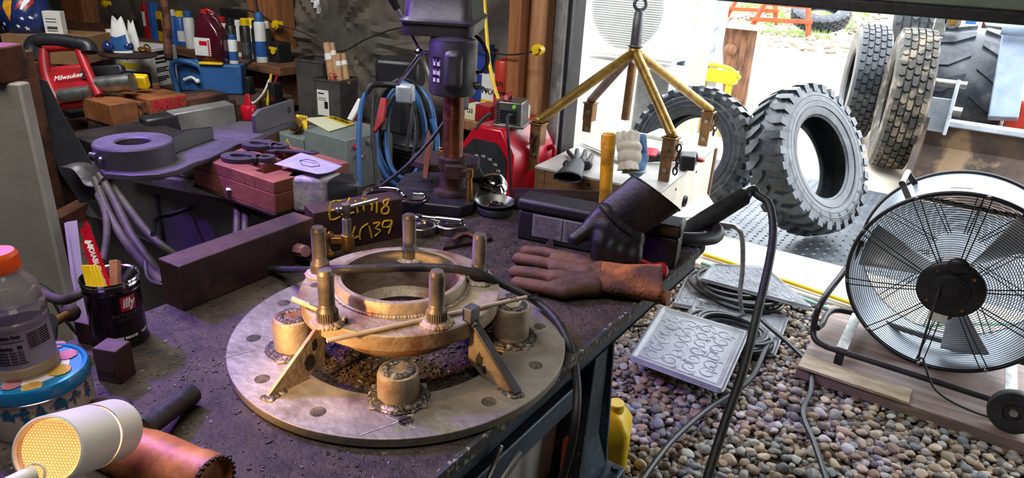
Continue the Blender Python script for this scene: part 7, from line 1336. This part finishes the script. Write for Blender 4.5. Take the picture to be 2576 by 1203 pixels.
# ---- black drum with hoses, clamp and cords
dcx, dcy = -2.30, 2.66; dr = thing('black_drum', 'black plastic drum vacuum behind the drill press draped in hoses', 'drum', (dcx, dcy, 0)); m = MB(MX.Translation((dcx, dcy, 0))); m.lathe([(0, 0), (.17, 0), (.18, .02), (.19, .55), (.20, .56), (.20, .60), (.19, .61), (.18, .66), (.13, .70), (0, .71)], 44); part('drum_body', m, 'black_plastic', dr); m = MB(MX.Translation((dcx, dcy, 0))); m.torus((0, 0, .58), .20, .008); m.bx(-.08, .12, -.08, .08, .70, .76); part('drum_lid', m, 'black_matte', dr, .01)
m = MB(); c = PD(1008, 182, 3.1); m.box((0, 0, 0), (.20, .16, .13), TR(c.x, c.y, c.z, R(28))); m.bx(c.x-.05, c.x+.05, c.y-.04, c.y+.04, .70, c.z); solo('black_machine_head', m, 'black_plastic', 'boxy black machine head standing above the draped hoses', 'machine', bev=.02)
for k, (dx_, w_, h_, mt_, lb_) in enumerate(((0, 62, 130, 'blue_plastic', 'outer blue air hose loop hanging behind the drill press'), (12, 50, 112, 'blue_plastic', 'inner blue air hose loop hanging behind the drill press'), (6, 70, 138, 'black_rubber', 'outer black cable loop around the blue hoses'), (20, 60, 122, 'black_rubber', 'second black cable loop among the blue hoses'), (-4, 44, 100, 'black_rubber', 'innermost black cable loop among the blue hoses'), (16, 74, 126, 'blue_plastic', 'wide blue air hose loop reaching right behind the column'))):
    m = MB(); D_ = 2.55+.015*k; m.tube([PD(1008+dx_+w_*math.cos(a_)*(1+.05*math.sin(3*a_+k)), 338+h_*math.sin(a_), D_+.03*math.sin(a_*2+k)) for a_ in [2*PI*i/18 for i in range(18)]], .0095 if mt_ == 'blue_plastic' else .0085, 10, closed=True, sm=4); solo('hose_loop' if mt_ == 'blue_plastic' else 'cable_loop', m, mt_, lb_, 'hose' if mt_ == 'blue_plastic' else 'cable')
hose('blue_hose', [PD(925, 225, 2.5), PD(908, 270, 2.5), PD(903, 360, 2.5), PD(905, 470, 2.5)], .0095, 'blue_plastic', 'blue hose hanging straight down left of the loops'); hose('blue_hose', [PD(1085, 300, 2.5), PD(1100, 350, 2.5), PD(1098, 470, 2.5)], .0095, 'blue_plastic', 'blue hose hanging straight down left of the drill column')
hose('black_cable', [PD(922, 235, 2.48), PD(935, 215, 2.48), PD(965, 212, 2.5), PD(1000, 215, 2.5)], .012, 'black_rubber', 'thick black cable over the top of the hose loops', 'cable'); hose('black_cable', [PD(940, 240, 2.46), PD(938, 320, 2.46), PD(945, 420, 2.46), PD(950, 470, 2.46)], .009, 'black_rubber', 'black cable hanging left of the red clamp', 'cable')
jc_ = thing('jumper_clamp', 'red handled jumper clamp hanging among the blue hoses', 'clamp', PD(960, 300, 2.44)); m = MB(); plate4(m, [PD(958, 246, 2.44), PD(975, 248, 2.44), PD(968, 305, 2.44), PD(945, 335, 2.44), PD(938, 330, 2.44), PD(948, 295, 2.44)], .02); part('clamp_handle', m, 'red_plastic', jc_, .004); m = MB(); plate4(m, [PD(968, 290, 2.45), PD(978, 300, 2.45), PD(972, 330, 2.45), PD(958, 330, 2.45)], .02); part('clamp_jaw', m, 'black_plastic', jc_, .003)
cn_ = thing('grey_connector', 'light grey cable connector block hanging over the hoses', 'connector', PD(1020, 240, 2.45)); m = MB(); c = PD(1020, 236, 2.45); m.box((0, 0, 0), (.064, .05, .068), TR(c.x, c.y, c.z, R(30))); part('connector_body', m, 'machine_grey', cn_, .010); m = MB(); m.tube([PD(1040, 255, 2.45), PD(1035, 300, 2.45), PD(1022, 380, 2.47)], .008, 8); part('connector_lead', m, 'black_rubber', cn_)
m = MB(); plate4(m, [PD(902, 248, 2.8), PD(915, 252, 2.8), PD(886, 305, 2.8), PD(874, 300, 2.8)], .02); solo('white_tube_carton', m, 'white_paint', 'white end of a slanting slim carton left of the hoses', 'carton', bev=.002); m = MB(); plate4(m, [PD(908, 250, 2.82), PD(924, 243, 2.82), PD(896, 302, 2.82), PD(886, 306, 2.82)], .02); solo('red_tube_carton', m, 'red_plastic', 'red side of a slanting slim carton left of the hoses', 'carton', bev=.002)
# ---- welder with charger
wx0, wx1, wy0, wy1, wz0, wz1 = -1.965, -1.645, 2.50, 2.86, .16, .775
wd_ = thing('arc_welder', 'red arc welder box with black dial panel and white name strip', 'welder', ((wx0+wx1)/2, 2.68, 0)); cx_ = (wx0+wx1)/2; W2 = (wx1-wx0)/2
oct_ = [(-W2, wz0), (W2, wz0), (W2, wz1-.11), (W2-.07, wz1), (-W2+.10, wz1), (-W2, wz1-.14)]
FX = MX.Translation((cx_, wy0, 0)) @ MX.Rotation(PI/2, 4, 'X')
m = MB(FX); m.prism(oct_, -(wy1-wy0), 0); part('welder_case', m, 'red_paint', wd_, .012)
m = MB(FX); m.prism([(-W2+.012, .42), (W2-.03, .42), (W2-.03, wz1-.13), (W2-.085, wz1-.065), (-W2+.10, wz1-.065), (-W2+.012, wz1-.155)], .001, .006); part('dial_panel', m, 'black_matte', wd_, .001)
m = MB(FX); m.bx(-W2+.012, W2-.03, .425, .465, .006, .008); part('name_strip', m, 'white_paint', wd_); text('AC-225 ARC WELDER', .027, FX @ MX.Translation((-.008, .445, .0085)), 'text_red', wd_, sx=.98, bold=.0004)
dcn = (-.005, .56); m = MB(FX); m.beam((dcn[0]-.02, dcn[1]+.025, .012), (dcn[0]+.035, dcn[1]-.035, .012), .014, .008, (0, 0, 1)); part('dial_pointer', m, 'steel_grey', wd_, .002)
for i, s_ in enumerate(('40', '60', '75', '90', '105', '120', '135', '150', '175', '200', '225')):
    a_ = R(205-23.5*i); x, y = dcn[0]+.098*math.cos(a_), dcn[1]+.075*math.sin(a_); text(s_, .016, FX @ MX.Translation((x, y, .007)), 'text_white', wd_); m = MB(FX); m.lathe([(0, 0), (.003, 0)], 8, MX.Translation((dcn[0]+.075*math.cos(a_), dcn[1]+.055*math.sin(a_), .0068))); part('dial_mark', m, 'red_plastic', wd_)
m = MB(); m.bx(wx0, wx1, wy0+.02, wy1, .0, .16); part('undercarriage', m, 'black_paint', wd_, .01)
m = MB(); m.tube([(wx1-.02, 2.82, wz1-.15), (wx1+.025, 2.82, wz1-.12), (wx1+.03, 2.82, wz1-.2), (wx1+.03, 2.82, wz1-.45)], .012, 8); part('side_handle', m, 'red_plastic', wd_)
chz = wz1; cg = thing('battery_charger', 'silver finned battery charger with a red handle on top of the welder', 'charger', (cx_+.06, 2.6, chz), R(20)); Mg = MW[cg.name]; m = MB(Mg); m.bx(-.035, .07, -.05, .10, .012, .115); part('charger_body', m, 'zinc', cg, .003)
for i in range(8): m = MB(Mg); m.bx(-.060, -.034, -.045, .10, .018+i*.0125, .022+i*.0125); part('cooling_fin', m, 'zinc', cg)
m = MB(Mg); m.bx(-.06, .085, -.06, .11, 0, .012); part('base_plate', m, 'zinc', cg, .002); m = MB(Mg); m.tube([(-.01, -.03, .115), (-.01, -.03, .135), (-.01, .06, .135), (-.01, .06, .115)], .010, 8, sm=2); part('carry_handle', m, 'red_plastic', cg); m = MB(Mg); m.bx(-.03, .05, -.0515, -.05, .02, .08); part('socket_panel', m, 'black_plastic', cg); m = MB(Mg); m.cyl((.035, -.05, .098), (.035, -.056, .098), .009, n=14); mat('led_green', '6aa83a', None, .4, emis=.4); part('charge_lamp', m, 'led_green', cg)
m = MB(); q_ = Mg @ V((.03, -.055, .06)); m.tube([q_, q_-V((0, .04, 0)), q_+V((.03, -.07, -.08)), q_+V((.04, -.06, -.2)), q_+V((.06, -.06, -.42))], .0065, 8); part('charger_lead', m, 'black_rubber', cg)
hose('yellow_air_line', [PD(1218, -30, 2.9), PD(1222, 50, 2.9), PD(1230, 150, 2.85), PD(1243, 215, 2.8), PD(1254, 250, 2.78)], .0075, 'yellow_plastic', 'yellow line hanging down to the charger on the welder', 'cable'); hose('black_cable', [PD(1225, -10, 3.6), PD(1245, 30, 3.6), PD(1272, 64, 3.6), PD(1300, 35, 3.6), PD(1325, -10, 3.6)], .010, 'black_rubber', 'black cord sagging in a V against the back wall', 'cable'); hose('black_cable', [PD(1235, 285, 2.95), PD(1215, 300, 2.95), PD(1195, 325, 2.95)], .008, 'black_rubber', 'black cord left of the charger over the welder', 'cable')
# ---- right shelf with filters
RZ_ = .722; m = MB(); m.bx(-2.35, -1.935, 2.72, 2.95, RZ_-.05, RZ_); rs = thing('wall_shelf', 'short wooden wall shelf holding filters and boxes right of the drill press', 'shelf', (-1.95, 2.85, RZ_)); part('shelf_board', m, 'jamb_wood', rs, .004); m = MB(); m.bx(-2.3, -2.26, 2.75, 2.96, .5, RZ_-.05); part('shelf_bracket', m, 'jamb_wood', rs)
def rsx(px_, Y=2.76): p = PY(px_, 290+(px_-1155)*.17, Y); return p.x
def rbox(x0, x1, h_, mt_, label, z=RZ_, Y=2.74, d_=.10, band=None, txt=None, tm='text_white', ts=.04):
    a_, b_ = rsx(x0, Y), rsx(x1, Y); th = thing('filter_box', label, 'box', ((a_+b_)/2, Y+d_/2, z)); m = MB(); m.bx(a_, b_, Y, Y+d_, z, z+h_); part('box_body', m, mt_, th, .002)
    if band: m = MB(); m.bx(a_, b_, Y-.001, Y, z, z+h_*.42); part('colour_band', m, band, th)
    if txt: text(txt, ts, FR(((a_+b_)/2, Y-.002, z+h_*.62), (1, 0, 0), (0, 0, 1)), tm, th)
    return th
mat('box_blue', '233c86', '1d326e', .5, 0, 5); mat('box_pink', 'b5284e', '94203f', .5, 0, 5)
rbox(1152, 1168, .085, 'red_plastic', 'small dark red box at the left end of the right shelf'); rbox(1168, 1195, .075, 'cream_panel', 'small cream box with a pictured part on the right shelf', txt='O3', tm='text_black', ts=.03); rbox(1195, 1232, .085, 'red_plastic', 'small red and black box on the right shelf', band='red_plastic')
rbox(1185, 1215, .36, 'box_blue', 'tall blue and red filter box standing behind the small boxes', Y=2.85, d_=.08, txt='836DL', ts=.03); rbox(1208, 1240, .22, 'white_paint', 'white and yellow filter box printed WIX behind the red box', Y=2.84, d_=.08, band='can_yellow', txt='WIX', tm='text_black', ts=.045); rbox(1238, 1284, .135, 'box_pink', 'pink red filter box under the tall red filter', Y=2.80, d_=.12); 
a_, b_ = rsx(1232, 2.80), rsx(1300, 2.80); m = MB(); m.bx(a_, min(b_, -1.94), 2.79, 2.93, RZ_+.136, RZ_+.141); solo('cardboard_sheet', m, 'cardboard', 'flat cardboard piece under the red oil filter', 'cardboard')
def filt(px_, Y, z, r_, h_, mt_, label): x = rsx(px_, Y); th = thing('oil_filter', label, 'filter', (x, Y, z)); m = MB(MX.Translation((x, Y, z))); m.lathe([(0, 0), (r_, 0), (r_, h_*.86), (r_*.85, h_*.93), (r_*.4, h_*.95), (r_*.38, h_), (0, h_)], 30); part('filter_body', m, mt_, th); m = MB(MX.Translation((x, Y, z))); m.torus((0, 0, .006), r_, .003); part('base_ring', m, 'steel_dark', th); return th
mat('filter_red', 'b3331f', '99291a', .4, 0, 5); f_ = filt(1262, 2.86, RZ_+.142, .046, .17, 'filter_red', 'tall orange red oil filter standing on the cardboard piece'); text('B275', .028, FR((f_.location.x, 2.812, RZ_+.19), (1, 0, 0), (0, 0, 1)), 'text_black', f_)
filt(1310, 2.80, RZ_, .042, .125, 'white_paint', 'white oil filter with a dusty top above the welder'); filt(1290, 2.90, RZ_, .038, .15, 'box_blue', 'dark blue oil filter behind the white one')
m = MB(); m.bx(-1.935, -1.70, 2.74, 2.86, RZ_-.02, RZ_); solo('shelf_plank', m, 'jamb_wood', 'short plank end carrying the white oil filter by the post', 'plank', bev=.002)
